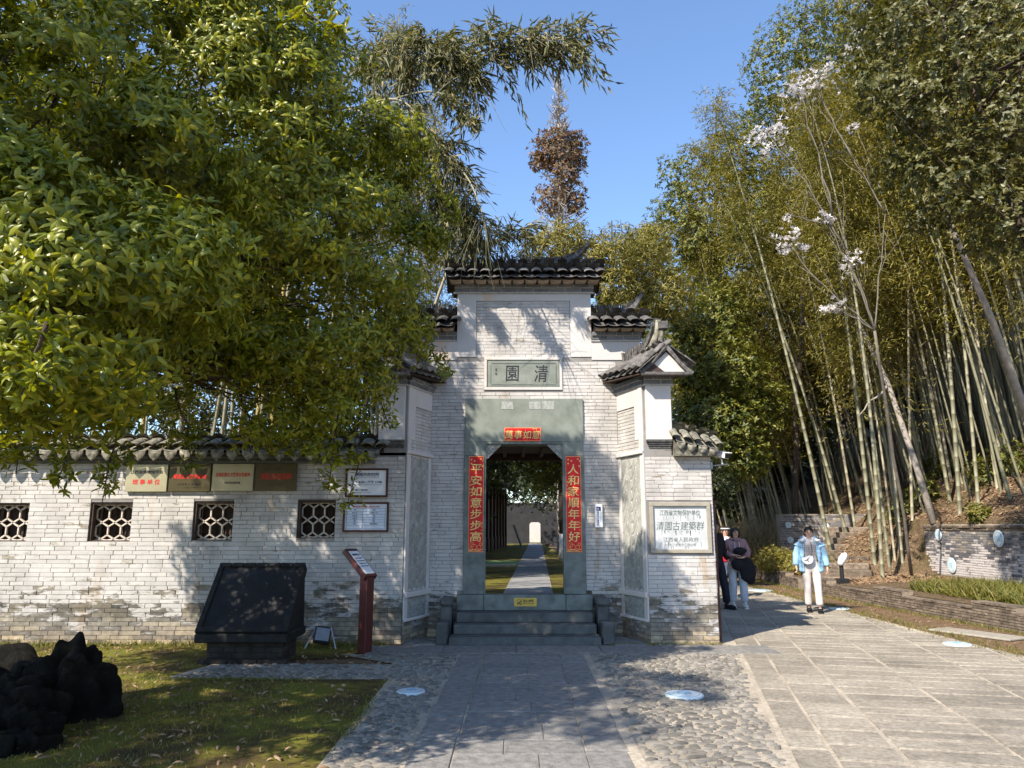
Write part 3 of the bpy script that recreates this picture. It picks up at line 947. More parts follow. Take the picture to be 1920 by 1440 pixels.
# roofs over splay and pier: ridge runs front to back, gable to the front
for sd, B, u, n, Wd in splays:
    X = (lambda x: x) if sd > 0 else mx_
    e0 = Vector((X(1.42), YC - .02, 3.86)); e1 = Vector((X(1.86), YF - .30, 3.80))     # inner eave
    r0 = Vector((X(1.93), YC + .12, 4.16)); r1 = Vector((X(2.22), YF - .24, 4.14))
    o0 = Vector((X(2.35), YC + .12, 3.84)); o1 = Vector((X(2.60), YF - .24, 3.84))
    if sd > 0:
        tile_slope(gate, e0, e1, r0, r1, 6, 3); tile_slope(gate, o1, o0, r1, r0, 6, 3)
    else:
        tile_slope(gate, e1, e0, r1, r0, 6, 3); tile_slope(gate, o0, o1, r0, r1, 6, 3)
    b = MB()
    dn = Vector((0, 0, -.03))
    V = [e0 + dn, e1 + dn, r0 + dn, r1 + dn, o0 + dn, o1 + dn]
    b.add([tuple(v) for v in V], [(0, 1, 3, 2), (2, 3, 5, 4), (0, 2, 4), (1, 5, 3), (0, 4, 5, 1)]); b.build('roof_bed', M['wood_dark'], gate, fixn=True)
    g = MB()                                      # white gable with mouldings
    yg = YF - .27
    g.prism([(X(1.93), 3.80), (X(2.52), 3.80), (X(2.24), 4.10)], yg, yg + .06); g.build('gable_panel', M['plaster'], gate, fixn=True)
    v = MB()
    for (p, q) in (((1.86, 3.79), (2.24, 4.17)), ((2.60, 3.77), (2.24, 4.17))):
        p3 = Vector((X(p[0]), yg - .035, p[1])); q3 = Vector((X(q[0]), yg - .035, q[1]))
        md = p3.lerp(q3, .5) + Vector((0, 0, -.03))
        v.tube([p3, p3.lerp(md, .5) + Vector((0, 0, -.005)), md, md.lerp(q3, .5) + Vector((0, 0, .005)), q3], [.035, .03, .028, .03, .035], 6)
    v.box(min(X(1.87), X(2.56)), max(X(1.87), X(2.56)), yg - .06, yg + .08, 3.755, 3.795)
    v.build('verge_tiles', M['tile'], gate, fixn=True)
    pts = [(X(1.80), YC - .02, 4.12), (X(1.95), YC - .22, 4.16), (X(2.08), YC - .45, 4.28), (X(2.16), YC - .62, 4.45), (X(2.19), YC - .72, 4.62)]
    ridge_run(gate, pts, h=lambda s: .20 * (1 - .6 * s ** 2), lean=lambda s: -.2 + .9 * s, th=.12)
    m = MB()
    m.tube([(X(2.05), YC - .50, 4.14), (X(2.14), YC - .62, 4.30), (X(2.18), YC - .70, 4.45), (X(2.2), YC - .74, 4.66)], [.09, .07, .05, .04], 6)
    m.tube([(X(2.12), YC - .72, 4.16), (X(2.22), YC - .76, 4.30), (X(2.24), YC - .78, 4.50)], [.06, .045, .035], 6)
    m.build('upturned_horn', M['tile_moss'], gate, smooth=True)
    m = MB(); m.box(X(2.26) - .07, X(2.26) + .07, YC - .84, YC - .70, 4.50, 4.62, bev=.01); m.build('finial_block', M['tile'], gate)
# low roof on the right front wall
e0, e1 = (2.34, YF - .20, 2.80), (2.96, YF - .20, 2.68)
tile_slope(gate, e0, e1, (2.34, YF + .17, 3.0), (2.94, YF + .17, 2.86), 4, 2, 'tile_moss', drip=True)
tile_slope(gate, (2.96, YF + .54, 2.68), (2.34, YF + .54, 2.80), (2.94, YF + .17, 2.86), (2.34, YF + .17, 3.0), 4, 2, 'tile_moss')
b = MB(); b.add([(2.34, YF - .17, 2.60), (2.92, YF - .17, 2.60), (2.34, YF + .5, 2.60), (2.92, YF + .5, 2.60), (2.34, YF + .17, 2.98), (2.92, YF + .17, 2.84), (2.34, YF - .17, 2.77), (2.92, YF - .17, 2.66), (2.34, YF + .5, 2.77), (2.92, YF + .5, 2.66)],
  [(0, 1, 7, 6), (6, 7, 5, 4), (4, 5, 9, 8), (2, 8, 9, 3), (0, 6, 4, 8, 2), (1, 3, 9, 5, 7), (0, 2, 3, 1)]); b.build('roof_bed', M['tile_moss'], gate, fixn=True)
ridge_run(gate, [(2.36, YF + .17, 3.10), (2.6, YF + .17, 3.02), (2.92, YF + .17, 2.86)], h=.06, lean=.3, th=.1, mat='tile_moss')

# steps and side stones
stp = thing('stone_steps', 'three dark stone steps leading up to the gateway threshold', 'steps', (GX, 11.0, 0))
for k, (yf, z0, z1, xa, xb) in enumerate(((10.66, 0.0, .12, -.86, 1.22), (10.94, .12, .25, -.82, 1.19), (11.20, .25, .383, -.80, 1.17))):
    mb = MB(); mb.box(xa, xb, yf, yf + .32 if k < 2 else YC + .0, z0 + .001, z1, bev=.008); mb.build('step', M['step_stone'], stp)
for s, lab in ((-1, 'carved side stone at the left end of the steps'), (1, 'carved side stone at the right end of the steps')):
    x0, x1 = ((-1.03, -.87) if s < 0 else (1.23, 1.40))
    ds = thing('step_side_stone', lab, 'stone', ((x0 + x1) / 2, 11.1, 0), group='side stones of the steps')
    mb = MB(); mb.box(x0, x1, 11.12, 11.54, 0, .48, bev=.02); mb.box(x0 - .015, x1 + .015, 11.10, 11.56, .48, .59, bev=.03); mb.build('tall_block', M['step_stone'], ds)
    mb = MB(); mb.box(x0 + .02 * s, x1 + .02 * s, 10.76, 11.118, 0, .30, bev=.015); mb.build('low_block', M['step_stone'], ds)

# ------------------------------------------------------------------ tablet, couplets, plaques, signs
tb = thing('name_tablet', 'green stone tablet with two carved black characters high above the door', 'tablet', (.18, YC, 3.77))
mb = MB(); mb.box(-.385, .745, YC - .008, YC + .02, 3.775, 4.195); mb.build('tablet_slab', M['green_stone'], tb)
mb = MB()
for (a, b, c, d) in ((-.33, .69, 4.15, 4.162), (-.33, .69, 3.805, 3.817), (-.345, -.333, 3.84, 4.13), (.693, .705, 3.84, 4.13)): mb.box(a, b, YC - .014, YC - .004, c, d)
mb.build('border_line', M['green_stone_d'], tb)
text(tb, '園', wallframe(.005, YC - .012, 3.99), .20, .25, 'black_ink', .0, skew=.03)
text(tb, '清', wallframe(.46, YC - .012, 3.99), .21, .27, 'black_ink', .0, skew=.08)
for i, ch in enumerate('壬午'): text(tb, ch, wallframe(-.25, YC - .012, 4.05 - .07 * i), .035, .045, 'black_ink')

sc = thing('door_scroll', 'small horizontal red paper banner with four gold characters above the doorway', 'banner', (.165, YC, 2.90))
mb = MB(); mb.box(-.12, .45, YC - .052, YC - .047, 2.905, 3.12); mb.build('paper', M['red_paper'], sc)
for i, ch in enumerate('萬事如意'): text(sc, ch, wallframe(-.045 + i * .14, YC - .055, 3.01), .12, .13, 'gold_ink', .006, skew=.1)
mb = MB()
for (a, b, c, d) in ((-.115, .445, 3.112, 3.116), (-.115, .445, 2.909, 2.913), (-.116, -.111, 2.91, 3.115), (.441, .446, 2.91, 3.115)): mb.box(a, b, YC - .054, YC - .050, c, d)
for x in (-.07, -.045, -.02, .33, .355, .38):
    mb.tube([(x + .008 * math.cos(a), YC - .053, (2.925 if x < .1 else 3.10) + .008 * math.sin(a)) for a in np.linspace(0, 6.28, 7)], .003, 4)
mb.build('gold_trim', M['gold_ink'], sc)
def couplet(x0, x1, chars, lab):
    c = thing('couplet_strip', lab, 'couplet', ((x0 + x1) / 2, YC, 1.22), group='red couplets beside the door')
    y = YC - .062
    mb = MB(); mb.box(x0, x1, y, y + .004, 1.225, 2.675); mb.build('paper', M['red_paper'], c)
    xm = (x0 + x1) / 2
    for i, ch in enumerate(chars): text(c, ch, wallframe(xm, y - .002, 2.475 - i * .170), .17, .15, 'gold_ink', .006, skew=.06)
    tr = MB(); yt = y - .002
    tr.box(x0 + .003, x0 + .007, yt, yt + .002, 1.23, 2.67); tr.box(x1 - .007, x1 - .003, yt, yt + .002, 1.23, 2.67)
    tr.box(x0 + .007, x1 - .007, yt, yt + .002, 2.665, 2.67); tr.box(x0 + .007, x1 - .007, yt, yt + .002, 1.23, 1.236)
    r = random.Random(x0)
    def ring(cx, cz, rr): tr.tube([(cx + rr * math.cos(a), yt, cz + rr * math.sin(a)) for a in np.linspace(0, 6.28, 9)], .0025, 4)
    for (sx, zz) in ((.022, 2.28), (.212 * (x1 - x0) / .24, 1.66)):
        for k in range(4): ring(x0 + sx, zz - k * .055, .010)
    for (a, b_) in ((.03, 2.62), (.08, 2.60), (.03, 2.56), (.18, 2.63), (.21, 2.60), (.2, 2.52)): 
        for q in (0, 1): tr.box(x0 + a + q * .012, x0 + a + .008 + q * .012, yt, yt + .002, b_ - .012, b_ + .012)
    ring(xm - .055, 1.335, .032); ring(xm - .03, 1.30, .045); ring(xm + .05, 1.30, .03); ring(xm + .075, 1.345, .02); ring(xm - .07, 1.27, .03)
    tr.tube([(xm - .1, yt, 1.255), (xm - .03, yt, 1.262), (xm + .05, yt, 1.252), (xm + .1, yt, 1.27)], .006, 4)
    tr.build('gold_trim', M['gold_ink'], c)
couplet(-.665, -.435, '平安如意步步高', 'red couplet strip with gold characters on the left door jamb')
couplet(.825, 1.06, '人和家順年年好', 'red couplet strip with gold characters on the right door jamb')

ys = thing('caution_sign', 'small yellow caution sign fixed on the stone threshold of the gate', 'sign', (.20, YC - .11, .45))
mb = MB(); mb.box(.03, .365, YC - .119, YC - .112, .445, .565); mb.build('sign_plate', M['yellow'], ys)
text(ys, '当心台阶', wallframe(.245, YC - .121, .525), .16, .042, 'black_ink', .02); text(ys, 'Mind the step', wallframe(.245, YC - .121, .487), .16, .02, 'black_ink', .01)
mb = MB()
for (a, b, c, d) in ((.075, .145, .47, .475), (.075, .145, .535, .54), (.075, .08, .475, .535), (.14, .145, .475, .535)): mb.box(a, b, YC - .122, YC - .118, c, d)
mb.tube([(.085, YC - .121, .482), (.105, YC - .121, .50), (.12, YC - .121, .505), (.128, YC - .121, .525)], .006, 5); mb.tube([(.108, YC - .121, .502), (.12, YC - .121, .482), (.135, YC - .121, .484)], .004, 5)
mb.build('pictogram', M['black_ink'], ys)

wsx = P(1122, 967, YC)
ws = thing('notice_sign', 'small upright white sign with blue icon right of the doorway', 'sign', (wsx.x, YC, wsx.z - .17))
x, z = wsx.x, wsx.z
mb = MB(); mb.box(x - .058, x + .058, YC - .055, YC - .012, z - .175, z + .175, bev=.003); mb.build('sign_plate', M['white_panel'], ws)
mb = MB(); mb.box(x - .035, x + .033, YC - .058, YC - .054, z + .075, z + .135); mb.build('icon_square', M['navy_ink'], ws)
mb = MB(); mb.tube([(x - .015 + .014 * math.cos(a), YC - .059, z + .10 + .014 * math.sin(a)) for a in np.linspace(0, 6.28, 9)], .004, 4); mb.build('icon_mark', M['white_paint'], ws)
for i, ch in enumerate('您已进入监控区'): text(ws, ch, wallframe(x - .012, YC - .057, z + .052 - i * .031), .026, .026, 'navy_ink', .02)
for i in range(2): text(ws, 'Monitoring area', basis((x + .03, YC - .057, z + .01 - .06 * i), (0, 0, -1), (1, 0, 0), (0, -1, 0)), .10, .008, 'navy_ink')

mp = thing('marble_plaque', 'framed pale marble heritage plaque on the right gate pier', 'plaque', (2.4, YF, 1.24))
fx0, fx1, fz0, fz1 = 1.965, 2.835, 1.235, 1.945
mb = MB(); t_ = .055
for (a, b, c, d) in ((fx0, fx1, fz1 - t_, fz1), (fx0, fx1, fz0, fz0 + t_), (fx0, fx0 + t_, fz0 + t_, fz1 - t_), (fx1 - t_, fx1, fz0 + t_, fz1 - t_)): mb.box(a, b, YF - .045, YF + .01, c, d, bev=.006)
mb.build('stone_frame', M['marble_frame'], mp)
mb = MB(); mb.box(fx0 + t_, fx1 - t_, YF - .012, YF + .01, fz0 + t_, fz1 - t_); mb.build('marble_slab', M['marble'], mp)
M['carved_ink'] = simple('weathered_carving_ink', (.13, .155, .14), .7, .4, 20, 0)
yv = YF - .0135
text(mp, '江西省文物保护单位', wallframe(2.40, yv, 1.80), .58, .078, 'carved_ink', .008)
text(mp, '清園古建築群', wallframe(2.40, yv, 1.615), .68, .12, 'carved_ink', .0, skew=.12)
text(mp, '江西省人民政府', wallframe(2.40, yv, 1.425), .50, .062, 'carved_ink', .0)
text(mp, '一九八七年十二月公布', wallframe(2.40, yv, 1.35), .42, .044, 'carved_ink', .0)
dr = MB()
for k in range(46):                        # thin dirt runs below the letters
    zz = RND.choice((1.755, 1.55, 1.55, 1.39, 1.325)); x = RND.uniform(2.10, 2.70); w = RND.uniform(.0015, .004)
    dr.box(x - w, x + w, yv - .0006, yv + .001, zz - RND.uniform(.02, .075), zz)
dr.build('dirt_run', M['carved_ink'], mp, kind='stuff')

def gold_plaque(x0, x1, z0, z1, mat, lab, lines):
    g = thing('brass_plaque', lab, 'plaque', ((x0 + x1) / 2, YF, z0), group='brass plaques under the eave')
    mb = MB(); mb.box(x0, x1, YF - .062, YF - .032, z0, z1, bev=.004); mb.build('plate', M[mat], g)
    mb = MB(); mb.box(x0 + .02, x1 - .02, YF - .034, YF - .012, z0 + .02, z1 - .02); mb.build('backing', M['wood_dark'], g)
    for (s, cx, cz, w, h, m, b) in lines: text(g, s, wallframe(x0 + cx * (x1 - x0), YF - .064, z0 + cz * (z1 - z0)), w * (x1 - x0), h, m, b)
zt, zb = 2.485, 2.095
def gx(px): return P(px, 900, YF - .05).x
gold_plaque(gx(236), gx(314), zb, zt, 'gold', 'bright brass plaque, first from the left under the eave, red lower line', [('江西省博物馆学会', .5, .72, .78, .052, 'black_ink', .01), ('理 事 单 位', .5, .36, .66, .075, 'red_ink', .015)])
gold_plaque(gx(317), gx(395), zb + .005, zt + .005, 'gold_d', 'dull brass plaque, second from the left under the eave, one bold red line', [('爱国主义教育基地', .5, .54, .8, .066, 'red_ink', .025), ('江 西 省 人 民 政 府', .5, .26, .55, .03, 'black_ink', 0), ('二〇〇一年', .5, .14, .3, .02, 'black_ink', 0)])
gold_plaque(gx(398), gx(475), zb + .01, zt + .01, 'gold', 'bright brass plaque, third from the left, long red line over small black line', [('全国爱国主义教育示范基地', .5, .60, .84, .062, 'red_ink', .02), ('中共中央宣传部', .5, .30, .38, .036, 'black_ink', .015)])
gold_plaque(gx(479), gx(556), zb + .015, zt + .015, 'gold_d', 'dull dark brass plaque, rightmost of the four, brushed red characters', [('清園古建築群', .5, .52, .78, .09, 'red_ink', .0), ('安 義 ・ 清 園', .4, .80, .4, .03, 'black_ink', 0), ('二〇〇〇年', .5, .22, .35, .025, 'black_ink', 0)])

def framed(x0, x1, z0, z1, mat, lab):
    g = thing('framed_notice', lab, 'notice', ((x0 + x1) / 2, YF, z0), group='framed notices beside the gate')
    mb = MB(); t = .028
    for (a, b, c, d) in ((x0, x1, z1 - t, z1), (x0, x1, z0, z0 + t), (x0, x0 + t, z0 + t, z1 - t), (x1 - t, x1, z0 + t, z1 - t)): mb.box(a, b, YF - .05, YF - .012, c, d, bev=.003)
    mb.build('frame', M['frame_brown'], g)
    mb = MB(); mb.box(x0 + t, x1 - t, YF - .036, YF - .02, z0 + t, z1 - t); mb.build('panel', M[mat], g)
    return g
yt = YF - .038
n1 = framed(-2.395, -1.785, 2.02, 2.43, 'white_panel', 'upper framed notice of opening hours on white panel beside the gate')
text(n1, '清园开放时间', wallframe(-2.09, yt, 2.345), .34, .05, 'navy_ink', .02); text(n1, 'Opening hours of Qingyuan', wallframe(-2.09, yt, 2.305), .34, .018, 'navy_ink')
text(n1, '上午 8:30—下午 17:00', wallframe(-2.09, yt, 2.235), .44, .042, 'navy_ink', .02); text(n1, 'From 8:30 am to 17:00 pm daily all the year', wallframe(-2.09, yt, 2.195), .44, .014, 'navy_ink')
text(n1, '（周一闭馆）', wallframe(-2.17, yt, 2.12), .2, .03, 'navy_ink', .01); text(n1, 'closed on Monday', wallframe(-2.14, yt, 2.085), .22, .014, 'navy_ink')
n2 = framed(-2.41, -1.76, 1.53, 1.95, 'blue_panel', 'lower framed notice with a printed table on pale blue panel')
text(n2, '清园免费开放参观人员登记公示表', wallframe(-2.085, yt, 1.885), .38, .024, 'red_ink', .02)
tm = MB()
for z in (1.862, 1.818, 1.775, 1.735, 1.70, 1.665, 1.625, 1.575): tm.box(-2.36, -1.81, yt - .001, yt + .002, z - .0015, z + .0015)
for x in (-2.36, -2.13, -1.81): tm.box(x - .0015, x + .0015, yt - .0012, yt + .002, 1.575, 1.862)
tm.build('table_lines', M['navy_ink'], n2)
for i, (a, b) in enumerate((('项目', '内容'), ('参观人数', '每日限额三百人'), ('开放区域', '全园'), ('入园方式', '预约'), ('门票', '免费'), ('电话', '请咨询服务台'))):
    z = (1.84, 1.797, 1.755, 1.718, 1.682, 1.645)[i]
    text(n2, a, wallframe(-2.245, yt, z), None, .018, 'navy_ink', .01); text(n2, b, wallframe(-1.97, yt, z), None, .018, 'navy_ink', .01)

# brown pipe and camera at the right end of the gate wall
dp = thing('wall_post', 'narrow dark red post against the outer corner of the right gate wall', 'post', (2.93, YF + .2, 1.0))
mb = MB(); mb.box(2.915, 2.965, YF + .17, YF + .22, .0, 1.95, bev=.004); mb.build('post_shaft', M['frame_brown'], dp)
mb = MB(); mb.box(2.90, 2.98, YF + .155, YF + .235, 1.951, 1.975, bev=.003); mb.build('post_cap', M['frame_brown'], dp)
cp = P(1350, 856, YF)
sc_ = thing('security_camera', 'white security camera on a bracket at the right wall corner under the trees', 'camera', (2.9, YF, cp.z - .1))
mb = MB(); mb.tube([(2.86, YF + .06, cp.z - .13), (2.93, YF + .0, cp.z - .13), (3.12, YF - .05, cp.z - .115)], .012, 6); mb.box(2.885, 2.90, YF - .02, YF + .14, cp.z - .18, cp.z - .08); mb.build('bracket', M['grey_metal'], sc_)
mb = MB(); Mx = Matrix.Translation(Vector((3.04, YF - .06, cp.z + .01))) @ Matrix.Rotation(math.radians(25), 4, 'Z') @ Matrix.Rotation(math.radians(12), 4, 'X')
mb.box(-.05, .05, -.10, .12, -.035, .045, bev=.012, M=Mx); mb.box(-.058, .058, -.13, .125, .046, .058, bev=.004, M=Mx); mb.tube([(3.03, YF - .03, cp.z - .04), (3.04, YF - .04, cp.z - .12)], .012, 6)
mb.build('housing', M['white_paint'], sc_)
mb = MB(); mb.box(-.042, .042, -.106, -.101, -.028, .036, M=Mx); mb.build('lens', M['dark_plastic'], sc_)
# ================================================================== GROUND
def sheet(name, poly, z, mat, label=None):
    mb = MB(); mb.add([(x, y, z) for x, y in poly], [tuple(range(len(poly)))])
    o = mb.build(name, mat, None); o['kind'] = 'structure'
    return o
def moss_mat():
    m, t, b, o = new_mat('mossy_soil')
    a = ramp(t, noise(t, 1.7, 6, .65), [(.34, (.060, .040, .022)), (.46, (.105, .08, .022)), (.56, (.18, .17, .022)), (.70, (.12, .14, .022))])
    a = mix(t, ramp(t, noise(t, 26, 6, .75), [(.46, gray(0)), (.66, gray(.7))]), a, (.15, .115, .06))
    t.links.new(a, b.inputs['Base Color']); b.inputs['Roughness'].default_value = .95; b.inputs['Specular IOR Level'].default_value = .1
    bump(t, b, noise(t, 30, 8, .75, stretch=(.6, 1.4, 1)), .9, .03)
    return m
def litter_mat():
    m, t, b, o = new_mat('leaf_litter_soil')
    a = ramp(t, noise(t, 22, 7, .8), [(.35, (.07, .045, .026)), (.5, (.19, .13, .078)), (.62, (.34, .25, .16))])
    a = mix(t, ramp(t, noise(t, 1.2, 4), [(.5, gray(0)), (.66, gray(.6))]), a, (.10, .09, .03))
    t.links.new(a, b.inputs['Base Color']); b.inputs['Roughness'].default_value = .95; b.inputs['Specular IOR Level'].default_value = .1
    bump(t, b, noise(t, 18, 8, .8), 1.0, .08)
    return m
M['moss'] = moss_mat(); M['litter'] = litter_mat()
M['soil'] = simple('bare_soil', (.16, .105, .062), .95, .35, 6, .03, .8, .1)
sheet('ground', [(-400, -400), (400, -400), (400, 600), (-400, 600)], -.012, M['soil'])
lawn_ob = sheet('lawn', [(-14, -4), (-1.30, -4), (-1.30, 8.40), (-3.6, 8.40), (-3.6, 9.3), (-1.6, 9.95), (-1.6, 10.9), (-14, 10.9)], 0, M['moss'])

# road of dressed slabs, running away to the right; rows lie across it
RA = math.radians(12.5)
RU = Vector((math.sin(RA), math.cos(RA), 0)); RV = Vector((math.cos(RA), -math.sin(RA), 0))
def road_left(y):      # left limit of the slab road
    if y < 10.6: return 1.80 + (y - 5.0) * .222
    return 3.0 if y < 12 else 2.6
ROAD_R = lambda y: 6.35 + .12 * math.sin(y * .9)
road = sheet('road', [(1.1, 2), (1.78, 5), (3.05, 10.6), (2.95, 10.9), (2.6, 12), (2.6, 34), (7.3, 34), (6.45, 20), (6.4, 10), (6.5, 2)], .004, M['slab_joint'])
SLABV = []
for k in range(5):
    r = random.Random(k); j = lambda a: r.uniform(-a, a)
    V = [(-.49 + j(.008), -.47 + j(.015), 1 + j(.2)), (.49 + j(.008), -.47 + j(.015), 1 + j(.2)), (.49 + j(.008), .47 + j(.015), 1 + j(.2)), (-.49 + j(.008), .47 + j(.015), 1 + j(.2)),
         (-.5, -.5, .5), (.5, -.5, .5), (.5, .5, .5), (-.5, .5, .5), (-.5, -.5, 0), (.5, -.5, 0), (.5, .5, 0), (-.5, .5, 0)]
    F = [(0, 1, 2, 3)] + [(4 + i, 4 + (i + 1) % 4, (i + 1) % 4, i) for i in range(4)] + [(8 + i, 8 + (i + 1) % 4, 4 + (i + 1) % 4, 4 + i) for i in range(4)]
    SLABV.append((V, F))
rs = Pieces(road, 'slab', SLABV, M['slab'], restname='slab_rows')
O = Vector((1.62, 4.2, 0))
cols = [(0, .32), (.33, .46), (.81, .78), (1.61, .80), (2.43, .80), (3.25, .8), (4.07, .8), (4.89, .8), (-.8, .78), (-1.6, .78), (-2.4, .78), (-3.2, .78), (-4.0, .78), (-4.8, .78), (-5.6, .78)]
def rvc(x, y): return (Vector((x, y, 0)) - O).dot(RV)
for ci, (c0, cw) in enumerate(cols):
    s = RND.uniform(0, .3) - 2.6
    while s < 31:
        L = (RND.uniform(.42, .7) if ci == 0 else RND.uniform(.38, .6) if ci == 1 else RND.uniform(.22, .36))
        if s > 14: L *= 1.15
        m_ = O + RV * (c0 + cw / 2) + RU * (s + L / 2)
        lo = max(c0, rvc(road_left(m_.y) + .03, m_.y)); hi = min(c0 + cw, rvc(ROAD_R(m_.y), m_.y))
        if m_.y > 2.2 and hi - lo > .09 and not (10.75 < m_.y < 13 and m_.x < 2.95):
            c = O + RV * ((lo + hi) / 2) + RU * (s + L / 2)
            rs.add(basis(c + Vector((0, 0, .003)), RV, RU, (0, 0, 1), hi - lo - RND.uniform(.012, .032), L - RND.uniform(.03, .055), .009 + RND.uniform(0, .005)))
        s += L
rs.flush()

# centre walk to the steps
sheet('paving_bed', [(-1.32, 1), (1.0, 1), (1.8, 5), (3.05, 10.6), (3.0, 11.0), (1.9, 11.6), (-1.45, 11.6), (-1.5, 10.6), (-1.9, 10.6), (-1.9, 10.0), (-1.35, 9.3), (-1.32, 9)], .001, M['cobble_bed'])
walk = sheet('walkway', [(-.76, 1), (.86, 1), (.98, 10.0), (-.66, 10.0)], .004, M['slab_joint'])
M['slab_walk'] = simple('worn_walk_slab', (.215, .205, .19), .92, .3, 14, .012, .9, .2, piece=.15)
wk = Pieces(walk, 'slab', SLABV, M['slab_walk'], restname='slab_rows')
y = 2.0
while y < 9.9:
    L = RND.uniform(.36, .5); L = min(L, 9.98 - y)
    if L < .1: break
    dx = (y - 5) * .016
    for (a, b) in ((-.42, .52),):
        m_ = RND.uniform(-.1, .25)
        wk.add(basis((dx + (a + m_) / 2, y + L / 2, .004), (1, 0, 0), (0, 1, 0), (0, 0, 1), m_ - a - .006, L - .008, .010))
        wk.add(basis((dx + (m_ + b) / 2, y + L / 2, .004), (1, 0, 0), (0, 1, 0), (0, 0, 1), b - m_ - .006, L - .008, .010))
    y += L
for x in (-.58, .68):
    y = 2.0 + RND.uniform(0, .4)
    while y < 9.9:
        L = min(RND.uniform(.6, 1.1), 9.98 - y)
        if L < .1: break
        dx = (y - 5) * .016
        wk.add(basis((x + dx, y + L / 2, .004), (1, 0, 0), (0, 1, 0), (0, 0, 1), .30, L - .01, .013)); y += L
# the row of large slabs at the foot of the steps
x = -1.9
for wd in (1.0, .95, 1.12, 1.0, .9, .38):
    wk.add(basis((x + wd / 2, 10.33, .004), (1, 0, 0), (0, 1, 0), (0, 0, 1), wd - .012, .62, .016)); x += wd
for k_, (xa_, xb_) in enumerate(((-1.5, -1.04), (1.41, 1.86))):
    wk.add(basis(((xa_ + xb_) / 2, 10.98, .004), (1, 0, 0), (0, 1, 0), (0, 0, 1), xb_ - xa_, .64, .016))
wk.flush()

# cobbled fields
cob = sheet('cobbled_paving', [(-1.32, 1), (-.765, 1), (-.66, 10.0), (-2.2, 10.0), (-1.35, 9.3), (-3.55, 9.3), (-3.75, 8.42), (-1.32, 8.42)], .003, M['cobble_bed'])
sheet('cobbled_paving_right', [(.865, 1), (1.0, 1.0), (1.78, 5), (3.05, 10.6), (3.0, 10.84), (2.0, 10.84), (2.0, 10.64), (1.0, 10.0)], .0035, M['cobble_bed'])
def cobble_variants(n=7):
    out = []
    for k in range(n):
        r = random.Random(50 + k); V = []; m = 8
        rad = [1 + r.uniform(-.2, .12) for _ in range(m)]
        for (q, z) in ((1.0, 0.0), (.88, .65), (.5, .97)):
            for i in range(m):
                a = 2 * math.pi * i / m
                V.append((.5 * q * rad[i] * math.copysign(abs(math.cos(a)) ** .75, math.cos(a)), .5 * q * rad[i] * math.copysign(abs(math.sin(a)) ** .8, math.sin(a)), z + (r.uniform(-.06, .06) if z else 0)))
        V.append((0, 0, 1.05))
        F = []
        for l in range(2):
            for i in range(m):
                a, b, c, d = l * m + i, l * m + (i + 1) % m, (l + 1) * m + (i + 1) % m, (l + 1) * m + i
                F += [(a, b, c), (a, c, d)]
        for i in range(m): F.append((2 * m + i, 2 * m + (i + 1) % m, 3 * m))
        out.append((V, F))
    return out
cb_ = Pieces(cob, 'cobblestone', cobble_variants(), M['cobble'], restname='cobblestone_field', smooth=True)
def in_poly(x, y, poly):
    c = False
    for i in range(len(poly)):
        (x1, y1), (x2, y2) = poly[i], poly[i - 1]
        if (y1 > y) != (y2 > y) and x < (x2 - x1) * (y - y1) / (y2 - y1) + x1: c = not c
    return c
def cobbles(poly, sy=.056, hmul=1.0):
    xs = [p[0] for p in poly]; ys = [p[1] for p in poly]
    y = min(ys) + sy / 2
    while y < max(ys):
        x = min(xs) + RND.uniform(-.1, 0)
        while x < max(xs):
            L = RND.choice((RND.uniform(.05, .09), RND.uniform(.07, .13), RND.uniform(.10, .18)))
            W = sy * RND.uniform(.62, 1.02)
            cx, cy = x + L / 2, y + RND.uniform(-.012, .012)
            if in_poly(cx - L * .4, cy, poly) and in_poly(cx + L * .4, cy, poly):
                a = RND.gauss(0, .13)
                if RND.random() < .06: a = RND.uniform(-1.2, 1.2); L *= .6
                cb_.add(basis((cx, cy, .002), (math.cos(a), math.sin(a), 0), (-math.sin(a), math.cos(a), 0), (0, 0, 1), L * .93, W, RND.uniform(.011, .022) * hmul))
            x += L + RND.uniform(.012, .03)
        y += sy * RND.uniform(.92, 1.12)
cobbles([(.87, 3.6), (1.42, 3.6), (1.78, 5), (3.02, 10.6), (2.9, 10.78), (2.02, 10.78), (2.0, 10.66), (1.0, 9.98)])
cobbles([(-1.30, 3.6), (-.78, 3.6), (-.67, 9.98), (-2.15, 9.98), (-1.36, 9.28), (-3.5, 9.28), (-3.7, 8.44), (-1.30, 8.44)], .055)
cb_.flush()

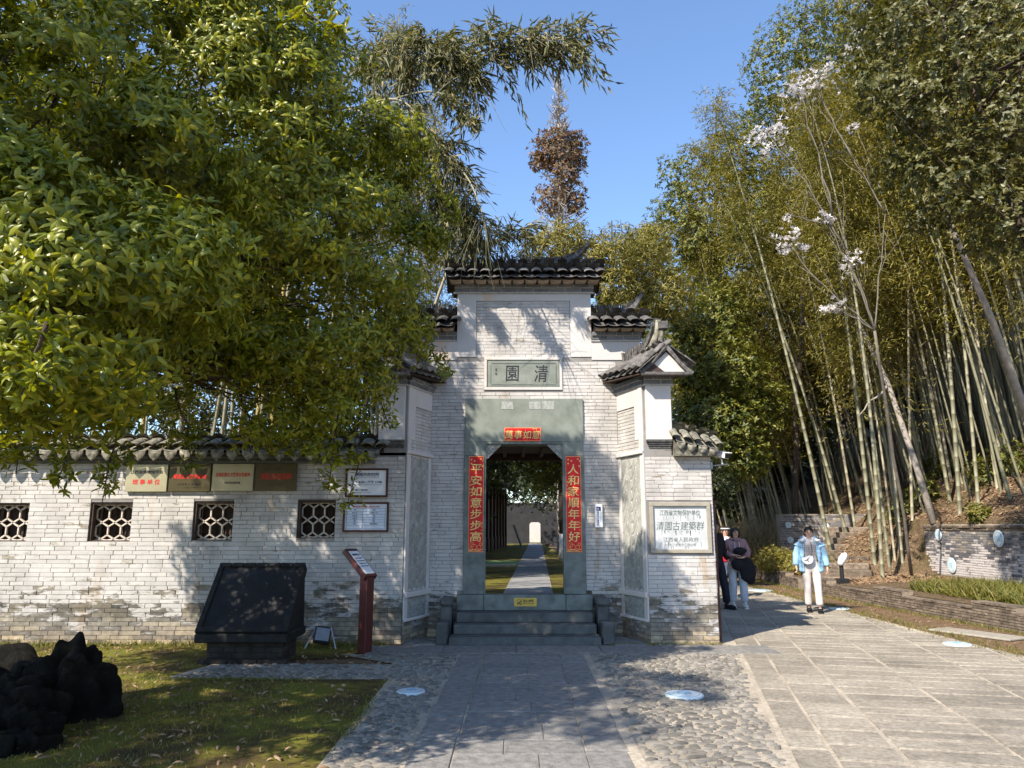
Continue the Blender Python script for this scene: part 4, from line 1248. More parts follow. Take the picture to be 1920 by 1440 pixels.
# porcelain discs set in the paving and on the walls
def disc(c, nrm, d, lab, name='porcelain_disc'):
    c = Vector(c); nrm = Vector(nrm).normalized()
    t_ = thing(name, lab, 'disc', c, group='round porcelain discs')
    ax = Vector((0, 0, 1)) if abs(nrm.z) < .9 else Vector((0, 1, 0))
    X = ax.cross(nrm).normalized(); Y = nrm.cross(X)
    def ringm(rs_, hs, mat, nm):
        mb = MB(); n = 28; V = []; F = []
        for r, h in zip(rs_, hs):
            for i in range(n):
                a = 2 * math.pi * i / n; V.append(c + X * r * math.cos(a) + Y * r * math.sin(a) + nrm * h)
        for k in range(len(rs_) - 1):
            for i in range(n): F.append((k * n + i, k * n + (i + 1) % n, (k + 1) * n + (i + 1) % n, (k + 1) * n + i))
        F.append(tuple((len(rs_) - 1) * n + i for i in range(n)))
        mb.add(V, F); return mb.build(nm, M[mat], t_, smooth=False)
    r = d / 2
    ringm([r, r, r * .93], [0, .016, .022], 'porcelain', 'plate')
    ringm([r * .80, r * .80, r * .77], [.0221, .024, .0245], 'porcelain_b', 'blue_ring')
    ringm([r * .765, r * .75], [.0246, .026], 'porcelain', 'inner_plate')
    mb = MB()
    for (u0, v0, u1, v1) in ((-.28, -.25, -.28, .25), (-.28, .25, -.05, .25), (-.05, .25, -.05, -.25), (.08, -.25, .08, .25), (.08, .25, .3, .25), (.3, .25, .3, -.25), (-.28, 0, -.05, 0), (.08, 0, .3, 0), (-.05, -.25, .08, -.25)):
        mb.tube([c + X * u0 * r + Y * v0 * r + nrm * .028, c + X * u1 * r + Y * v1 * r + nrm * .028], r * .025, 4)
    mb.build('seal_mark', M['porcelain_b'], t_)
UPV = (0, 0, 1)
disc((-.99, 7.75, .006), UPV, .28, 'small white disc set in the shaded cobbles left of the walkway')
disc((1.65, 7.59, .008), UPV, .37, 'white disc in the cobbles right of the walkway, half in sun')
disc((6.12, 10.75, .008), UPV, .36, 'white disc at the sunny right edge of the road below the stone slab')
disc((6.45, 15.3, .008), UPV, .40, 'white disc at the road edge beside the feet of the woman in blue')
disc((6.3, 19.6, .008), UPV, .6, 'white disc farthest back on the road, near the low wall')

# ------------------------------------------------------------------ right bank: verge, low kerb wall, terrace, hillside
sheet('verge', [(6.3, 2), (9.5, 2), (8.4, 22), (8.0, 34), (6.6, 34), (6.3, 20)], -.002, M['soil'])
def kx(y):
    return 7.95 - (y - 10) * .075 if y < 18 else 7.35 + (y - 18) * .04
def smooth01(a, b, x):
    t = min(1, max(0, (x - a) / (b - a))); return t * t * (3 - 2 * t)
def hz(x, y):
    d = x - kx(y)
    if d < .15: return .22
    base = .29 + .05 * d
    nz = .10 * math.sin(x * 1.3 + y * .7) + .07 * math.sin(x * 2.9 - y * 2.1)
    wall = base if x < 10.62 else 1.62 + .62 * (x - 10.62) + nz
    s = max(0, x - kx(y) - .5)
    slope = base + .42 * s + .05 * min(s, 12) + nz * smooth01(.2, 1.5, s)
    k = smooth01(19.4, 20.6, y)
    h = wall * (1 - k) + slope * k
    if y > 30: h += (y - 30) * .12 * smooth01(0, 4, d)
    return h
ys_ = list(np.arange(3, 30, .5)) + list(np.arange(30, 90, 2.5))
xs_off = [.16, .3, .6, 1, 1.4, 1.8, 2.2]
V, F = [], []
NXC = 46
for y in ys_:
    k0 = kx(y) + .16
    xs = [k0 + (10.60 - k0) * i / 9 for i in range(10)] + [10.63] + [10.9 + i * .5 for i in range(20)] + [21.5 + i * 3.5 for i in range(15)]
    for x in xs: V.append((x, y, hz(x, y)))
    NXC = len(xs)
for i in range(len(ys_) - 1):
    for j in range(NXC - 1): F.append((i * NXC + j, i * NXC + j + 1, (i + 1) * NXC + j + 1, (i + 1) * NXC + j))
mb = MB(); mb.add(V, F); hill = mb.build('hillside', M['litter'], None, smooth=True); hill['kind'] = 'structure'

M['old_brick'] = simple('old_weathered_brick', (.21, .165, .125), .9, .5, 10, .008, .6, .15, piece=.45)
M['old_brick_w'] = None
def patchy_brick_mat():
    m, t, b, o = new_mat('patchy_white_brick')
    g = nd(t, 'ShaderNodeNewGeometry'); sp = nd(t, 'ShaderNodeSeparateXYZ'); t.links.new(g.outputs['Position'], sp.inputs[0])
    r = piece_random(t)
    brick = ramp(t, r, [(0, (.10, .10, .115)), (.6, (.21, .20, .20)), (1, (.30, .25, .19))])
    zz = nd(t, 'ShaderNodeMapRange'); zz.inputs[1].default_value = .4; zz.inputs[2].default_value = 1.6; zz.inputs[3].default_value = .2; zz.inputs[4].default_value = -.22
    t.links.new(sp.outputs[2], zz.inputs[0])
    w = math_(t, 'ADD', math_(t, 'ADD', noise(t, 1.6, 6, .7), zz.outputs[0]), math_(t, 'MULTIPLY', math_(t, 'SUBTRACT', r, .5), .22))
    c = mix(t, ramp(t, w, [(.44, gray(0)), (.54, gray(.9))]), brick, (.56, .52, .50))
    tp = ramp(t, sp.outputs[2], [(0, gray(0)), (1, gray(1))])
    t.links.new(c, b.inputs['Base Color']); b.inputs['Roughness'].default_value = .9; b.inputs['Specular IOR Level'].default_value = .15
    bump(t, b, noise(t, 30, 6, .7), .5, .006)
    return m
M['patchy'] = patchy_brick_mat()
M['old_joint'] = simple('old_joint', (.24, .19, .14), .95, .3, 14, .006)
kw = thing('kerb_wall', 'low brown brick kerb wall along the planted bank right of the road', 'wall', (kx(12), 12, 0))
mb = MB(); kb = Pieces(kw, 'brick', BRICKS, M['old_brick']); kc = Pieces(kw, 'cap_stone', [(np.array([(x, y, z) for z in (-.5, .5) for y in (-.5, .5) for x in (-.5, .5)]), np.array([(0, 2, 3, 1), (4, 5, 7, 6), (0, 1, 5, 4), (2, 6, 7, 3), (0, 4, 6, 2), (1, 3, 7, 5)]))], M['old_brick'])
yy = [3 + i * 1.0 for i in range(24)]
for a, b in zip(yy, yy[1:]):
    if 18.6 < a < 20.0: continue
    p, q = Vector((kx(a), a, 0)), Vector((kx(b), b, 0))
    u = (q - p).normalized(); n = Vector((-u.y, u.x, 0))
    if n.x > 0: n = -n
    hgt = .26 if int(a) % 3 else .36
    mb.box(0, (q - p).length + .01, .0, .22, -.01, hgt, M=basis(p, u, -n, (0, 0, 1)))
    brick_field(kb, p, u, n, (q - p).length, hgt, bl=.26, bh=.045, joint=.010, proud=.016, depth=.05)
    L = (q - p).length
    for k in range(3):
        cc = p + u * (L * (k + .5) / 3) - n * .11 + Vector((0, 0, hgt + .014))
        kc.add(basis(cc, u, -n, (0, 0, 1), L / 3 - .015, .27, .03))
mb.build('wall_core', M['old_joint'], kw, fixn=True); kb.flush(); kc.flush()
sl = thing('stone_slab', 'flat pale stone slab lying on the verge beside the road', 'slab', G(1850, 1192).to_tuple())
c = G(1850, 1190)
mb = MB(); mb.box(-.62, .62, -.24, .24, .0, .035, bev=.01, M=basis((7.0, 11.75, .0), Vector((.45, -.9, 0)).normalized(), Vector((.9, .45, 0)).normalized(), (0, 0, 1))); mb.build('slab_block', M['marble_frame'], sl)

rw = thing('retaining_wall', 'brick retaining wall with three round porcelain discs on the right bank', 'wall', (10.5, 14, .4))
mb = MB(); rb = Pieces(rw, 'brick', BRICKS, M['patchy'])
p, q = Vector((10.25, 8.0, 0)), Vector((10.62, 19.6, 0))
u = (q - p).normalized(); n = Vector((-u.y, u.x, 0)); n = n if n.x < 0 else -n
mb.box(0, (q - p).length, 0, .3, .2, 1.66, M=basis(p, u, -n, (0, 0, 1))); mb.build('wall_core', M['slab_joint'], rw, fixn=True)
s0 = 6.0
brick_field(rb, p + u * s0 + Vector((0, 0, .3)), u, n, (q - p).length - s0, 1.22, bl=.24, bh=.054, joint=.010, proud=.012)
ew = u
brick_field(rb, q + Vector((0, 0, .3)), -n, u, .3, 1.22, bl=.2, bh=.054)
rb.flush()
cpz = Pieces(rw, 'coping_brick', BRICKS, M['old_brick'])
for r_ in range(2):
    brick_field(cpz, p + u * s0 + Vector((0, 0, 1.52 + .06 * r_)), u, n, (q - p).length - s0, .06, bl=.26, bh=.058, proud=.03 + .02 * r_)
cpz.flush()
def on_wall(px, py):
    # meet the view ray with the wall plane
    a = (px - 960) / FPX; b = -(py - 720) / FPX
    d = Vector((a, _c - b * _s, _s + b * _c)); o = Vector((0, 0, CAMZ))
    t = (p + n * .03 - o).dot(n) / d.dot(n)
    return o + d * t
disc(on_wall(1873, 1010), n, .36, 'round white disc on the retaining wall, upper right of the three')
disc(on_wall(1785, 1060), n, .36, 'round white disc low on the retaining wall')
disc(on_wall(1760, 1003), n, .28, 'smaller round disc near the far top corner of the retaining wall')

fw = thing('far_brick_wall', 'patchy brick wall with small discs far behind the bamboo', 'wall', (9.2, 24, .4))
mb = MB(); mb.box(8.45, 11.2, 24.0, 24.3, .2, 2.0); mb.build('wall_core', M['slab_joint'], fw)
fb = Pieces(fw, 'brick', BRICKS, M['patchy']); brick_field(fb, (8.45, 24, .3), (1, 0, 0), (0, -1, 0), 2.7, 1.7, bl=.3, bh=.075, joint=.012); fb.flush()
for (x, z, l) in ((8.72, 1.66, 'left'), (9.9, 1.62, 'right'), (8.75, 1.2, 'lowest')):
    disc((x, 23.97, z), (-.5, -.85, 0), .20, 'tiny pale disc on the far brick wall, %s of three' % l)

st = thing('hill_steps', 'rough brown stone steps climbing the bank among the bamboo', 'steps', (8.2, 19.2, .3))
for k in range(9):
    z = .38 + k * .15
    c = Vector((8.15 + k * .22, 19.0 + k * .42, z))
    mb = MB(); dr_ = Vector((.46, .88, 0)).normalized(); sd_ = Vector((.88, -.46, 0)).normalized()
    mb.box(-.62 + RND.uniform(-.05, .05), .62 + RND.uniform(-.05, .05), 0, .5, -.25, RND.uniform(-.01, .02), bev=.02, M=basis(c, sd_, dr_, (0, 0, 1))); mb.build('step', M['old_brick'], st, fixn=True)

# ------------------------------------------------------------------ behind the gate
CZ = .36
mb = MB(); mb.box(-16, 2.3, YC + .43, 72, -.01, CZ); g_ = mb.build('courtyard_ground', M['moss'], None); g_['kind'] = 'structure'
def cpx(y): return .25 + (y - 13) * .034
mb = MB(); mb.add([(cpx(12.1) - .47, 12.1, CZ + .004), (cpx(12.1) + .47, 12.1, CZ + .004), (cpx(57) + .47, 57, CZ + .004), (cpx(57) - .47, 57, CZ + .004)], [(0, 1, 2, 3)])
cp_ = mb.build('courtyard_path', M['slab_joint'], None); cp_['kind'] = 'structure'
M['slab_c'] = simple('courtyard_slab', (.27, .27, .27), .85, .2, 9, .006, .5, .2, piece=.2)
cpp = Pieces(cp_, 'slab', SLABV, M['slab_c']); y = 12.12
while y < 56:
    L = RND.uniform(.3, .42) * (1 if y < 30 else 2)
    cpp.add(basis((cpx(y), y + L / 2, CZ + .004), (1, 0, 0), (0, 1, 0), (0, 0, 1), .92, L - .015, .010)); y += L
cpp.flush()
mb = MB(); mb.add([(-6, 24.8, CZ + .005), (cpx(26) - .5, 24.8, CZ + .005), (cpx(29) - .5, 28.6, CZ + .005), (-6, 28.6, CZ + .005)], [(0, 1, 2, 3)])
M['turf'] = simple('bright_turf', (.15, .24, .09), .9, .2, 12, .01)
o = mb.build('turf_strip', M['turf'], None); o['kind'] = 'structure'
mb = MB(); mb.box(-6, cpx(24) - .5, 24.2, 24.7, CZ + .001, CZ + .06, bev=.01); o = mb.build('stone_edging', M['slab_joint'], None); o['kind'] = 'structure'
M['hall_wall'] = simple('grey_plaster_hall_wall', (.24, .24, .245), .85, .2, 2, .004)
hall = thing('garden_hall', 'long grey hall with dark timber columns on the left inside the garden', 'building', (-2.2, 34, CZ))
p0, p1 = Vector((-2.3, 27.5, CZ)), Vector((-.3, 50, CZ)); u = (p1 - p0).normalized(); nn = Vector((u.y, -u.x, 0))
Mx = basis(p0, u, -nn, (0, 0, 1)); LL = (p1 - p0).length
mb = MB(); mb.box(0, LL, .1, 6, 0, 3.6, M=Mx); mb.build('wall', M['hall_wall'], hall, fixn=True)
for k in range(14):
    s = k * LL / 13.5
    mb = MB(); mb.box(s, s + .14, -.03, .1, 0, 3.6, bev=.01, M=Mx); mb.build('column', M['wood_dark'], hall, fixn=True)
    if k < 13:
        mb = MB(); mb.box(s + .3, s + LL / 13.5 - .1, .04, .11, 0, .7, M=Mx); mb.build('dado_panel', M['wood_dark'], hall, fixn=True)
mb = MB(); mb.add([Mx @ Vector(v) for v in ((-.5, -.9, 3.5), (LL + .5, -.9, 3.5), (LL + .5, 3, 5), (-.5, 3, 5), (-.5, -.9, 3.4), (LL + .5, -.9, 3.4), (LL + .5, 3, 4.9), (-.5, 3, 4.9))], [(0, 1, 2, 3), (7, 6, 5, 4), (0, 4, 5, 1), (1, 5, 6, 2), (0, 3, 7, 4)])
mb.build('roof', M['tile'], hall)
M['end_wall'] = simple('shade_toned_end_wall', (.03, .03, .032), .85, .3, 2, .004)  # wall colour darkened to stand in for tree shade on it
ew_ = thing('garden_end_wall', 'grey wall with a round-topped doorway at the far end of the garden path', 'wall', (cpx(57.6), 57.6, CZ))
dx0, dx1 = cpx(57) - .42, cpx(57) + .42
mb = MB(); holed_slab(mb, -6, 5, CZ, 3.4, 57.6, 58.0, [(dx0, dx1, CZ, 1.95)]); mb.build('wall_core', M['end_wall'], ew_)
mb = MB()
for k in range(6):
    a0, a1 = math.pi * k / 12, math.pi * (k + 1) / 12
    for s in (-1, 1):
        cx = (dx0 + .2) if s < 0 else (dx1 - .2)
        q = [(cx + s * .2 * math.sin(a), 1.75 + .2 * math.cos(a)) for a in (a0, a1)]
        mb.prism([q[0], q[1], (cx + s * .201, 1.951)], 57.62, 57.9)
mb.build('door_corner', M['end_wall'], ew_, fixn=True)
mb = MB(); mb.box(dx0 - .05, dx1 + .05, 57.5, 58.05, CZ - .0, CZ + .03); mb.build('door_sill', M['slab_c'], ew_)
lwl = thing('white_inner_wall', 'bright white sunlit wall seen through the far garden doorway', 'wall', (2, 63, CZ))
mb = MB(); mb.box(-8, 9, 63, 63.3, CZ, 3.0); mb.box(-8.1, 9.1, 62.9, 63.4, 3.001, 3.1, bev=.02); mb.build('wall_core', M['plaster'], lwl)
# leaning pale boards inside the garden
lb = thing('leaning_board', 'pale board leaning against the dark wall deep inside the garden', 'board', (.35, 43, CZ))
mb = MB(); mb.tube([(.1, 43, CZ + 1.35), (.55, 42.8, CZ + .1)], .06, 4); mb.build('board_face', M['hall_wall'], lb)

# ------------------------------------------------------------------ things on the lawn
bd = thing('stele_board', 'slanted black stone board with raised frame on a brick plinth', 'stele', (-3.2, 9.4, 0))
xa, xb = -3.75, -2.65
A = Vector((xa, 9.22, .37)); 
up_ = Vector((0, .66, .76)); H_ = up_.length; up_.normalize(); nrm_ = Vector((0, -up_.z, up_.y))
Mx = basis(A, (1, 0, 0), up_, nrm_)
W_ = xb - xa
mb = MB(); mb.box(.07, W_ - .07, .07, H_ - .06, -.02, .012, M=Mx); mb.build('slate_face', M['black_stone'], bd, fixn=True)
fpz = MB()
for (a, b, c, d) in ((0, W_, 0, .07), (0, .07, .07, H_ - .06), (W_ - .07, W_, .07, H_ - .06)): fpz.box(a, b, c, d, -.11, .03, bev=.008, M=Mx)
n_ = 7
for k in range(n_): fpz.box(W_ * k / n_ + .003, W_ * (k + 1) / n_ - .003, H_ - .06, H_, -.11, .034, bev=.006, M=Mx)
fpz.build('frame', M['black_frame'], bd, fixn=True)
mb = MB(); mb.add([(xa + .02, 9.28, .26), (xb - .02, 9.28, .26), (xb - .02, 10.0, .26), (xa + .02, 10.0, .26), (xa + .02, 9.32, .36), (xb - .02, 9.32, .36), (xb - .02, 9.92, 1.05), (xa + .02, 9.92, 1.05)],
   [(0, 1, 5, 4), (1, 2, 6, 5), (2, 3, 7, 6), (3, 0, 4, 7), (4, 5, 6, 7), (3, 2, 1, 0)]); mb.build('back_block', M['black_frame'], bd, fixn=True)
mb = MB(); mb.box(xa - .0, xb, 9.20, 10.02, .255, .36, bev=.015); mb.build('base_slab', M['black_frame'], bd)
pb = Pieces(bd, 'brick', BRICKS, M['plinth_brick'])
mb = MB(); mb.box(xa + .10, xb - .10, 9.38, 9.95, 0, .25); mb.build('plinth_core', M['black_frame'], bd)
brick_field(pb, (xa + .09, 9.38, .0), (1, 0, 0), (0, -1, 0), W_ - .18, .25, bl=.2, bh=.062)
brick_field(pb, (xb - .10, 9.38, .0), (0, 1, 0), (1, 0, 0), .57, .25, bl=.2, bh=.062)
brick_field(pb, (xa + .02, 9.30, .0), (1, 0, 0), (0, -1, 0), W_ - .04, .055, bl=.24, bh=.055, depth=.09)
pb.flush()

ip = thing('information_post', 'maroon slanted information post with a small white panel', 'signpost', (-1.90, 10.1, 0), math.radians(-33))
Mi = WM[ip.name]
mb = MB(); mb.box(-.065, .065, -.07, .07, 0, .98, bev=.006, M=Mi); mb.build('column', M['maroon'], ip)
dv = Vector((-.66, 0, .56)).normalized(); nv = Vector((.56, 0, .66)).normalized()
Mh = Mi @ basis((.075, 0, .98), dv, (0, 1, 0), nv)
mb = MB(); mb.box(-.01, .52, -.11, .11, -.075, 0, bev=.006, M=Mh); mb.build('slanted_head', M['maroon'], ip, fixn=True)
mb = MB(); mb.box(.03, .46, -.085, .085, .0, .006, M=Mh); mb.build('white_plate', M['white_panel'], ip, fixn=True)
Mt = Mh @ basis((.25, .0, .0075), (0, 1, 0), (1, 0, 0), (0, 0, 1))
text(ip, '温馨提示', Mt @ Matrix.Translation(Vector((0, .14, 0))), .14, .035, 'black_ink', .02)
for k, s in enumerate(('请勿攀爬', '请勿吸烟', '注意安全', '爱护文物')): text(ip, s, Mt @ Matrix.Translation(Vector((0, .07 - k * .05, 0))), .13, .02, 'black_ink', .01)

fl = thing('floodlight', 'small grey floodlight on splayed legs at the foot of the wall', 'floodlight', (-2.55, 10.55, 0))
mb = MB(); Mf = Matrix.Translation(Vector((-2.56, 10.55, .17))) @ Matrix.Rotation(math.radians(-35), 4, 'X') @ Matrix.Rotation(math.radians(15), 4, 'Z')
mb.box(-.11, .11, -.03, .03, -.13, .11, bev=.015, M=Mf); mb.build('lamp_body', M['dark_plastic'], fl, fixn=True)
mb = MB(); mb.box(-.09, .09, -.036, -.031, -.10, .08, M=Mf); mb.build('lamp_glass', M['grey_metal'], fl, fixn=True)
for (x, s) in ((-2.72, -1), (-2.40, 1)):
    mb = MB(); mb.tube([(x - s * .06, 10.6, .26), (x + s * .05, 10.45, .0)], .009, 5); mb.build('leg', M['grey_metal'], fl)

def blob(c, r, seed, amp=.25, n=26, m=18, freq=2.2, zcut=-.3, top=None):
    rr = random.Random(seed); ph = [(rr.uniform(-3, 3), rr.uniform(-3, 3), rr.uniform(-3, 3), rr.uniform(0, 6), freq * rr.uniform(.6, 2.6)) for _ in range(22)]
    V, F = [], []
    for i in range(m + 1):
        th = math.pi * i / m
        for j in range(n):
            a = 2 * math.pi * j / n
            d = Vector((math.sin(th) * math.cos(a), math.sin(th) * math.sin(a), math.cos(th)))
            f = 1 + amp * sum(math.sin(Vector(p_[:3]).dot(d) * p_[4] * .5 + p_[3]) / (1 + p_[4] * .35) for p_ in ph) / 3.2
            v = Vector((d.x * r[0] * f, d.y * r[1] * f, d.z * r[2] * (f if top is None else min(f, 1.1))))
            if top is not None and v.z > top: v.z = top + (v.z - top) * .15
            V.append((c[0] + v.x, c[1] + v.y, max(c[2] + v.z, -.02)))
    for i in range(m):
        for j in range(n): F.append((i * n + j, (i + 1) * n + j, (i + 1) * n + (j + 1) % n, i * n + (j + 1) % n))
    return V, F
sp_ = thing('tree_stump', 'large blackened gnarled tree stump in the left corner of the lawn', 'stump', (-4.1, 6.7, 0))
mb = MB()
Vt, Ft = blob((-3.86, 6.9, .06), (.30, .36, .52), 3, .42, 80, 56, 5.5)
Vt = [(x + (.05 - z * .3) * 1.0 * 0 + (x + 3.86) * (1 - z) * .28, y, z) for x, y, z in Vt]
mb.add(Vt, Ft); mb.build('stump_trunk', M['stump'], sp_, smooth=True, fixn=True)
for i, (c_, r_, s_) in enumerate((((-4.16, 6.85, .08), (.36, .36, .36), 5), ((-4.0, 6.35, .02), (.38, .30, .34), 8), ((-3.75, 6.12, -.02), (.25, .22, .28), 12), ((-4.5, 6.25, -.02), (.5, .35, .36), 15), ((-3.95, 5.72, -.04), (.36, .22, .22), 19), ((-3.55, 5.9, -.05), (.2, .2, .2), 22))):
    Vt, Ft = blob(c_, r_, s_, .50, 64, 44, 6.0); mb = MB(); mb.add(Vt, Ft); mb.build('root_lobe', M['stump'], sp_, smooth=True, fixn=True)
rk = thing('dark_rock', 'dark rounded rock behind the stump near the left edge', 'rock', (-5.5, 8.6, 0))
Vt, Ft = blob((-5.55, 8.7, .02), (.34, .3, .30), 31, .16, 22, 14); mb = MB(); mb.add(Vt, Ft); mb.build('rock_body', M['rock'], rk, smooth=True, fixn=True)

gl = thing('bank_lamp', 'small white lamp head on a short black stand at the foot of the hill steps', 'lamp', (7.75, 18.0, .3))
mb = MB(); mb.tube([(7.72, 18.0, .3), (7.72, 18.0, .72)], .05, 8); mb.box(7.58, 7.86, 17.9, 18.1, .3, .42, bev=.02); mb.build('stand', M['dark_plastic'], gl)
mb = MB(); mb.tube([(7.66, 17.95, .72), (7.68, 17.95, .75), (7.74, 17.95, .86), (7.80, 17.95, .95), (7.84, 17.95, .99)], [.03, .07, .09, .075, .03], 10); mb.build('lamp_head', M['white_paint'], gl, smooth=True)
# ================================================================== PLANTS
LEAF8_V = np.array([(0, 0, 0), (.30, -.42, -.02), (.32, 0, .05), (.30, .42, -.02), (.66, -.38, -.09), (.68, 0, -.02), (.66, .38, -.09), (.97, 0, -.27)])
LEAF8_F = np.array([(0, 1, 2), (0, 2, 3), (1, 4, 5), (1, 5, 2), (2, 5, 6), (2, 6, 3), (4, 7, 5), (5, 7, 6)])
LEAF4_V = np.array([(0, 0, 0), (.45, -.5, -.03), (.48, 0, .05), (.45, .5, -.03), (1.0, 0, -.12)])
LEAF4_F = np.array([(0, 1, 2), (0, 2, 3), (1, 4, 2), (2, 4, 3)])
LEAF2_V = np.array([(0, 0, 0), (.42, -.5, .06), (1, 0, -.10), (.42, .5, .06)])
LEAF2_F = np.array([(0, 1, 2), (0, 2, 3)])
def unit(A): return A / (np.linalg.norm(A, axis=-1, keepdims=True) + 1e-9)
def frames(D, N):
    D = unit(D); B = unit(np.cross(N, D)); N = np.cross(D, B)
    return D, B, N
def leaf_arrays(Pt, D, N, L, W, tv=LEAF2_V, tf=LEAF2_F):
    D, B, N = frames(D, N)
    L = np.broadcast_to(L, (len(Pt),)); W = np.broadcast_to(W, (len(Pt),))
    V = Pt[:, None] + L[:, None, None] * (tv[None, :, 0:1] * D[:, None] + tv[None, :, 2:3] * N[:, None]) + (W[:, None, None] * tv[None, :, 1:2]) * B[:, None]
    F = tf[None] + (np.arange(len(Pt)) * len(tv))[:, None, None]
    return V.reshape(-1, 3), F.reshape(-1, 3)
def join(parts):
    Vs, Fs, n = [], [], 0
    for V, F in parts:
        Vs.append(V); Fs.append(F + n); n += len(V)
    return np.concatenate(Vs), np.concatenate(Fs)
def rdir(n):
    v = rng.normal(size=(n, 3)); return unit(v)
def whorls(T, A, k, L, W, spread=(50, 85), tv=LEAF2_V, tf=LEAF2_F, ret_items=False):
    """T tips, A shoot axes; k leaves around each tip"""
    n = len(T)
    A = unit(A); R0 = unit(np.cross(A, rdir(n))); R1 = np.cross(A, R0)
    a = (np.arange(k) * 2.4)[None] + rng.uniform(0, 6.28, (n, 1)) + rng.normal(0, .25, (n, k))
    sp = np.radians(rng.uniform(spread[0], spread[1], (n, k)))
    rad = np.cos(a)[..., None] * R0[:, None] + np.sin(a)[..., None] * R1[:, None]
    D = np.cos(sp)[..., None] * A[:, None] + np.sin(sp)[..., None] * rad
    N = np.sin(sp)[..., None] * A[:, None] - np.cos(sp)[..., None] * rad
    P0 = T[:, None] + A[:, None] * rng.uniform(-.05, .02, (n, k))[..., None] * (L / .1)
    Ls = L * rng.uniform(.65, 1.15, (n, k)); Ws = W * rng.uniform(.8, 1.15, (n, k))
    return P0.reshape(-1, 3), D.reshape(-1, 3), N.reshape(-1, 3), Ls.ravel(), Ws.ravel()
def lump(d, seed, amp):
    r = np.random.default_rng(seed); f = np.zeros(len(d))
    for k in range(10):
        w = r.normal(size=3) * (2.2 + k * .9); f += np.sin(d @ w + r.uniform(0, 6)) / (1.5 + k * .5)
    return 1 + amp * f
def crown_points(ells, n, seed=0, shell=(.72, 1.03), amp=.12, skip=.78, thin=None):
    """points in the outer shell of a union of lumpy ellipsoids; returns points and outward axes"""
    out, ax = [], []
    area = np.array([(a[3] * a[4] + a[4] * a[5] + a[3] * a[5]) * (a[6] if len(a) > 6 else 1) for a in ells]); area = area / area.sum()
    for i, e in enumerate(ells):
        m = int(n * area[i] * 1.5)
        d = rdir(m); f = lump(d, seed * 100 + i, amp)
        rad = rng.uniform(shell[0] ** 2, shell[1] ** 2, m) ** .5 * f
        c = np.array(e[:3]); r = np.array(e[3:6])
        p = c + d * r * rad[:, None]
        keep = np.ones(m, bool)
        for j, q in enumerate(ells):
            if j == i: continue
            keep &= (((p - np.array(q[:3])) / np.array(q[3:6])) ** 2).sum(1) > skip ** 2
        out.append(p[keep]); ax.append(unit(d[keep] / r))
    Pp, Aa = np.concatenate(out), np.concatenate(ax)
    if len(Pp) > n:
        s = rng.permutation(len(Pp))[:n]; Pp, Aa = Pp[s], Aa[s]
    return Pp, Aa
def limb(mb, p, q, r0, r1, wob=.15, n=6, sides=6):
    p, q = np.array(p, float), np.array(q, float); L = np.linalg.norm(q - p)
    t = np.linspace(0, 1, n)[:, None]
    pts = p + (q - p) * t + rng.normal(0, wob * L / n, (n, 3)) * np.sin(np.pi * t)
    mb.tube(pts, np.linspace(r0, r1, n), sides)
    return pts
def local(V, o):
    PM = np.array(WM[o.name].inverted()); return V @ PM[:3, :3].T + PM[:3, 3]

def tree(name, label, base, ells, nleaf, L, W, lmat, tr=.15, k=5, bark='bark', group=None, seed=1, nb=14, amp=.14, cat='tree', shell=(.6, 1.04), up=.55, top=None, spread=(40, 95), tv=LEAF2_V, tf=LEAF2_F, trunk=True, twig=True):
    t_ = thing(name, label, cat, base, group=group)
    nt = nleaf // k
    T, A = crown_points(ells, nt, seed, shell, amp)
    A = unit(A + np.array([0, 0, up]) + rng.normal(0, .35, A.shape))
    P0, D, N, Ls, Ws = whorls(T, A, k, L, W, spread)
    D = D + np.array([0, 0, -.15])
    V, F = leaf_arrays(P0, D, N, Ls, Ws, tv, tf)
    me = np_mesh('crown', local(V, t_), F, M[lmat]); mesh_ob('crown', me, t_, WM[t_.name], kind='stuff')
    if trunk:
        mb = MB()
        c = np.mean([e[:3] for e in ells], axis=0); topz = max(e[2] for e in ells) if top is None else top
        b = np.array(base, float)
        mid = np.array([(c[0] * .7 + b[0] * .3), (c[1] * .7 + b[1] * .3), b[2] + (topz - b[2]) * .62])
        pts = limb(mb, b - np.array([0, 0, .1]), mid, tr, tr * .5, .08, 9, 10)
        end = np.array([c[0], c[1], topz]); p2 = limb(mb, mid, end, tr * .5, tr * .14, .1, 7, 7)
        allp = np.concatenate([pts[4:], p2])
        idx = rng.permutation(len(T))[:nb * 6]
        for i in idx[:nb]:
            q = T[i]; s = allp[np.argmin(((allp - q) ** 2).sum(1) + (allp[:, 2] > q[2]) * 9)]
            br = limb(mb, s, q * .93 + s * .07, tr * .17, tr * .03, .16, 6, 5)
            for jj in range(4):
                q2 = T[idx[nb + (jj + i) % (len(idx) - nb)]] if len(idx) > nb else q
                st_ = br[3]; dd = q2 - st_
                if np.linalg.norm(dd) < 2.2: limb(mb, st_, q2, tr * .09, tr * .02, .2, 4, 4)
        mb.build('trunk', M[bark], t_, smooth=True)
    return t_, T

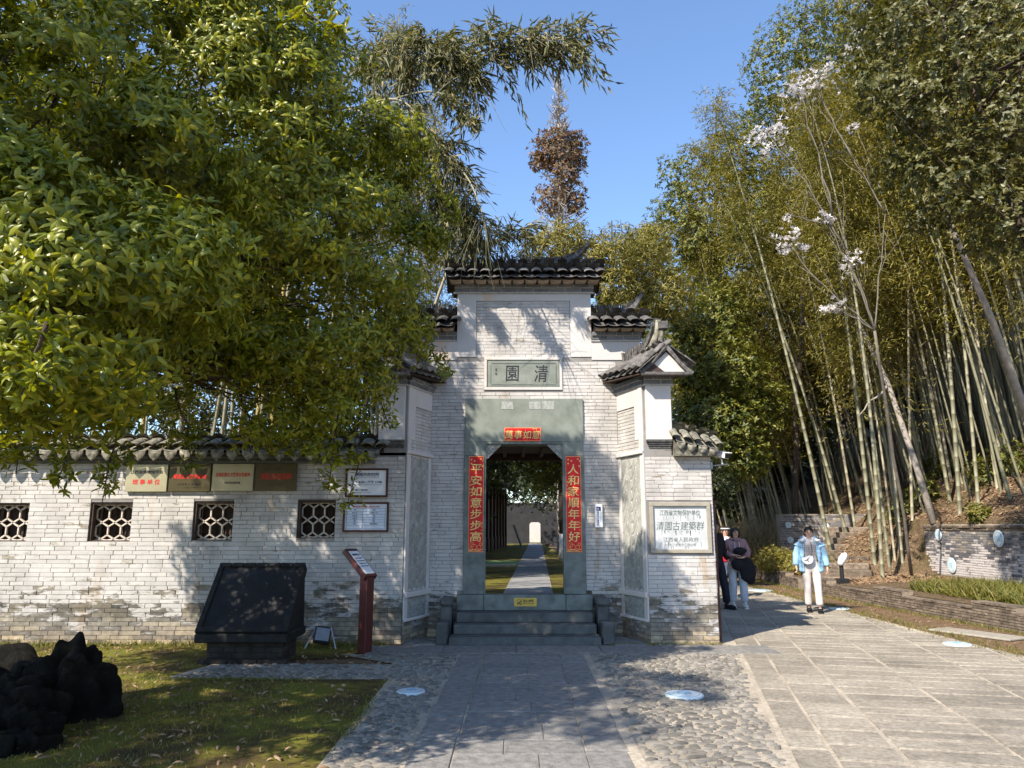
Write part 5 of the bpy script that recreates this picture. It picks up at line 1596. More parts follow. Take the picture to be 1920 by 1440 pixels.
M['leaf_big'] = leaf_mat('glossy_broad_leaf', [(.075, .10, .010), (.13, .155, .012), (.19, .21, .014), (.26, .265, .018), (.33, .30, .025)], .36, .30, (1.7, 1.7, .22), spec=.4)
M['leaf_olive'] = leaf_mat('olive_leaf', [(.055, .062, .016), (.085, .09, .02), (.13, .125, .035), (.19, .17, .06)], .45, .3, (1.3, 1.2, .5))
M['leaf_cam'] = leaf_mat('camphor_leaf', [(.035, .055, .010), (.07, .09, .012), (.12, .14, .018), (.19, .185, .022), (.26, .235, .04)], .5, .3, (1.4, 1.3, .5))
M['leaf_bam'] = leaf_mat('bamboo_leaf', [(.10, .10, .016), (.18, .172, .025), (.26, .228, .04), (.36, .30, .09)], .5, .3, (1.4, 1.25, .5))
M['leaf_bam_d'] = leaf_mat('grey_green_bamboo_leaf', [(.055, .066, .02), (.11, .115, .03), (.18, .165, .06), (.32, .27, .14)], .5, .3, (1.2, 1.2, .6))
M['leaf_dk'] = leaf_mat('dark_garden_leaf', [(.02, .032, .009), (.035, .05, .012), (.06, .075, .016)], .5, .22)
M['leaf_brown'] = leaf_mat('russet_needle_leaf', [(.13, .075, .04), (.18, .105, .055), (.22, .14, .07), (.13, .115, .05)], .6, .3, (1.2, .9, .5))
M['leaf_dry'] = leaf_mat('dry_leaf', [(.16, .09, .05), (.28, .18, .10), (.40, .28, .17), (.20, .10, .05)], .7, .2, (1.1, .9, .7))
M['leaf_straw'] = leaf_mat('straw_grass', [(.24, .18, .09), (.36, .29, .16), (.44, .36, .22), (.18, .15, .06)], .7, .25, (1.1, 1, .7))
M['leaf_grass'] = leaf_mat('verge_grass', [(.07, .09, .016), (.13, .14, .022), (.20, .18, .03), (.26, .21, .06)], .6, .3, (1.3, 1.3, .5))
M['petal'] = leaf_mat('white_petal', [(.66, .62, .60), (.76, .72, .70), (.80, .77, .76)], .6, .35, (1, 1, 1))

# ------------------------------------------------------------------ big glossy tree at the upper left
BT_BASE = (-5.9, 5.2, 0)
bt = thing('broadleaf_tree', 'large glossy broadleaf tree overhanging the lawn and wall at left', 'tree', BT_BASE)
BT = [(-4.4, 6.8, 5.2, 2.7, 2.1, 2.1), (-4.5, 8.3, 6.9, 2.5, 1.8, 1.5), (-3.1, 7.2, 4.9, 1.95, 1.6, 1.7), (-2.25, 7.6, 4.4, 1.15, 1.15, 1.3), (-4.9, 6.9, 4.1, 2.2, 1.6, 1.2, .7), (-4.1, 5.0, 4.3, 1.5, 1.2, 1.0),
      (-3.25, 4.55, 3.05, 1.15, .8, .75, 1.3), (-4.3, 7.2, 3.55, 2.0, 1.2, .8, .45), (-2.3, 8.1, 3.35, 1.0, .8, .9, .7), (-5.6, 7.8, 3.2, 1.4, 1.1, .8, .6),
      (-4.35, 2.05, 6.9, 1.3, 1.25, .8, .9), (-7.4, 1.2, 6.0, 1.0, 1.1, .7, .9), (-6.0, 2.9, 4.0, .9, .9, .6, .9), (-5.7, 3.5, 7.3, 1.35, 1.2, .8, .9)]
def sunny_face(Q, x0=-.8, x1=2.7, z0=2.95, z1=5.5):
    """leaves that would shade the sunlit upper gate front"""
    k = (YC - Q[:, 1]) / -SUN_DIR.y
    X = Q[:, 0] - SUN_DIR.x * k; Z = Q[:, 2] - SUN_DIR.z * k
    return (k > 0.1) & (X > x0) & (X < x1) & (Z > z0) & (Z < z1)
# foliage gathered in clumps that catch the light, with dark gaps between them
Cc, Ca = crown_points(BT, 640, 5, (.84, 1.0), .10, .72)
cl_T, cl_A = [], []
for i in range(len(Cc)):
    r0 = rng.uniform(.22, .50); m = int(58 * (r0 / .4) ** 2)
    ax = unit(Ca[i] + np.array([-.15, -.25, .35]))
    d = unit(rdir(m) + ax * .9); rr_ = rng.uniform(.55, 1.05, m)[:, None]
    cl_T.append(Cc[i] + d * rr_ * r0 * np.array([1.15, 1.15, .75])); cl_A.append(unit(d * .75 + ax * .6 + rng.normal(0, .2, (m, 3))))
Ti, Ai = crown_points(BT, 6500, 6, (.5, .88), .13, .74)
T = np.concatenate(cl_T + [Ti]); A = np.concatenate(cl_A + [unit(Ai + np.array([0, 0, .5]))])
# drooping outer sprays
def spray(p, q, n, sc=.10):
    t = rng.uniform(0, 1, n)[:, None]
    p, q = np.array(p), np.array(q)
    c = p + (q - p) * t + np.array([0, 0, 1]) * (.25 * np.sin(np.pi * t)) * np.linalg.norm(q - p) * .3
    return c + rng.normal(0, sc, (n, 3)) * (1.2 - t * .7)
SP = [(P(760, 600, 8.4), P(845, 705, 8.6), 38), (P(700, 560, 8.2), P(800, 690, 8.4), 60), (P(690, 700, 8.1), P(650, 950, 8.3), 55), (P(640, 700, 8.0), P(615, 920, 8.1), 60), (P(560, 720, 7.6), P(590, 850, 7.8), 60),
      (P(230, 780, 7.2), P(190, 950, 7.3), 30), (P(160, 700, 6.6), P(110, 900, 6.8), 60), (P(40, 700, 6.0), P(30, 890, 6.1), 60), (P(330, 730, 7.4), P(360, 880, 7.6), 45), (P(450, 700, 7.6), P(470, 850, 7.8), 30), (P(700, 640, 8.2), P(730, 800, 8.5), 70),
      (P(90, 600, 3.7), P(40, 740, 3.8), 30), (P(230, 560, 5.0), P(260, 700, 5.2), 60), (P(800, 330, 7.6), P(850, 420, 7.7), 30), (P(560, 20, 5.6), P(640, 60, 5.7), 40)]
tw = MB()
for p_, q_, n_ in SP:
    s = spray(p_, q_, n_); T = np.concatenate([T, s]); A = np.concatenate([A, unit(rng.normal(0, .5, (n_, 3)) + np.array([.1, -.1, .55]))])
    limb(tw, p_, q_, .014, .004, .2, 7, 5)
ok_ = ~sunny_face(T, -.55); T, A = T[ok_], A[ok_]
k = 6
LB = .098
P0, D, N, Ls, Ws = whorls(T, A, k, LB, .034, (30, 105))
D = D + np.array([0, 0, -.15]) + rng.normal(0, .2, D.shape)
# leaves that show largest become parts
xx, yy2, dd_ = proj(P0)
vis = (xx > -20) & (xx < 1940) & (yy2 > -20) & (yy2 < 1440)
big = np.argsort(np.where(vis, dd_ / Ls, 1e9))[:300]
msk = np.ones(len(P0), bool); msk[big] = False
Dn, Bn, Nn = frames(D, N)
lp = Pieces(bt, 'leaf', [(LEAF8_V, LEAF8_F)], M['leaf_big'])
for i in big:
    Mx = Matrix.Identity(4)
    for r_ in range(3):
        Mx[r_][0] = Dn[i, r_] * Ls[i]; Mx[r_][1] = Bn[i, r_] * Ws[i]; Mx[r_][2] = Nn[i, r_] * Ls[i]; Mx[r_][3] = P0[i, r_]
    lp.add(Mx)
lp.flush()
nearm = msk & (dd_ < 8.2) & vis
farm = msk & ~nearm
parts_ = []
for m_, (tv, tf) in ((nearm, (LEAF8_V, LEAF8_F)), (farm, (LEAF4_V, LEAF4_F))):
    parts_.append(leaf_arrays(P0[m_], D[m_], N[m_], Ls[m_], Ws[m_], tv, tf))
V, F = join(parts_)
mesh_ob('crown', np_mesh('crown', local(V, bt), F, M['leaf_big']), bt, WM[bt.name], kind='stuff')
tr_ = limb(tw, (-5.9, 5.2, -.1), (-5.3, 5.8, 3.0), .20, .16, .05, 8, 12)
hub = tr_[-1]
for e in BT:
    br = limb(tw, hub, np.array(e[:3]) * .9 + hub * .1, .10, .035, .12, 7, 7)
    near = np.where((((T - np.array(e[:3])) / np.array(e[3:6])) ** 2).sum(1) < 1.3)[0]
    for i in rng.permutation(near)[:34]:
        s = br[rng.integers(3, 7)]; limb(tw, s, T[i], .018, .004, .18, 6, 4)
tw.build('trunk', M['bark'], bt, smooth=True)

# ------------------------------------------------------------------ bamboo
def bamboo_culm_mesh(name, H, r, arch, mat, node=.36, nmax=40, seed=0, sides=7):
    rr = random.Random(seed); V, F = [], []
    nn = int(H / node); rings = []
    for i in range(nn):
        z = i * node
        for dz, k in ((0.0, 1.0), (node * .03, 1.14), (node * .07, .96)): rings.append((z + dz, k))
    rings.append((H, .5))
    for z, k in rings:
        t = z / H
        rad = r * (1 - .82 * t ** 1.3) * k
        x = arch * H * t ** 2.6; zz = z - .35 * abs(arch) * H * t ** 4
        for j in range(sides):
            a = 2 * math.pi * j / sides; V.append((x + rad * math.cos(a), rad * math.sin(a), zz))
    n = len(rings)
    for i in range(n - 1):
        for j in range(sides): F.append((i * sides + j, i * sides + (j + 1) % sides, (i + 1) * sides + (j + 1) % sides, (i + 1) * sides + j))
    return np_mesh(name, np.array(V), np.array(F), mat, True)
def culm_pt(H, arch, t):
    return np.stack([arch * H * t ** 2.6, np.zeros_like(t), H * t - .35 * abs(arch) * H * t ** 4], -1)
def bamboo_leaf_mesh(name, H, arch, mat, n, L=.12, W=.016, lo=.35, rad=1.1, seed=0, twig=None):
    r = np.random.default_rng(seed)
    nb = n // 26; 
    t = lo + (1 - lo) * r.uniform(0, 1, nb) ** .85
    base = culm_pt(H, arch, t)
    a = r.uniform(0, 6.28, nb); ln = rad * r.uniform(.5, 1.15, nb) * (1.15 - .75 * (t - lo) / (1 - lo))
    dirv = np.stack([np.cos(a), np.sin(a), r.uniform(.05, .55, nb)], -1); dirv = unit(dirv)
    s = r.uniform(.2, 1, (nb, 26)) ** .8
    Pp = base[:, None] + dirv[:, None] * (ln[:, None] * s)[..., None]
    Pp[..., 2] -= .28 * ln[:, None] * s ** 2.2
    Pp += r.normal(0, .07, Pp.shape) * (rad / 1.1)
    Pp = Pp.reshape(-1, 3)
    m = len(Pp)
    D = np.repeat(dirv, 26, 0) * .6 + r.normal(0, .55, (m, 3)) + np.array([0, 0, -.35])
    N = np.array([0, 0, 1.]) + r.normal(0, .5, (m, 3))
    V, F = leaf_arrays(Pp, D, N, L * r.uniform(.7, 1.2, m), W * r.uniform(.8, 1.2, m))
    # thin branchlets as slender triangles
    B = unit(np.cross(dirv, [0, 0, 1.]))
    e = base + dirv * ln[:, None]; e[:, 2] -= .2 * ln
    tw_ = np.stack([base - B * .006, base + B * .006, e], 1).reshape(-1, 3)
    Ft = np.arange(len(tw_)).reshape(-1, 3)
    return np_mesh(name, V, F, mat), (tw_, Ft)
CULMS, FOL, TWG = [], [], []
SPEC = [(12.5, .045, .06, 21), (13.5, .052, .10, 22), (11.0, .040, .14, 23), (14.5, .056, .05, 24), (10.0, .034, .09, 25), (12.0, .042, -.06, 26)]
for H, r, ar, sd_ in SPEC:
    CULMS.append(bamboo_culm_mesh('culm', H, r, ar, M['culm'], seed=sd_))
    fm, (tv_, tf_) = bamboo_leaf_mesh('foliage', H, ar, M['leaf_bam'], 4800, .15, .022, (.46, .5, .34, .5, .34, .42)[len(CULMS) - 1], 1.5, seed=sd_)
    FOL.append(fm); TWG.append(np_mesh('branchlets', tv_, tf_, M['culm']))
def bamboo(base, tilt=(0, 0), rz=0, v=0, s=1.0, label='', group=None, leaves=True, culm_only_mat=None):
    """tilt: x,y displacement per metre of height"""
    o = bpy.data.objects.new('bamboo', None); o.empty_display_size = .2
    ax = Vector((tilt[0], tilt[1], 1)).normalized()
    q = Vector((0, 0, 1)).rotation_difference(ax).to_matrix().to_4x4()
    Mx = Matrix.Translation(Vector(base)) @ q @ Matrix.Rotation(rz, 4, 'Z') @ Matrix.Scale(s, 4)
    link(o, None, Mx); tag(o, label, 'bamboo', group)
    for nm, me in (('culm', CULMS[v]),) + ((('foliage', FOL[v]), ('branchlets', TWG[v])) if leaves else ()):
        c = mesh_ob(nm, me, o, Mx)
        if nm != 'culm': c['kind'] = 'stuff'
    return o
def hill_base(px, py, Y0=None):
    """walk the view ray until it meets the bank"""
    a = (px - 960) / FPX; b = -(py - 720) / FPX
    d = Vector((a, _c - b * _s, _s + b * _c)).normalized(); o = Vector((0, 0, CAMZ)); t = 9
    while t < 60:
        q = o + d * t
        zz = hz(q.x, q.y) if q.x > kx(q.y) + .15 else 0
        if q.z < zz: return Vector((q.x, q.y, zz - .03))
        t += .1
    return Vector((o.x + d.x * 20, o.y + d.y * 20, 0))
# prominent culms, base pixel -> a pixel higher up on the culm
FRONT = [((1641, 1066), (1598, 700), 'pale culm with its foot at the left of the front clump'), ((1655, 1085), (1622, 640), 'lowest standing culm of the front clump nearest the kerb'), ((1668, 1070), (1610, 560), 'pale culm in the middle of the front clump'),
         ((1679, 1058), (1640, 700), 'thin yellow culm inside the front clump'), ((1692, 1062), (1645, 600), 'bright culm at the right of the front clump'), ((1714, 1010), (1700, 690), 'single culm left of the retaining wall end'),
         ((1560, 1045), (1470, 640), 'thick culm leaning left behind the woman in blue'), ((1490, 1000), (1455, 830), 'thin dark culm leaning before the far brick wall'), ((1590, 1010), (1500, 690), 'leaning culm beside the hill steps'), ((1605, 1000), (1560, 700), 'culm right of the hill steps'),
         ((1515, 965), (1490, 780), 'thin culm in front of the far brick wall'), ((1782, 945), (1720, 560), 'culm on the slope above the retaining wall corner'), ((1800, 965), (1775, 640), 'pale culm standing behind the retaining wall'), ((1835, 950), (1800, 500), 'culm above the middle of the retaining wall'),
         ((1870, 915), (1815, 520), 'culm high on the sunny litter slope'), ((1630, 985), (1600, 560), 'slim culm behind the front clump')]
FBASES = []
for i, (b_, t_, lab) in enumerate(FRONT):
    p = hill_base(*b_)
    q = P(t_[0], t_[1], p.y)
    tx = (q.x - p.x) / max(.5, q.z - p.z)
    v = (3, 1, 0, 4, 1, 5, 3, 4, 1, 0, 4, 1, 3, 0, 5, 2)[i]
    bamboo(p, (tx, RND.uniform(-.03, .02)), RND.uniform(2.6, 3.6), v, 1.0, 'tall bamboo, ' + lab)
    FBASES.append(p)
def grove_label(x, y, lean):
    a = 'upright' if lean > -.10 else 'slightly leaning' if lean > -.16 else 'strongly leaning'
    if y < 19.6: w = 'close behind the retaining wall' if x < 12.5 else 'high on the slope above the retaining wall' if x < 15 else 'in the upper right corner of the slope'
    elif y < 23: w = 'beside the hill steps' if x < 11.5 else 'on the slope above the wall end' if x < 15 else 'far up the slope above the wall end'
    elif y < 28: w = 'just behind the far brick wall' if x < 12 else 'on the middle slope beyond the steps' if x < 17 else 'high on the middle slope'
    else: w = 'in the backmost rows near the road bend' if x < 13 else 'in the backmost rows in the middle' if x < 18 else 'in the backmost rows far uphill'
    return '%s slender bamboo %s' % (a, w)
n_b = 0
tries = 0
while n_b < 165 and tries < 5000:
    tries += 1
    y = RND.uniform(13, 38); x = RND.uniform(8.3, 26)
    if y < 20 and x < 11.0: continue
    if x / y > .95 or x / y < .31: continue
    if 8.3 < x < 11.5 and 22.5 < y < 25: continue
    if any((Vector((x, y)) - Vector((p.x, p.y))).length < .55 for p in FBASES): continue
    # keep the hill steps open
    if abs((x - 8.15) * .88 - (y - 19) * .46) < .7 and y < 23.2: continue
    p = Vector((x, y, hz(x, y) - .05)); FBASES.append(p)
    lean = RND.uniform(-.22, -.05)
    bamboo(p, (lean, RND.uniform(-.08, .03)), RND.uniform(2.3, 3.9), RND.randrange(6), RND.uniform(.85, 1.15), grove_label(x, y, lean), 'bamboos of the grove on the right slope')
    n_b += 1
# the rest of the grove, past the count of single culms: one joined mass
gp = []; gl_ = []
GV = []; GF = []; gn = 0; LV = []; LF = []; ln_ = 0
for i in range(420):
    y = RND.uniform(14, 42); x = RND.uniform(.42, .98) * y + RND.uniform(-1, 1)
    if x < 9 or (y < 20 and x < 11.2) or (abs((x - 8.15) * .88 - (y - 19) * .46) < .8 and y < 23.5) or (x < 11.6 and 22.5 < y < 25): continue
    H = RND.uniform(9, 14); tx = RND.uniform(-.22, -.03); z0 = hz(x, y) - .1; r0 = RND.uniform(.028, .05)
    tt = np.linspace(0, 1, 7); cx = x + tx * H * tt - .06 * H * tt ** 3; cz = z0 + H * tt
    pts = np.stack([cx, np.full(7, y) + RND.uniform(-.4, .2) * tt, cz], -1)
    a_ = np.arange(5) * 2 * np.pi / 5; rad = r0 * (1 - .8 * tt)
    V_ = pts[:, None] + rad[:, None, None] * np.stack([np.cos(a_), np.sin(a_), 0 * a_], -1)[None]
    GV.append(V_.reshape(-1, 3)); 
    GF.append(np.array([(k_ * 5 + j_, k_ * 5 + (j_ + 1) % 5, (k_ + 1) * 5 + (j_ + 1) % 5, (k_ + 1) * 5 + j_) for k_ in range(6) for j_ in range(5)]) + gn); gn += 35
    m = 650; u_ = rng.uniform(.42, 1, m); c_ = np.stack([np.interp(u_, tt, pts[:, q]) for q in range(3)], -1)
    hd = rdir(m) * np.array([1, 1, .35]); c_ = c_ + hd * (1.5 * (1.2 - u_) * rng.uniform(.1, 1, m))[:, None] + np.array([0, 0, -.1])
    V2, F2 = leaf_arrays(c_, hd + rng.normal(0, .5, (m, 3)) + np.array([0, 0, -.3]), np.array([0, 0, 1.]) + rng.normal(0, .4, (m, 3)), .19 * rng.uniform(.7, 1.2, m), .035)
    LV.append(V2); LF.append(F2 + ln_); ln_ += len(V2)
o = mesh_ob('distant_bamboo_culms', np_mesh('distant_bamboo_culms', np.concatenate(GV), np.concatenate(GF), M['culm'], True), kind='stuff'); tag(o, 'mass of thin bamboo culms deeper in the grove up the slope', 'bamboo grove')
o = mesh_ob('distant_bamboo_leaves', np_mesh('distant_bamboo_leaves', np.concatenate(LV), np.concatenate(LF), M['leaf_bam']), kind='stuff'); tag(o, 'yellow olive leaf canopy of the deeper bamboo grove', 'bamboo foliage')
# far group behind the hedge, leaning left
for i in range(24):
    px = 1352 + i * 5.6; Y = 28 + RND.uniform(-3, 4)
    x = (px - 960) / FPX * Y + .2
    bamboo((x, Y, .0 if x < kx(Y) else hz(x, Y)), (RND.uniform(-.26, -.14), RND.uniform(-.03, .03)), RND.uniform(2.5, 3.6), RND.choice((4, 2, 5)), RND.uniform(.7, .85), 'thin pale bamboo in the far row leaning left beyond the hedge', 'bamboos of the far leaning row')

# left grove behind the courtyard wall
for i in range(52):
    x = RND.uniform(-13, -1.9); y = RND.uniform(12.6, 21)
    gl = '%s bamboo behind the whitewashed wall, %s' % ('close' if y < 15 else 'middle row' if y < 18 else 'backmost', 'above the left wall end' if x < -9.5 else 'above the left windows' if x < -6.3 else 'above the brass plaques' if x < -4 else 'next to the gateway')
    bamboo((x, y, .3), (RND.uniform(-.06, .07), RND.uniform(-.05, .04)), RND.uniform(0, 6.28), RND.randrange(6), RND.uniform(.65, .95), gl, 'bamboos of the grove behind the wall')
yc = bamboo_culm_mesh('culm', 9, .045, .03, M['culm_y'], seed=77)
for i, px in enumerate((266, 480, 508)):
    p = P(px, 800, 12.4)
    o = thing('yellow_bamboo', ('leftmost', 'middle', 'rightmost')[i] + ' of three yellow bamboo culms just behind the wall', 'bamboo', (p.x, 12.4, .3), group='yellow bamboos behind the wall')
    mesh_ob('culm', yc, o, WM[o.name])

# arching bamboo sprays above the wall and gate
def arching(pts, label, n=1500, rad=.55, droop=.55, L=.19, W=.030, seed=1, r0=.045, lo=.35, mat='leaf_bam_d', shade=False):
    o = thing('arching_bamboo', label, 'bamboo', pts[0])
    pts = np.array([list(p_) for p_ in pts], float)
    # smooth curve through the points
    tt = np.linspace(0, len(pts) - 1, 40); cur = np.stack([np.interp(tt, range(len(pts)), pts[:, i]) for i in range(3)], -1)
    for _ in range(6): cur[1:-1] = (cur[:-2] + 2 * cur[1:-1] + cur[2:]) / 4
    mb = MB(); mb.tube(cur, np.linspace(r0, .008, 40), 7); 
    r = np.random.default_rng(seed)
    nb = n // 30; parts_ = []
    u = r.uniform(lo, 1, nb); ci = (u * 39).astype(int)
    base = cur[ci]; tan = unit(np.gradient(cur, axis=0))[ci]
    side = unit(r.normal(size=(nb, 3)) + tan * .9 + np.array([0, 0, -.15])); ln = rad * r.uniform(.55, 1.3, nb) * (1.15 - .35 * u)
    s = r.uniform(.15, 1, (nb, 30))
    Pp = base[:, None] + side[:, None] * (ln[:, None] * s)[..., None]
    Pp[..., 2] -= droop * ln[:, None] * s ** 1.6
    Pp += r.normal(0, .045, Pp.shape); Pp = Pp.reshape(-1, 3); m = len(Pp)
    D = np.repeat(side, 30, 0) * .55 + r.normal(0, .42, (m, 3)) + np.array([0, 0, -.62])
    if not shade:
        kp = ~sunny_face(Pp); Pp, D = Pp[kp], D[kp]; m = len(Pp)
    V, F = leaf_arrays(Pp, D, r.normal(size=(m, 3)) + np.array([0, -.3, .3]), L * r.uniform(.7, 1.2, m), W * r.uniform(.8, 1.2, m))
    mesh_ob('foliage', np_mesh('foliage', local(V, o), F, M[mat]), o, WM[o.name], kind='stuff')
    for i in range(nb):
        e = base[i] + side[i] * ln[i]; e[2] -= droop * ln[i] * .9
        md = base[i] + side[i] * ln[i] * .5; md[2] -= droop * ln[i] * .3
        mb.tube([base[i], md, e], [.006, .004, .002], 3, cap=False)
    mb.build('culm', M['culm'], o, smooth=True)
    return o
arching([(-4.6, 13.2, .3), (-4.3, 12.9, 5.5), P(560, 60, 11.8), P(760, 150, 10.6), P(900, 95, 9.8), P(1000, 70, 9.5), P(1085, 72, 9.3)], 'bamboo arching highest across the sky above the gateway', 3200, .8, .35, seed=3, lo=.42)
arching([(-3.6, 13.0, .3), (-3.2, 12.6, 5.0), P(700, 250, 11.6), P(800, 260, 11.0), P(880, 330, 10.4), P(915, 430, 10.2)], 'bamboo drooping just left of the gateway roof', 2600, .7, .6, seed=4, lo=.42)
arching([(-3.0, 12.8, .3), (-2.4, 12.5, 4.2), P(790, 360, 11.9), P(850, 380, 11.6), P(900, 440, 11.4)], 'lower bamboo spray behind the left gateway shoulder', 2600, .8, .7, seed=5, lo=.4)
arching([(-4.2, 12.9, .3), (-4.0, 12.5, 5.4), P(640, 130, 11.0), P(740, 90, 10.4), P(820, 80, 10.0), P(900, 150, 9.7)], 'bamboo spray between the broadleaf tree and the sky', 3000, .85, .4, seed=9, lo=.45)
arching([(-2.2, 13.2, .3), (-1.9, 13.2, 4.0), P(850, 470, 12.8), P(930, 455, 12.7), P(985, 425, 12.7)], 'thin bamboo spray just above the top roof', 700, .5, .3, seed=6, lo=.5)
# sprays reaching over the top of the gate (their shadows fall on the white plaster)
def spray_from_shadow(s0, s1, h): return Vector(s0) + SUN_DIR * h, Vector(s1) + SUN_DIR * h
for i, (a, b, h, lab) in enumerate((((-.75, YC, 5.45), (-.02, YC, 4.55), 3.2, 'left'), ((.0, YC, 5.5), (.75, YC, 4.35), 3.3, 'middle'), ((.55, YC, 5.5), (1.12, YC, 4.85), 3.4, 'right'))):
    p, q = spray_from_shadow(a, b, h)
    arching([(-4.9 - i * .3, 13.0, .3), (-4.8, 12.6, 6.0), p.lerp(Vector((-4.5, 12.0, 8.2)), .55), p, q], 'bamboo whose %s hanging tip shades the white gate top' % lab, 360, .11, .9, L=.15, seed=20 + i, r0=.03, lo=.8, W=.026, shade=True)

# ------------------------------------------------------------------ trees behind and to the right
def ell(px, py, Y, rpx, ry=None, rz=None):
    c = P(px, py, Y); k = Y / FPX * 1.08
    r = rpx * k
    return (c.x, c.y, c.z, r, (ry or r), (rz * k if rz else r * .95))
t_, T_ = tree('camphor_tree', 'tall camphor tree against the sky, highest on the right', (9.3, 25, 1.2), [ell(1450, 110, 25, 62), ell(1510, 60, 25, 75), ell(1560, 130, 25, 70), ell(1450, 170, 25, 45), ell(1600, 40, 26, 90), ell(1540, 200, 25, 50)], 16000, .13, .06, 'leaf_cam', .12, seed=2, amp=.2)
tree('camphor_tree', 'bright camphor tree left of the grove, second highest crown', (6.2, 26, 0), [ell(1288, 330, 26, 48), ell(1340, 370, 26, 70), ell(1265, 400, 26, 45), ell(1400, 300, 26, 75), ell(1310, 440, 26, 75), ell(1410, 420, 26, 80), ell(1445, 230, 27, 60)], 26000, .13, .06, 'leaf_cam', .2, seed=3, amp=.22)
tree('camphor_tree', 'leafy tree with sunlit yellow green crown right behind the gate pier', (4.6, 23, 0), [ell(1290, 620, 23, 50), ell(1350, 590, 23, 65), ell(1310, 700, 23, 65), ell(1380, 690, 22, 60), ell(1290, 780, 23, 50), ell(1360, 790, 22, 65), ell(1400, 860, 22, 45), ell(1330, 850, 22, 40), ell(1420, 760, 23, 60)], 26000, .14, .065, 'leaf_cam', .16, seed=4, amp=.25, shell=(.45, 1.05))
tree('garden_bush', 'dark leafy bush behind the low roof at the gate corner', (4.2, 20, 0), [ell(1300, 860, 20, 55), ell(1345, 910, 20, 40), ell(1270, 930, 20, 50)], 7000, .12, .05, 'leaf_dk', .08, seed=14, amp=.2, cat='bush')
tree('feathery_tree', 'yellowish feathery tree right behind the gateway roofs', (2.6, 19, .3), [ell(1060, 470, 19, 55), ell(1140, 490, 19, 60), ell(1010, 480, 19, 40), ell(1200, 480, 20, 55), ell(1160, 560, 19, 60), ell(1240, 560, 20, 55), ell(1220, 450, 21, 40)], 24000, .17, .03, 'leaf_bam', .14, seed=5, amp=.22, spread=(60, 150), up=.1)
tree('background_tree', 'dark green tree between gateway shoulder and bamboo', (5.2, 30, 0), [ell(1260, 520, 30, 70), ell(1180, 600, 30, 70), ell(1270, 640, 31, 80), ell(1400, 520, 31, 110), ell(1480, 600, 32, 120), ell(1520, 420, 32, 110), ell(1430, 750, 32, 120)], 34000, .2, .075, 'leaf_cam', .25, seed=6, amp=.2)
# tree with russet crown and bare spire
rt = thing('conifer_tree', 'tall slim conifer with russet crown and bare pointed tip', 'tree', (3.1, 36, 0))
c0 = P(1050, 460, 36); tip = P(1046, 152, 36)
mb = MB(); mb.tube([(c0.x, 36, -.1), (c0.x, 36, c0.z), (tip.x + .05, 36, (c0.z + tip.z) / 2), tip], [.32, .2, .12, .015], 8)
for i in range(170):
    t = RND.uniform(0, 1); z = c0.z - .8 + (tip.z - c0.z + .8) * t; a = RND.uniform(0, 6.28)
    L = (1.7 * (1 - t) ** .8 + .18) * RND.uniform(.6, 1.0)
    x0 = c0.x + (tip.x - c0.x) * t
    e = (x0 + L * math.cos(a), 36 + L * math.sin(a), z + L * RND.uniform(.25, .6))
    mb.tube([(x0, 36, z), ((x0 + e[0]) / 2, (36 + e[1]) / 2, z + L * .12), e], [.04, .03, .014], 4, cap=False)
    for q in range(3):
        f = RND.uniform(.3, .95); m_ = (x0 + (e[0] - x0) * f, 36 + (e[1] - 36) * f, z + (e[2] - z) * f)
        mb.tube([m_, (m_[0] + RND.uniform(-.3, .3), m_[1] + RND.uniform(-.3, .3), m_[2] + RND.uniform(.1, .4))], [.022, .01], 3, cap=False)
mb.build('trunk', M['bark_pale'], rt)
E_ = [ell(1045, 285, 36, 42), ell(1080, 300, 36, 26), ell(1015, 300, 36, 26), ell(1060, 340, 36, 40), ell(1035, 375, 36, 32), ell(1078, 385, 36, 24), ell(1050, 265, 36, 30), ell(1028, 270, 36, 26), ell(1075, 268, 36, 24)]
T, A = crown_points(E_, 1000, 9, (.4, 1.06), .25, .6)
P0, D, N, Ls, Ws = whorls(T, A + np.array([0, 0, .4]), 5, .24, .10, (30, 90))
V, F = leaf_arrays(P0, D, N, Ls, Ws); mesh_ob('crown', np_mesh('crown', local(V, rt), F, M['leaf_brown']), rt, WM[rt.name], kind='stuff')

# near tree reaching in from the upper right
tree('overhanging_tree', 'olive leaved tree reaching in from the upper right corner', (8.7, 9.6, .4),
     [ell(1830, 60, 10, 170, 1.2), ell(1700, 60, 10, 110, .9), ell(1740, 190, 10, 110, .9), ell(1880, 230, 10, 150, 1.2), ell(1790, 330, 10, 100, .8), ell(1890, 400, 10, 90, .8), ell(1650, 150, 10.3, 55, .5), ell(1700, 300, 10.5, 60, .5), ell(1740, 395, 10.5, 50, .4), ell(1990, 150, 9.5, 170, 1.2), ell(1640, 20, 11, 60, .6)],
     30000, .085, .046, 'leaf_olive', .16, seed=7, k=6, amp=.2, shell=(.35, 1.05), nb=26)
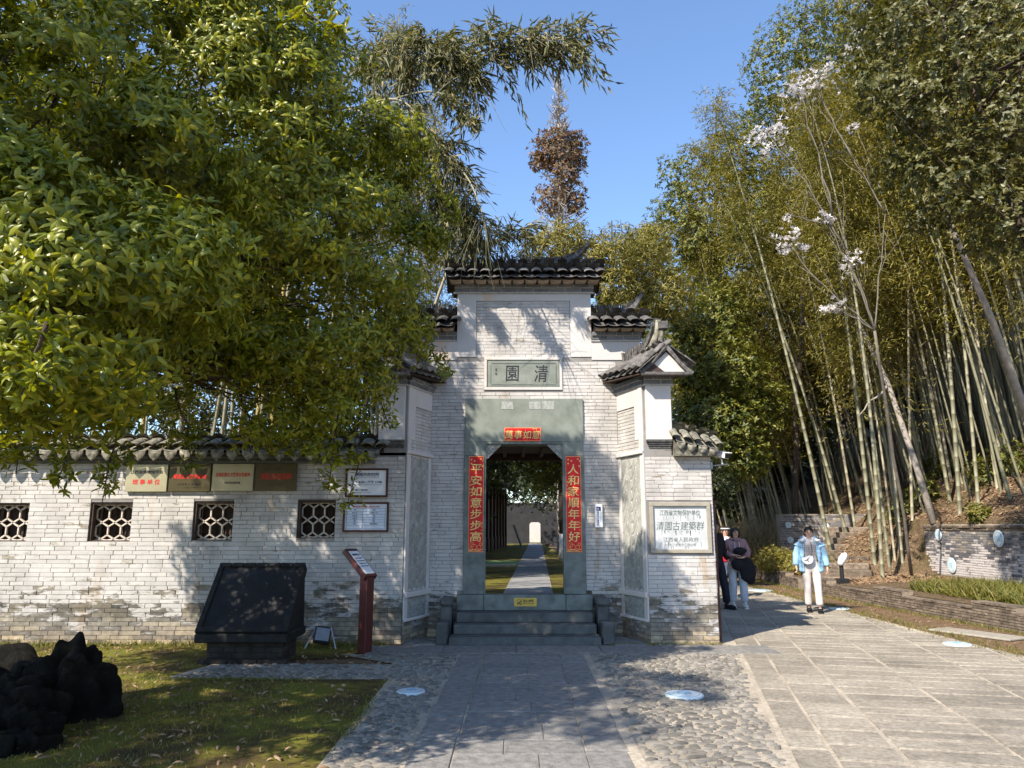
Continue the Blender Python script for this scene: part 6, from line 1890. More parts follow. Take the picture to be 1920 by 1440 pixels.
# flowering magnolia
M['bark_mag'] = simple('magnolia_bark', (.17, .15, .12), .9, .3, 10, .008)
mg = thing('magnolia_tree', 'bare magnolia with white blossom clusters before the bamboo', 'tree', (8.3, 17.2, .5))
mb = MB(); MY = 15.5
def mpt(px, py, dy=0): return np.array(list(P(px, py, MY + dy)))
limb(mb, (9.3, 17.9, .5), mpt(1640, 620), .04, .03, .03, 9, 8)
br_ = [((1640, 620), (1540, 330)), ((1590, 470), (1440, 250)), ((1640, 620), (1600, 480)), ((1560, 400), (1500, 170)), ((1640, 620), (1500, 500)), ((1540, 535), (1470, 450)), ((1640, 620), (1565, 575)), ((1600, 300), (1530, 160)), ((1640, 620), (1660, 400)), ((1660, 400), (1600, 300)), ((1545, 420), (1470, 400)), ((1620, 560), (1545, 405))]
for a_, b_ in br_:
    w_ = limb(mb, mpt(*a_), mpt(*b_), .020, .006, .10, 8, 5)
    for q_ in range(5): limb(mb, w_[3 + q_ % 4], w_[min(7, 5 + q_ % 3)] + rng.normal(0, .28, 3) + np.array([0, 0, .25]), .007, .003, .12, 4, 4)
mb.build('trunk', M['bark_mag'], mg, smooth=True)
bl_ = [(1500, 165, 20), (1525, 155, 16), (1488, 178, 14), (1550, 130, 12), (1430, 245, 14), (1450, 258, 16), (1418, 262, 10), (1462, 243, 10), (1438, 285, 8), (1540, 405, 8), (1556, 408, 7), (1473, 452, 11), (1485, 443, 8), (1468, 474, 8), (1508, 468, 7), (1598, 485, 12), (1585, 505, 7), (1560, 575, 8), (1546, 582, 5), (1577, 573, 7), (1600, 235, 6), (1475, 410, 4), (1620, 60, 10), (1590, 100, 12)]
pts_ = np.concatenate([np.array(list(P(a, b, MY))) + rng.normal(0, c / FPX * MY * .85, (max(5, int(c * 1.5)), 3)) for a, b, c in bl_])
P0, D, N, Ls, Ws = whorls(pts_, np.tile([0, -.2, 1.], (len(pts_), 1)) + rng.normal(0, .3, (len(pts_), 3)), 6, .085, .045, (25, 75))
V, F = leaf_arrays(P0, D, N, Ls, Ws, LEAF4_V, LEAF4_F); mesh_ob('blossom', np_mesh('blossom', local(V, mg), F, M['petal']), mg, WM[mg.name], kind='stuff')
# leaning bare trunks
lt = thing('leaning_tree', 'grey leaning trunk rising from the corner of the retaining wall', 'tree', tuple(hill_base(1752, 985)))
mb = MB(); b_ = hill_base(1752, 988); q1 = P(1720, 880, b_.y + .2); q2 = P(1665, 720, b_.y + .4); q3 = P(1590, 560, b_.y + 1)
mb.tube([b_, q1, q2, q3, P(1540, 420, b_.y + 1.2)], [.10, .08, .065, .045, .015], 9); limb(mb, q2, P(1610, 780, b_.y), .04, .01); limb(mb, q3, P(1650, 480, b_.y), .04, .01)
mb.build('trunk', M['bark_pale'], lt, smooth=True)
lt = thing('leaning_pole_tree', 'long smooth bare trunk slanting up at the right edge', 'tree', (11.6, 12.6, 2.2))
mb = MB(); mb.tube([(12.0, 14, 2.3), P(1925, 780, 13.5), P(1860, 600, 13.0), P(1790, 440, 12.6), P(1750, 330, 12.4)], [.085, .075, .06, .045, .02], 8); mb.build('trunk', M['bark_pale'], lt, smooth=True)

# trees inside the garden
GT = [((3.4, 16.5, .36), [(.0, 16.8, 5.4, 2.4, 1.8, 1.2), (1.8, 17.5, 5.2, 1.6, 1.6, 1.1)], 'nearest garden tree with a high crown just behind the gateway', 6000),
      ((-2.6, 19, .36), [(-2.2, 19, 4.4, 2.0, 2.0, 2.0), (-1.0, 21, 3.9, 1.6, 1.6, 1.5), (.2, 20, 5.2, 1.6, 1.6, 1.6)], 'leaning dark tree on the left behind the doorway', 15000),
      ((2.1, 21, .36), [(1.7, 22, 4.6, 1.6, 2, 1.7), (1.4, 25, 3.8, 1.0, 1.6, 1.2), (.6, 24, 4.8, 1.6, 1.6, 1.4)], 'sunlit tree on the right inside the garden', 14000),
      ((-3.2, 30, .36), [(-2.2, 30, 5.2, 2.8, 2.5, 2.2), (-1.0, 34, 4.6, 2.2, 2.5, 1.6)], 'dark tree beside the hall in the garden', 12000),
      ((3.4, 40, .36), [(2.2, 40, 4.6, 1.6, 3, 1.8), (1.6, 46, 4.8, 2.6, 3, 2.0), (0.6, 52, 5.4, 3, 2.5, 2.3)], 'farthest dark tree over the garden path', 12000)]
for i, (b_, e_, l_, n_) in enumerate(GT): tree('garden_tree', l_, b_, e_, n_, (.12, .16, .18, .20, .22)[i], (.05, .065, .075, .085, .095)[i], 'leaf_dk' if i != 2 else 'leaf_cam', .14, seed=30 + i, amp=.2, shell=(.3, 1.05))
wt = thing('whitewashed_tree', 'garden tree with white painted lower trunk right of the path', 'tree', (1.98, 28.5, .36))
mb = MB(); mb.tube([(1.98, 28.5, .3), (1.93, 28.5, 1.35)], [.24, .17], 12); mb.build('painted_trunk', M['whitewash_trunk'], wt, smooth=True)
mb = MB(); mb.tube([(1.93, 28.5, 1.35), (1.90, 28.5, 3.5), (1.9, 28.5, 6)], [.165, .14, .08], 12); mb.build('trunk', M['bark'], wt, smooth=True)
T, A = crown_points([(1.7, 28.5, 6.2, 2.0, 2.0, 1.8)], 1600, 44, (.3, 1.05), .2); P0, D, N, Ls, Ws = whorls(T, A, 5, .2, .08)
V, F = leaf_arrays(P0, D, N, Ls, Ws); mesh_ob('crown', np_mesh('crown', local(V, wt), F, M['leaf_dk']), wt, WM[wt.name], kind='stuff')

for i, (x_, y_, w_, l_) in enumerate(((-1, 66, 7, 'dark thicket far behind the garden end wall'), (12.5, 36, 4.5, 'dark thicket left part deep behind the right grove'), (19, 36, 5, 'dark thicket middle part deep behind the right grove'), (27, 36, 5, 'dark thicket right part deep behind the right grove'), (8.8, 36, 3, 'dark thicket at the far end of the road'))):
    zb_ = hz(x_, y_)
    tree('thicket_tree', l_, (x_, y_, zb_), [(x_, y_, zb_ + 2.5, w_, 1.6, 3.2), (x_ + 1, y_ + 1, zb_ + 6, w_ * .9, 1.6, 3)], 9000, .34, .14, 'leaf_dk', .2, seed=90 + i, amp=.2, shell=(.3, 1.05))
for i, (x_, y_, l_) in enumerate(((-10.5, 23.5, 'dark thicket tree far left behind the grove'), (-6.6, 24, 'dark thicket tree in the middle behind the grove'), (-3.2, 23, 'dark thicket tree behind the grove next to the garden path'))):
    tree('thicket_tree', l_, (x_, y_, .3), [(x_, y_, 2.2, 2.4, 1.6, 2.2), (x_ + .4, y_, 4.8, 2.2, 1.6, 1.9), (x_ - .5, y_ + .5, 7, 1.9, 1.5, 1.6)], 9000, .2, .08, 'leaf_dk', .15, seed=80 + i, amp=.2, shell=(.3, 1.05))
# ------------------------------------------------------------------ low growth
def blades(name, pts, h, w, mat, droop=.5, label=None, cat=None, parent=None, k=1, upz=1.0, out=None):
    n = len(pts)
    D = rng.normal(0, .5, (n, 3)); D[:, 2] = upz * rng.uniform(.5, 1.2, n)
    L = h * rng.uniform(.5, 1.3, n)
    tv = np.array([(0, -.5, 0), (0, .5, 0), (.6, .35, .02), (.6, -.35, .02), (1.0, 0, -.22 * droop * 2)]); tf = np.array([(0, 1, 2), (0, 2, 3), (3, 2, 4)])
    V, F = leaf_arrays(np.asarray(pts), D, rng.normal(size=(n, 3)), L, w * rng.uniform(.7, 1.2, n), tv, tf)
    o = mesh_ob(name, np_mesh(name, V, F, M[mat]), None, None, kind='stuff'); tag(o, label, cat); return o
n = 42000
px_ = rng.uniform(-8.5, -1.35, n); py_ = rng.uniform(4.6, 10.8, n)
px_[:2600] = -1.31 + rng.normal(0, .035, 2600); py_[:2600] = rng.uniform(4.6, 8.4, 2600); py_[2600:4400] = 8.40 + rng.normal(0, .025, 1800); px_[2600:4400] = rng.uniform(-3.7, -1.3, 1800)
keep = (np.sin(px_ * 1.9 + 1) + np.sin(py_ * 2.3 + px_) + rng.normal(0, .8, n) > -.4) & ~((py_ > 8.46) & (px_ > -3.72)) 
blades('lawn_grass', np.stack([px_[keep], py_[keep], np.zeros(keep.sum())], -1), .034, .007, 'leaf_grass', .5, 'short thin grass and moss on the shaded lawn', 'grass')
n = 2600
px_ = rng.uniform(-9, -1.7, n); py_ = 10.80 - rng.exponential(.10, n)
blades('wall_foot_grass', np.stack([px_, py_, np.zeros(n)], -1), .09, .009, 'leaf_grass', .5, 'tufts of grass along the foot of the whitewashed wall', 'grass')
n = 500
px_ = rng.uniform(1.3, 2.9, n); py_ = 10.80 - rng.exponential(.04, n)
blades('pier_foot_weeds', np.stack([px_, py_, np.zeros(n)], -1), .05, .008, 'leaf_grass', .5, 'small weeds along the foot of the right gate pier', 'weeds')
n = 5200
yy_ = rng.uniform(8, 26, n); xx_ = np.array([kx(y) for y in yy_]) - np.abs(rng.normal(0, .12, n)) - .02
m2 = rng.random(n) < .5; xx_[m2] = ROAD_R(0) + .15 + rng.normal(0, .16, m2.sum())
blades('verge_grass', np.stack([xx_, yy_, np.zeros(n)], -1), .07, .010, 'leaf_grass', .5, 'patchy grass along the verge between road and kerb wall', 'grass')
# arching bedding plants in front of the retaining wall
n = 12000
yy_ = rng.uniform(8, 16.0, n); xx_ = rng.uniform(8.2, 10.1, n)
ok = xx_ > np.array([kx(y) for y in yy_]) + .25
blades('bank_ferns', np.stack([xx_[ok], yy_[ok], np.full(ok.sum(), .33)], -1), .26, .020, 'leaf_grass', 1.3, 'dense arching green grass plants in front of the retaining wall', 'grass')
# straw bush and hedge at the bend
n = 5000
c = G(1430, 1060); 
blades('straw_bush', np.array([8.0, 25.5, .0]) + rng.normal(0, 1, (n, 3)) * np.array([.75, .6, .0]) + np.array([0, 0, .35]), 1.25, .03, 'leaf_straw', 1.0, 'tall dry straw coloured bush at the bend of the road', 'bush')
tree('mossy_hedge', 'low olive green hedge above the kerb at the bend', (7.9, 22, .3), [(8.0, 22.0, .55, .7, 1.2, .38), (8.2, 21.0, .55, .6, 1, .36), (7.9, 23, .6, .6, .8, .4)], 9000, .07, .03, 'leaf_bam', .05, seed=51, amp=.12, cat='hedge', nb=5, top=.6)
for i, (px, py, r_, nm) in enumerate(((1735, 930, 30, 'green shrub beside the leaning trunk above the wall corner'), (1690, 960, 28, 'green shrub left of the retaining wall end'), (1838, 975, 16, 'small bright green plant growing on top of the retaining wall'), (1850, 890, 34, 'shrub on the sunny slope under the culms'), (1900, 870, 40, 'shrub near the right edge on the slope'), (1770, 880, 26, 'small shrub among the culms above the wall'))):
    p = hill_base(px, py + r_ * .6); Y = p.y; k_ = Y / FPX
    tree('shrub', nm, tuple(p), [(p.x, p.y, p.z + r_ * k_ * .8, r_ * k_ * 1.1, r_ * k_, r_ * k_)], 900, .13, .045, 'leaf_cam' if i != 2 else 'leaf_grass', .02, seed=60 + i, amp=.25, cat='shrub', nb=4, shell=(.2, 1.1))
# fallen leaves
def fallen(name, pts, size, label, nrm=None):
    n = len(pts); D = rng.normal(size=(n, 3)) * np.array([1, 1, .25]); N = np.array([0, 0, 1.]) + rng.normal(0, .35, (n, 3))
    V, F = leaf_arrays(np.asarray(pts), D, N, size * rng.uniform(.6, 1.3, n), size * .38 * rng.uniform(.7, 1.2, n), LEAF8_V * np.array([1, 1, 1.6]), LEAF8_F)
    o = mesh_ob(name, np_mesh(name, V, F, M['leaf_dry']), None, None, kind='stuff'); tag(o, label, 'leaves')
n = 900
fallen('fallen_leaves', np.stack([rng.uniform(-7, -1.3, n), rng.uniform(4.8, 10.6, n), np.full(n, .02)], -1), .07, 'dry brown leaves scattered over the mossy lawn')
n = 26000
yy_ = 13 + rng.exponential(7, n); xx_ = kx(15) + .3 + rng.exponential(4.5, n)
ok = (yy_ < 40) & (xx_ < 30) & ~((yy_ < 19.6) & (xx_ < 10.7) & (yy_ < 17.5)) & ~((yy_ < 19.7) & (xx_ > 10.1) & (xx_ < 10.66))
xx_, yy_ = xx_[ok], yy_[ok]
fallen('slope_leaf_litter', np.stack([xx_, yy_, [hz(x, y) + .02 for x, y in zip(xx_, yy_)]], -1), .11, 'thick layer of dry bamboo leaves on the slope')
n = 500
fallen('road_leaves', np.stack([rng.uniform(6.2, 7.6, n), rng.uniform(8, 24, n), np.full(n, .015)], -1), .06, 'dry leaves along the edge of the road')
n = 1300; px_ = rng.uniform(-9.2, -1.95, n)
blades('roof_moss', np.stack([px_, YF - .22 + rng.uniform(0, .3, n), 2.70 + rng.uniform(0, .07, n)], -1), .045, .010, 'leaf_grass', .6, 'moss and weeds growing on the wall roof tiles', 'moss')
# ================================================================== PEOPLE
M['skin'] = simple('skin', (.58, .36, .26), .5, .05, 10, 0)
M['hair'] = simple('black_hair', (.018, .014, .013), .5, .3, 30, .003)
M['cloth_blue'] = simple('light_blue_puffer', (.30, .50, .66), .5, .12, 9, .012, .5)
M['cloth_white'] = simple('white_fleece', (.72, .74, .76), .9, .08, 30, .01)
M['cloth_cream'] = simple('cream_knit', (.62, .56, .52), .9, .06, 40, .004)
M['cloth_trouser'] = simple('beige_trousers', (.56, .51, .48), .85, .1, 7, .01)
M['cloth_mauve'] = simple('mauve_hoodie', (.30, .175, .18), .9, .12, 9, .012)
M['cloth_jeans'] = simple('pale_washed_jeans', (.50, .53, .58), .85, .18, 6, .01)
M['cloth_black'] = simple('black_cloth', (.012, .012, .014), .85, .3, 8, .01)
M['cloth_navy'] = simple('dark_navy_cloth', (.014, .016, .024), .85, .3, 8, .01)
M['cloth_orange'] = simple('orange_cloth', (.60, .24, .08), .85, .1, 8, .01)
M['cloth_red'] = simple('red_cloth', (.55, .02, .03), .8, .1, 8, .01)
M['shoe_w'] = simple('white_shoe', (.66, .66, .66), .6, .1, 10, 0)
M['brown_strap'] = simple('brown_strap', (.20, .08, .035), .6, .1, 8, 0)
M['band'] = simple('knit_band', (.05, .05, .06), .9, .2, 60, 0)
M['band_r'] = simple('knit_band_red', (.30, .12, .10), .9, .2, 60, 0)
def skin(name, nodes, edges, mat, parent, Mx, root, sub=2):
    """nodes: key -> (x, y, z, rx, ry)"""
    keys = list(nodes); idx = {k: i for i, k in enumerate(keys)}
    me = bpy.data.meshes.new(name)
    me.from_pydata([nodes[k][:3] for k in keys], [(idx[a], idx[b]) for a, b in edges], [])
    o = bpy.data.objects.new(name, me); COL.objects.link(o)
    md = o.modifiers.new('skin', 'SKIN'); md.use_smooth_shade = True
    sv = me.skin_vertices[0].data if me.skin_vertices else me.skin_vertices.new().data
    for k in keys:
        v = nodes[k]; sv[idx[k]].radius = (v[3], v[4] if len(v) > 4 else v[3]); sv[idx[k]].use_root = (k == root)
    s = o.modifiers.new('sub', 'SUBSURF'); s.levels = sub; s.render_levels = sub
    bpy.context.view_layer.update()
    dg = bpy.context.evaluated_depsgraph_get()
    m2 = bpy.data.meshes.new_from_object(o.evaluated_get(dg))
    bpy.data.objects.remove(o); m2.name = name
    m2.materials.clear(); m2.materials.append(M[mat])
    for p in m2.polygons: p.use_smooth = True
    return mesh_ob(name, m2, parent, Mx)
def ellmesh(mb, c, r, Mx=None, n=14, m=9, cut=None):
    V, F = [], []
    for i in range(m + 1):
        th = math.pi * i / m
        for j in range(n):
            a = 2 * math.pi * j / n
            V.append((c[0] + r[0] * math.sin(th) * math.cos(a), c[1] + r[1] * math.sin(th) * math.sin(a), c[2] + r[2] * math.cos(th)))
    for i in range(m):
        for j in range(n): F.append((i * n + j, (i + 1) * n + j, (i + 1) * n + (j + 1) % n, i * n + (j + 1) % n))
    if Mx is not None: V = [tuple(Mx @ Vector(v)) for v in V]
    mb.add(V, F)
def hand_nodes(nd_, ed, pre, wrist, palm, fdir, side, s=1.0):
    """palm and five fingers, slightly curled"""
    w, p_ = Vector(wrist), Vector(palm); f = Vector(fdir).normalized(); sd = Vector(side).normalized()
    nd_[pre + 'palm'] = (*p_, .026 * s, .018 * s); ed.append((pre + 'wr', pre + 'palm'))
    cur = f.cross(sd)
    for i, ln in enumerate((.062, .072, .068, .052)):
        b = p_ + sd * (.024 - .016 * i) * s + f * .03 * s
        nd_[pre + 'f%da' % i] = (*b, .0085 * s); nd_[pre + 'f%db' % i] = (*(b + (f * .8 + cur * .3) * ln * .5 * s), .008 * s); nd_[pre + 'f%dc' % i] = (*(b + (f * .62 + cur * .75) * ln * s), .006 * s)
        ed += [(pre + 'palm', pre + 'f%da' % i), (pre + 'f%da' % i, pre + 'f%db' % i), (pre + 'f%db' % i, pre + 'f%dc' % i)]
    b = p_ + sd * .03 * s; nd_[pre + 'ta'] = (*b, .010 * s); nd_[pre + 'tb'] = (*(b + (f * .7 + sd * .5 + cur * .3) * .045 * s), .008 * s)
    ed += [(pre + 'palm', pre + 'ta'), (pre + 'ta', pre + 'tb')]
def figure(label, loc, rz, s, armL, armR, footL, footR, clothes, hair='bun', head_turn=0.0, group=None):
    """local frame: facing -Y, arms given as (elbow, wrist, palm) from the viewer's left (L) and right (R)"""
    t_ = thing('person', label, 'person', loc, rz, group)
    Mx = Matrix.Translation(Vector(loc)) @ Matrix.Rotation(rz, 4, 'Z') @ Matrix.Scale(s, 4)
    nd_ = {'pel': (0, 0, .90, .125, .09), 'wai': (0, 0, 1.02, .11, .08), 'che': (0, .0, 1.20, .135, .09), 'nec': (0, .01, 1.365, .05, .05), 'nk2': (0, .0, 1.40, .048, .048), 'hea': (0, -.008, 1.475, .078, .086), 'top': (0, .005, 1.545, .064, .078)}
    ed = [('pel', 'wai'), ('wai', 'che'), ('che', 'nec'), ('nec', 'nk2'), ('nk2', 'hea'), ('hea', 'top')]
    for pre, sx, arm, ft in (('L', -1, armL, footL), ('R', 1, armR, footR)):
        nd_[pre + 'sh'] = (sx * .165, .01, 1.31, .045, .045); nd_[pre + 'el'] = (*arm[0], .034, .034); nd_[pre + 'wr'] = (*arm[1], .022, .022)
        ed += [('che', pre + 'sh'), (pre + 'sh', pre + 'el'), (pre + 'el', pre + 'wr')]
        hand_nodes(nd_, ed, pre, arm[1], arm[2], Vector(arm[2]) - Vector(arm[1]), Vector((-sx * .2, -1, 0)))
        hip = (sx * .085, 0, .84); kn = tuple(Vector(hip).lerp(Vector(ft), .5) + Vector((0, -.03, .0)))
        nd_[pre + 'hi'] = (*hip, .085, .085); nd_[pre + 'kn'] = (*kn, .055, .055); nd_[pre + 'an'] = (*ft, .036, .036)
        nd_[pre + 'to'] = (ft[0], ft[1] - .13, .035, .032, .022)
        ed += [('pel', pre + 'hi'), (pre + 'hi', pre + 'kn'), (pre + 'kn', pre + 'an'), (pre + 'an', pre + 'to')]
    skin('body', nd_, ed, 'skin', t_, Mx, 'pel')
    Hm = Mx @ Matrix.Translation(Vector((0, -.003, 1.485))) @ Matrix.Rotation(head_turn, 4, 'Z')
    mb = MB()
    for sx in (-1, 1): ellmesh(mb, (sx * .030, -.090, .008), (.013, .010, .007), Hm, 8, 5); ellmesh(mb, (sx * .031, -.090, .030), (.020, .012, .0045), Hm, 8, 5)
    mb.build('eyes_and_brows', M['hair'], t_, smooth=True)
    mb = MB(); ellmesh(mb, (0, -.088, -.046), (.022, .012, .008), Hm, 8, 5); mb.build('mouth', simple('lips', (.42, .12, .10), .5, .05, 9, 0) if 'lips' not in M else M['lips'], t_, smooth=True)
    mb = MB(); mb.add([tuple(Hm @ Vector(v)) for v in ((0, -.086, .02), (-.015, -.086, -.022), (.015, -.086, -.022), (0, -.116, -.018))], [(0, 1, 3), (0, 3, 2), (1, 2, 3)])
    for sx in (-1, 1): ellmesh(mb, (sx * .077, .0, -.005), (.010, .02, .03), Hm, 8, 6)
    mb.build('nose_and_ears', M['skin'], t_, smooth=True)
    mb = MB(); Vh, Fh = [], []
    n, m = 20, 12
    for i in range(m + 1):
        th = math.pi * .62 * i / m
        for j in range(n):
            a = 2 * math.pi * j / n
            front = max(0, -math.sin(a))
            tt = th * (1 - .42 * front ** 1.5) if hair != 'long' else th * (1 - .40 * front ** 1.5)
            r = (.085, .097, .098)
            Vh.append(tuple(Hm @ Vector((r[0] * math.sin(tt) * math.cos(a), .008 + r[1] * math.sin(tt) * math.sin(a), .012 + r[2] * math.cos(tt)))))
    for i in range(m):
        for j in range(n): Fh.append((i * n + j, (i + 1) * n + j, (i + 1) * n + (j + 1) % n, i * n + (j + 1) % n))
    mb.add(Vh, Fh)
    if hair == 'bun': ellmesh(mb, (0, .10, .02), (.04, .04, .04), Hm); ellmesh(mb, (-.05, .06, -.06), (.03, .03, .06), Hm)
    if hair == 'long':
        for sx in (-1, 1): ellmesh(mb, (sx * .074, .015, -.03), (.022, .05, .08), Hm)
        ellmesh(mb, (0, .075, -.06), (.075, .035, .12), Hm)
    if hair == 'short': ellmesh(mb, (0, .03, .0), (.083, .08, .07), Hm)
    mb.build('hair', M['hair'], t_, smooth=True)
    for c in clothes: c(t_, Mx, armL, armR, footL, footR)
    return t_, Mx
def trousers(mat, w=1.0, hem=.0, flare=1.0):
    def f(t_, Mx, aL, aR, fL, fR):
        nd_ = {'pel': (0, 0, .90, .142 * w, .105), 'wai': (0, 0, 1.0, .13 * w, .095)}; ed = [('pel', 'wai')]
        for pre, sx, ft in (('L', -1, fL), ('R', 1, fR)):
            hip = Vector((sx * .088, 0, .80)); an = Vector(ft) + Vector((0, 0, hem + .0)); kn = hip.lerp(an, .5) + Vector((0, -.03, 0)); th = hip.lerp(kn, .5)
            nd_[pre + 'hi'] = (*hip, .098 * w, .098); nd_[pre + 'th'] = (*th, .090 * w, .088); nd_[pre + 'kn'] = (*kn, .078 * w * flare, .075 * flare); nd_[pre + 'ca'] = (*kn.lerp(an, .55), .075 * w * flare, .072 * flare); nd_[pre + 'an'] = (*an, .072 * w * flare, .075 * flare)
            ed += [('pel', pre + 'hi'), (pre + 'hi', pre + 'th'), (pre + 'th', pre + 'kn'), (pre + 'kn', pre + 'ca'), (pre + 'ca', pre + 'an')]
        skin('trousers', nd_, ed, mat, t_, Mx, 'pel')
    return f
def shoes(mat):
    def f(t_, Mx, aL, aR, fL, fR):
        for ft in (fL, fR):
            mb = MB(); x, y, z = ft
            ellmesh(mb, (x, y - .07, .045), (.050, .13, .042), Mx, 14, 8); ellmesh(mb, (x, y + .0, .07), (.045, .055, .06), Mx, 12, 8)
            mb.box(x - .047, x + .047, y - .19, y + .055, .0, .025, bev=.01, M=Mx); mb.build('shoe', M[mat], t_, smooth=False)
    return f
def top(mat, r=1.0, hemz=.86, sleeves=True, name='top', sr=1.0, lo=.15):
    def f(t_, Mx, aL, aR, fL, fR):
        nd_ = {'hem': (0, 0, hemz, lo * r, .108 * r), 'wai': (0, 0, 1.0, .142 * r, .10 * r), 'che': (0, 0, 1.20, .155 * r, .108 * r), 'nec': (0, .01, 1.35, .078, .072)}
        ed = [('hem', 'wai'), ('wai', 'che'), ('che', 'nec')]
        if sleeves:
            for pre, sx, arm in (('L', -1, aL), ('R', 1, aR)):
                e, w_ = Vector(arm[0]), Vector(arm[1]); s0 = Vector((sx * .168, .01, 1.30))
                nd_[pre + 'sh'] = (*s0, .064 * sr, .064 * sr); nd_[pre + 'ua'] = (*s0.lerp(e, .5), .062 * sr, .062 * sr); nd_[pre + 'el'] = (*e, .056 * sr, .056 * sr); nd_[pre + 'fa'] = (*e.lerp(w_, .6), .052 * sr, .052 * sr); nd_[pre + 'wr'] = (*e.lerp(w_, .97), .040 * sr, .040 * sr)
                ed += [('che', pre + 'sh'), (pre + 'sh', pre + 'ua'), (pre + 'ua', pre + 'el'), (pre + 'el', pre + 'fa'), (pre + 'fa', pre + 'wr')]
        skin(name, nd_, ed, mat, t_, Mx, 'che')
    return f
def open_jacket(mat, lining):
    def f(t_, Mx, aL, aR, fL, fR):
        for sx, arm, pre in ((-1, aL, 'L'), (1, aR, 'R')):
            V, F = [], []; nz, na = 26, 14
            for i in range(nz):
                z = .74 + (1.36 - .74) * i / (nz - 1); t = i / (nz - 1)
                rx = .215 - .075 * t ** 2.2 - (.035 * max(0, t - .8) * 5); ry = .150 - .035 * t
                bul = .012 * abs(math.sin(i * .92))
                for j in range(na):
                    a = math.radians(90 - sx * 0) + sx * 0
                    ang = math.radians(90) - sx * math.radians(5 + (138 - 34 * t * 0) * j / (na - 1))
                    wob = .012 * math.sin(j * 1.3 + i * .45)
                    V.append(((rx + bul + wob) * math.cos(ang), (ry + bul + wob) * math.sin(ang) + .01, z))
            for k in range(len(V)): V.append((V[k][0] * .93, V[k][1] * .93, V[k][2]))
            n0 = nz * na
            for i in range(nz - 1):
                for j in range(na - 1):
                    q = (i * na + j, i * na + j + 1, (i + 1) * na + j + 1, (i + 1) * na + j)
                    F.append(q); F.append(tuple(n0 + v for v in q[::-1]))
            for i in range(nz - 1): F.append((i * na + na - 1, n0 + i * na + na - 1, n0 + (i + 1) * na + na - 1, (i + 1) * na + na - 1))
            for j in range(na - 1): F.append((j, n0 + j, n0 + j + 1, j + 1))
            mb = MB(); mb.add([tuple(Mx @ Vector(v)) for v in V], F); mb.build('jacket_panel', M[mat], t_, smooth=True, fixn=True)
            e, w_ = Vector(arm[0]), Vector(arm[1]); s0 = Vector((sx * .172, .01, 1.30)); nd_ = {}; ed = []
            pts = [s0.lerp(e, f_) for f_ in (0, .25, .5, .75)] + [e.lerp(w_, f_) for f_ in (0, .25, .5, .75, 1.0)]
            for k, q in enumerate(pts):
                rr = (.078 if k % 2 == 0 else .068) * (1 - .018 * k); nd_[str(k)] = (*q, rr, rr)
                if k: ed.append((str(k - 1), str(k)))
            nd_['y1'] = (sx * .11, .03, 1.325, .062, .062); nd_['y2'] = (sx * .03, .06, 1.31, .06, .06); ed += [('0', 'y1'), ('y1', 'y2')]
            skin('sleeve', nd_, ed, mat, t_, Mx, '0')
        mb = MB(); pts = []
        for k in range(13):
            a = math.radians(-60 + 300 * k / 12) ; pts.append(Mx @ Vector((.10 * math.cos(a), .035 + .085 * math.sin(a), 1.375 + .02 * math.sin(a))))
        mb.tube(pts, [.03] + [.042] * 11 + [.03], 8)
        for sx in (-1, 1): mb.tube([Mx @ Vector((sx * .10, -.05, 1.36)), Mx @ Vector((sx * .13, -.11, 1.33)), Mx @ Vector((sx * .20, -.09, 1.335))], [.035, .032, .014], 8)
        mb.build('fleece_hood', M[lining], t_, smooth=True)
    return f
def bands(t_, Mx, aL, aR, fL, fR):
    for k, (z, m_, h) in enumerate(((1.235, 'band_r', .008), (1.195, 'band', .008), (1.165, 'band', .016), (1.13, 'band', .008), (1.095, 'band_r', .012), (1.065, 'band_r', .008))):
        mb = MB()
        for q in range(15):
            if k in (2, 4) and q % 2: continue
            a = math.radians(-90 - 62 + 124 * q / 14)
            mb.box(-.008, .008, -.003, .003, -h / 2, h / 2, M=Mx @ basis((.158 * math.cos(a) * .97, .123 * math.sin(a) * .985, z), (-math.sin(a), math.cos(a), 0), (math.cos(a), math.sin(a), 0), (0, 0, 1)))
        mb.build('knit_band', M[m_], t_)
# woman in the light blue jacket, walking towards the camera
aL = ((-.255, .03, 1.06), (-.27, -.05, .85), (-.265, -.08, .79)); aR = ((.255, .06, 1.06), (.29, .04, .84), (.295, .02, .78))
wb = G(1527, 1149)
t1, Mx1 = figure('woman in open light blue jacket walking towards the camera', (wb.x, wb.y, .015), math.radians(-18), 1.0, aL, aR, (-.085, .05, .08), (.10, -.12, .085),
    [trousers('cloth_trouser', 1.0, .03), shoes('cloth_black'), top('cloth_cream', 1.0, .90, False, 'sweater'), open_jacket('cloth_blue', 'cloth_white'), bands], 'bun')
bg = thing('handbag', 'white half-moon shoulder bag hanging in front of the woman in blue', 'bag', tuple((Mx1 @ Vector((-.06, -.17, .95)))))
mb = MB(); pl = [(-.105, .05)] + [(-.10 * math.cos(a) + .0, -.095 * math.sin(a) + .02) for a in np.linspace(.1, math.pi - .1, 9)] + [(.105, .05), (.06, .075), (-.06, .06)]
mb.prism([(x, z) for x, z in pl][::-1], -.03, .03, M=Mx1 @ Matrix.Translation(Vector((-.055, -.165, .965))) @ Matrix.Rotation(-.25, 4, 'Y')); mb.build('bag_body', M['white_paint'], bg, fixn=True)
mb = MB(); mb.tube([Mx1 @ Vector(v) for v in ((.015, -.13, 1.30), (.03, -.155, 1.18), (.02, -.16, 1.06), (.0, -.175, 1.02))], .008, 5); mb.build('strap', M['brown_strap'], bg)
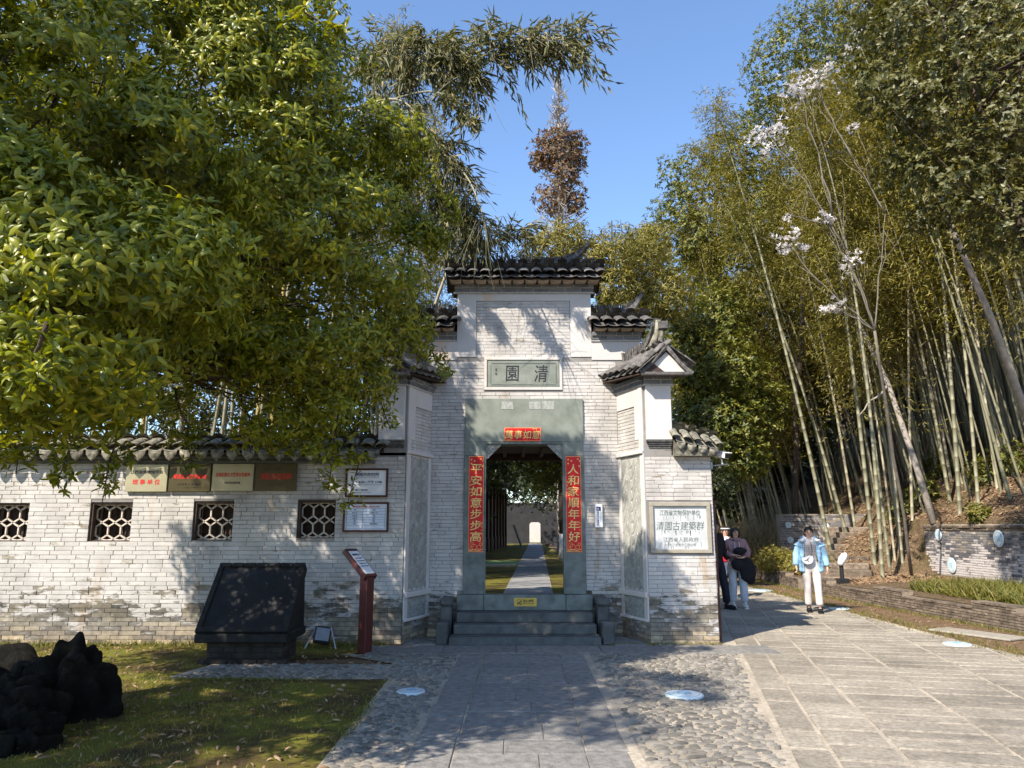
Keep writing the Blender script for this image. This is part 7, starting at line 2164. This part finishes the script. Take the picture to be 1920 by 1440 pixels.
mb = MB(); mb.tube([Mx1 @ Vector(v) for v in ((-.03, -.197, 1.02), (-.06, -.20, .97), (-.12, -.20, .955))], .005, 4); mb.tube([Mx1 @ Vector(v) for v in ((-.07, -.20, .985), (-.045, -.20, .93))], .005, 4); mb.build('bag_trim', M['hair'], bg)

# woman in mauve holding a black coat
aL = ((-.25, .0, 1.07), (-.10, -.20, 1.04), (-.03, -.22, 1.04)); aR = ((.245, .0, 1.06), (.10, -.21, 1.0), (.03, -.225, .99))
wm_ = G(1386, 1141)
t2, Mx2 = figure('woman in mauve hoodie holding a black coat near the gate corner', (wm_.x, wm_.y, .015), math.radians(-6), .99, aL, aR, (-.11, .03, .08), (.10, -.12, .08),
    [trousers('cloth_jeans', 1.12, .01, 1.18), shoes('shoe_w'), top('cloth_mauve', 1.14, .80, True, 'hoodie', 1.15, .165)], 'long', math.radians(12))
mb = MB(); pts = [Mx2 @ Vector((.10 * math.cos(a), .03 + .085 * math.sin(a), 1.35)) for a in np.linspace(-2.2, 5.3 - 1.2, 12)]; mb.tube(pts, .036, 8); mb.build('hood', M['cloth_mauve'], t2, smooth=True)
mb = MB()
for x in (-.035, .045): mb.tube([Mx2 @ Vector(v) for v in ((x, -.105, 1.31), (x * 1.2, -.135, 1.22), (x * 1.1, -.145, 1.12))], .005, 4)
mb.build('drawstring', M['cloth_white'], t2)
ct = thing('coat', 'black coat bundled over the forearms of the woman in mauve', 'coat', tuple(Mx2 @ Vector((.05, -.24, 1.0))))
mb = MB()
Vt, Ft = blob((0, 0, 0), (.14, .09, .10), 71, .2); mb.add([tuple(Mx2 @ Vector((x + .04, y - .22, z + 1.10))) for x, y, z in [(a, b, c) for a, b, c in Vt]], Ft) if False else None
def drape(c, r, seed, M4):
    rr = random.Random(seed); V, F = [], []; n, m = 20, 14
    for i in range(m + 1):
        th = math.pi * i / m
        for j in range(n):
            a = 2 * math.pi * j / n; f = 1 + .12 * math.sin(3 * a + seed) + .10 * math.sin(5 * a + i * .5) + .06 * math.sin(i * 1.3)
            V.append(tuple(M4 @ Vector((c[0] + r[0] * f * math.sin(th) * math.cos(a), c[1] + r[1] * f * math.sin(th) * math.sin(a), c[2] + r[2] * math.cos(th)))))
    for i in range(m):
        for j in range(n): F.append((i * n + j, (i + 1) * n + j, (i + 1) * n + (j + 1) % n, i * n + (j + 1) % n))
    mb.add(V, F)
drape((.03, -.22, 1.12), (.13, .07, .08), 1, Mx2); drape((-.02, -.20, .86), (.13, .06, .12), 2, Mx2); drape((.16, -.18, .76), (.14, .06, .25), 3, Mx2); drape((.23, -.15, .66), (.10, .05, .20), 4, Mx2)
mb.build('coat_cloth', M['cloth_black'], ct, smooth=True)
# person in dark clothes half hidden by the pier
pd = G(1352, 1143)
figure('person in black jacket and trousers half hidden behind the gate pier', (pd.x - .05, pd.y, .015), math.radians(35), 1.07, ((-.24, .0, 1.07), (-.25, -.1, .88), (-.25, -.13, .82)), ((.24, .02, 1.07), (.27, -.06, .86), (.27, -.08, .80)), (-.09, .08, .08), (.10, -.12, .08),
    [trousers('cloth_navy', 1.0, .02), shoes('cloth_black'), top('cloth_black', 1.15, .84, True, 'jacket', 1.15)], 'short')
# person behind with a white headband
pw = Vector((4.93, 17.6, 0))
t4, Mx4 = figure('person in white headband and orange top behind the woman in mauve', (pw.x, pw.y, .015), math.radians(5), 1.0, ((-.25, .0, 1.07), (-.2, -.16, .95), (-.17, -.2, .92)), ((.24, .02, 1.07), (.2, -.14, .9), (.18, -.18, .86)), (-.09, .05, .08), (.10, -.05, .08),
    [trousers('cloth_white', 1.0, .02), shoes('shoe_w'), top('cloth_orange', 1.1, .86, True, 'jacket', 1.1)], 'short')
mb = MB(); mb.tube([Mx4 @ Vector((.089 * math.cos(a), .0 + .10 * math.sin(a), 1.545)) for a in np.linspace(0, 6.28, 16)], .016, 6); mb.build('headband', M['cloth_white'], t4, smooth=True)
mb = MB(); ellmesh(mb, (.0, -.08, 1.24), (.11, .05, .13), Mx4); mb.build('white_bib', M['cloth_white'], t4, smooth=True)
tb_ = thing('red_bag', 'red bag carried by the person with the headband', 'bag', tuple(Mx4 @ Vector((-.15, -.24, .9))))
mb = MB(); mb.box(-.24, -.08, -.28, -.2, .80, 1.05, bev=.02, M=Mx4); mb.build('bag_body', M['cloth_red'], tb_)
mb = MB(); mb.tube([Mx4 @ Vector(v) for v in ((-.22, -.24, 1.05), (-.20, -.24, 1.12), (-.12, -.24, 1.12), (-.10, -.24, 1.05))], .008, 5); mb.build('handle', M['cloth_red'], tb_)
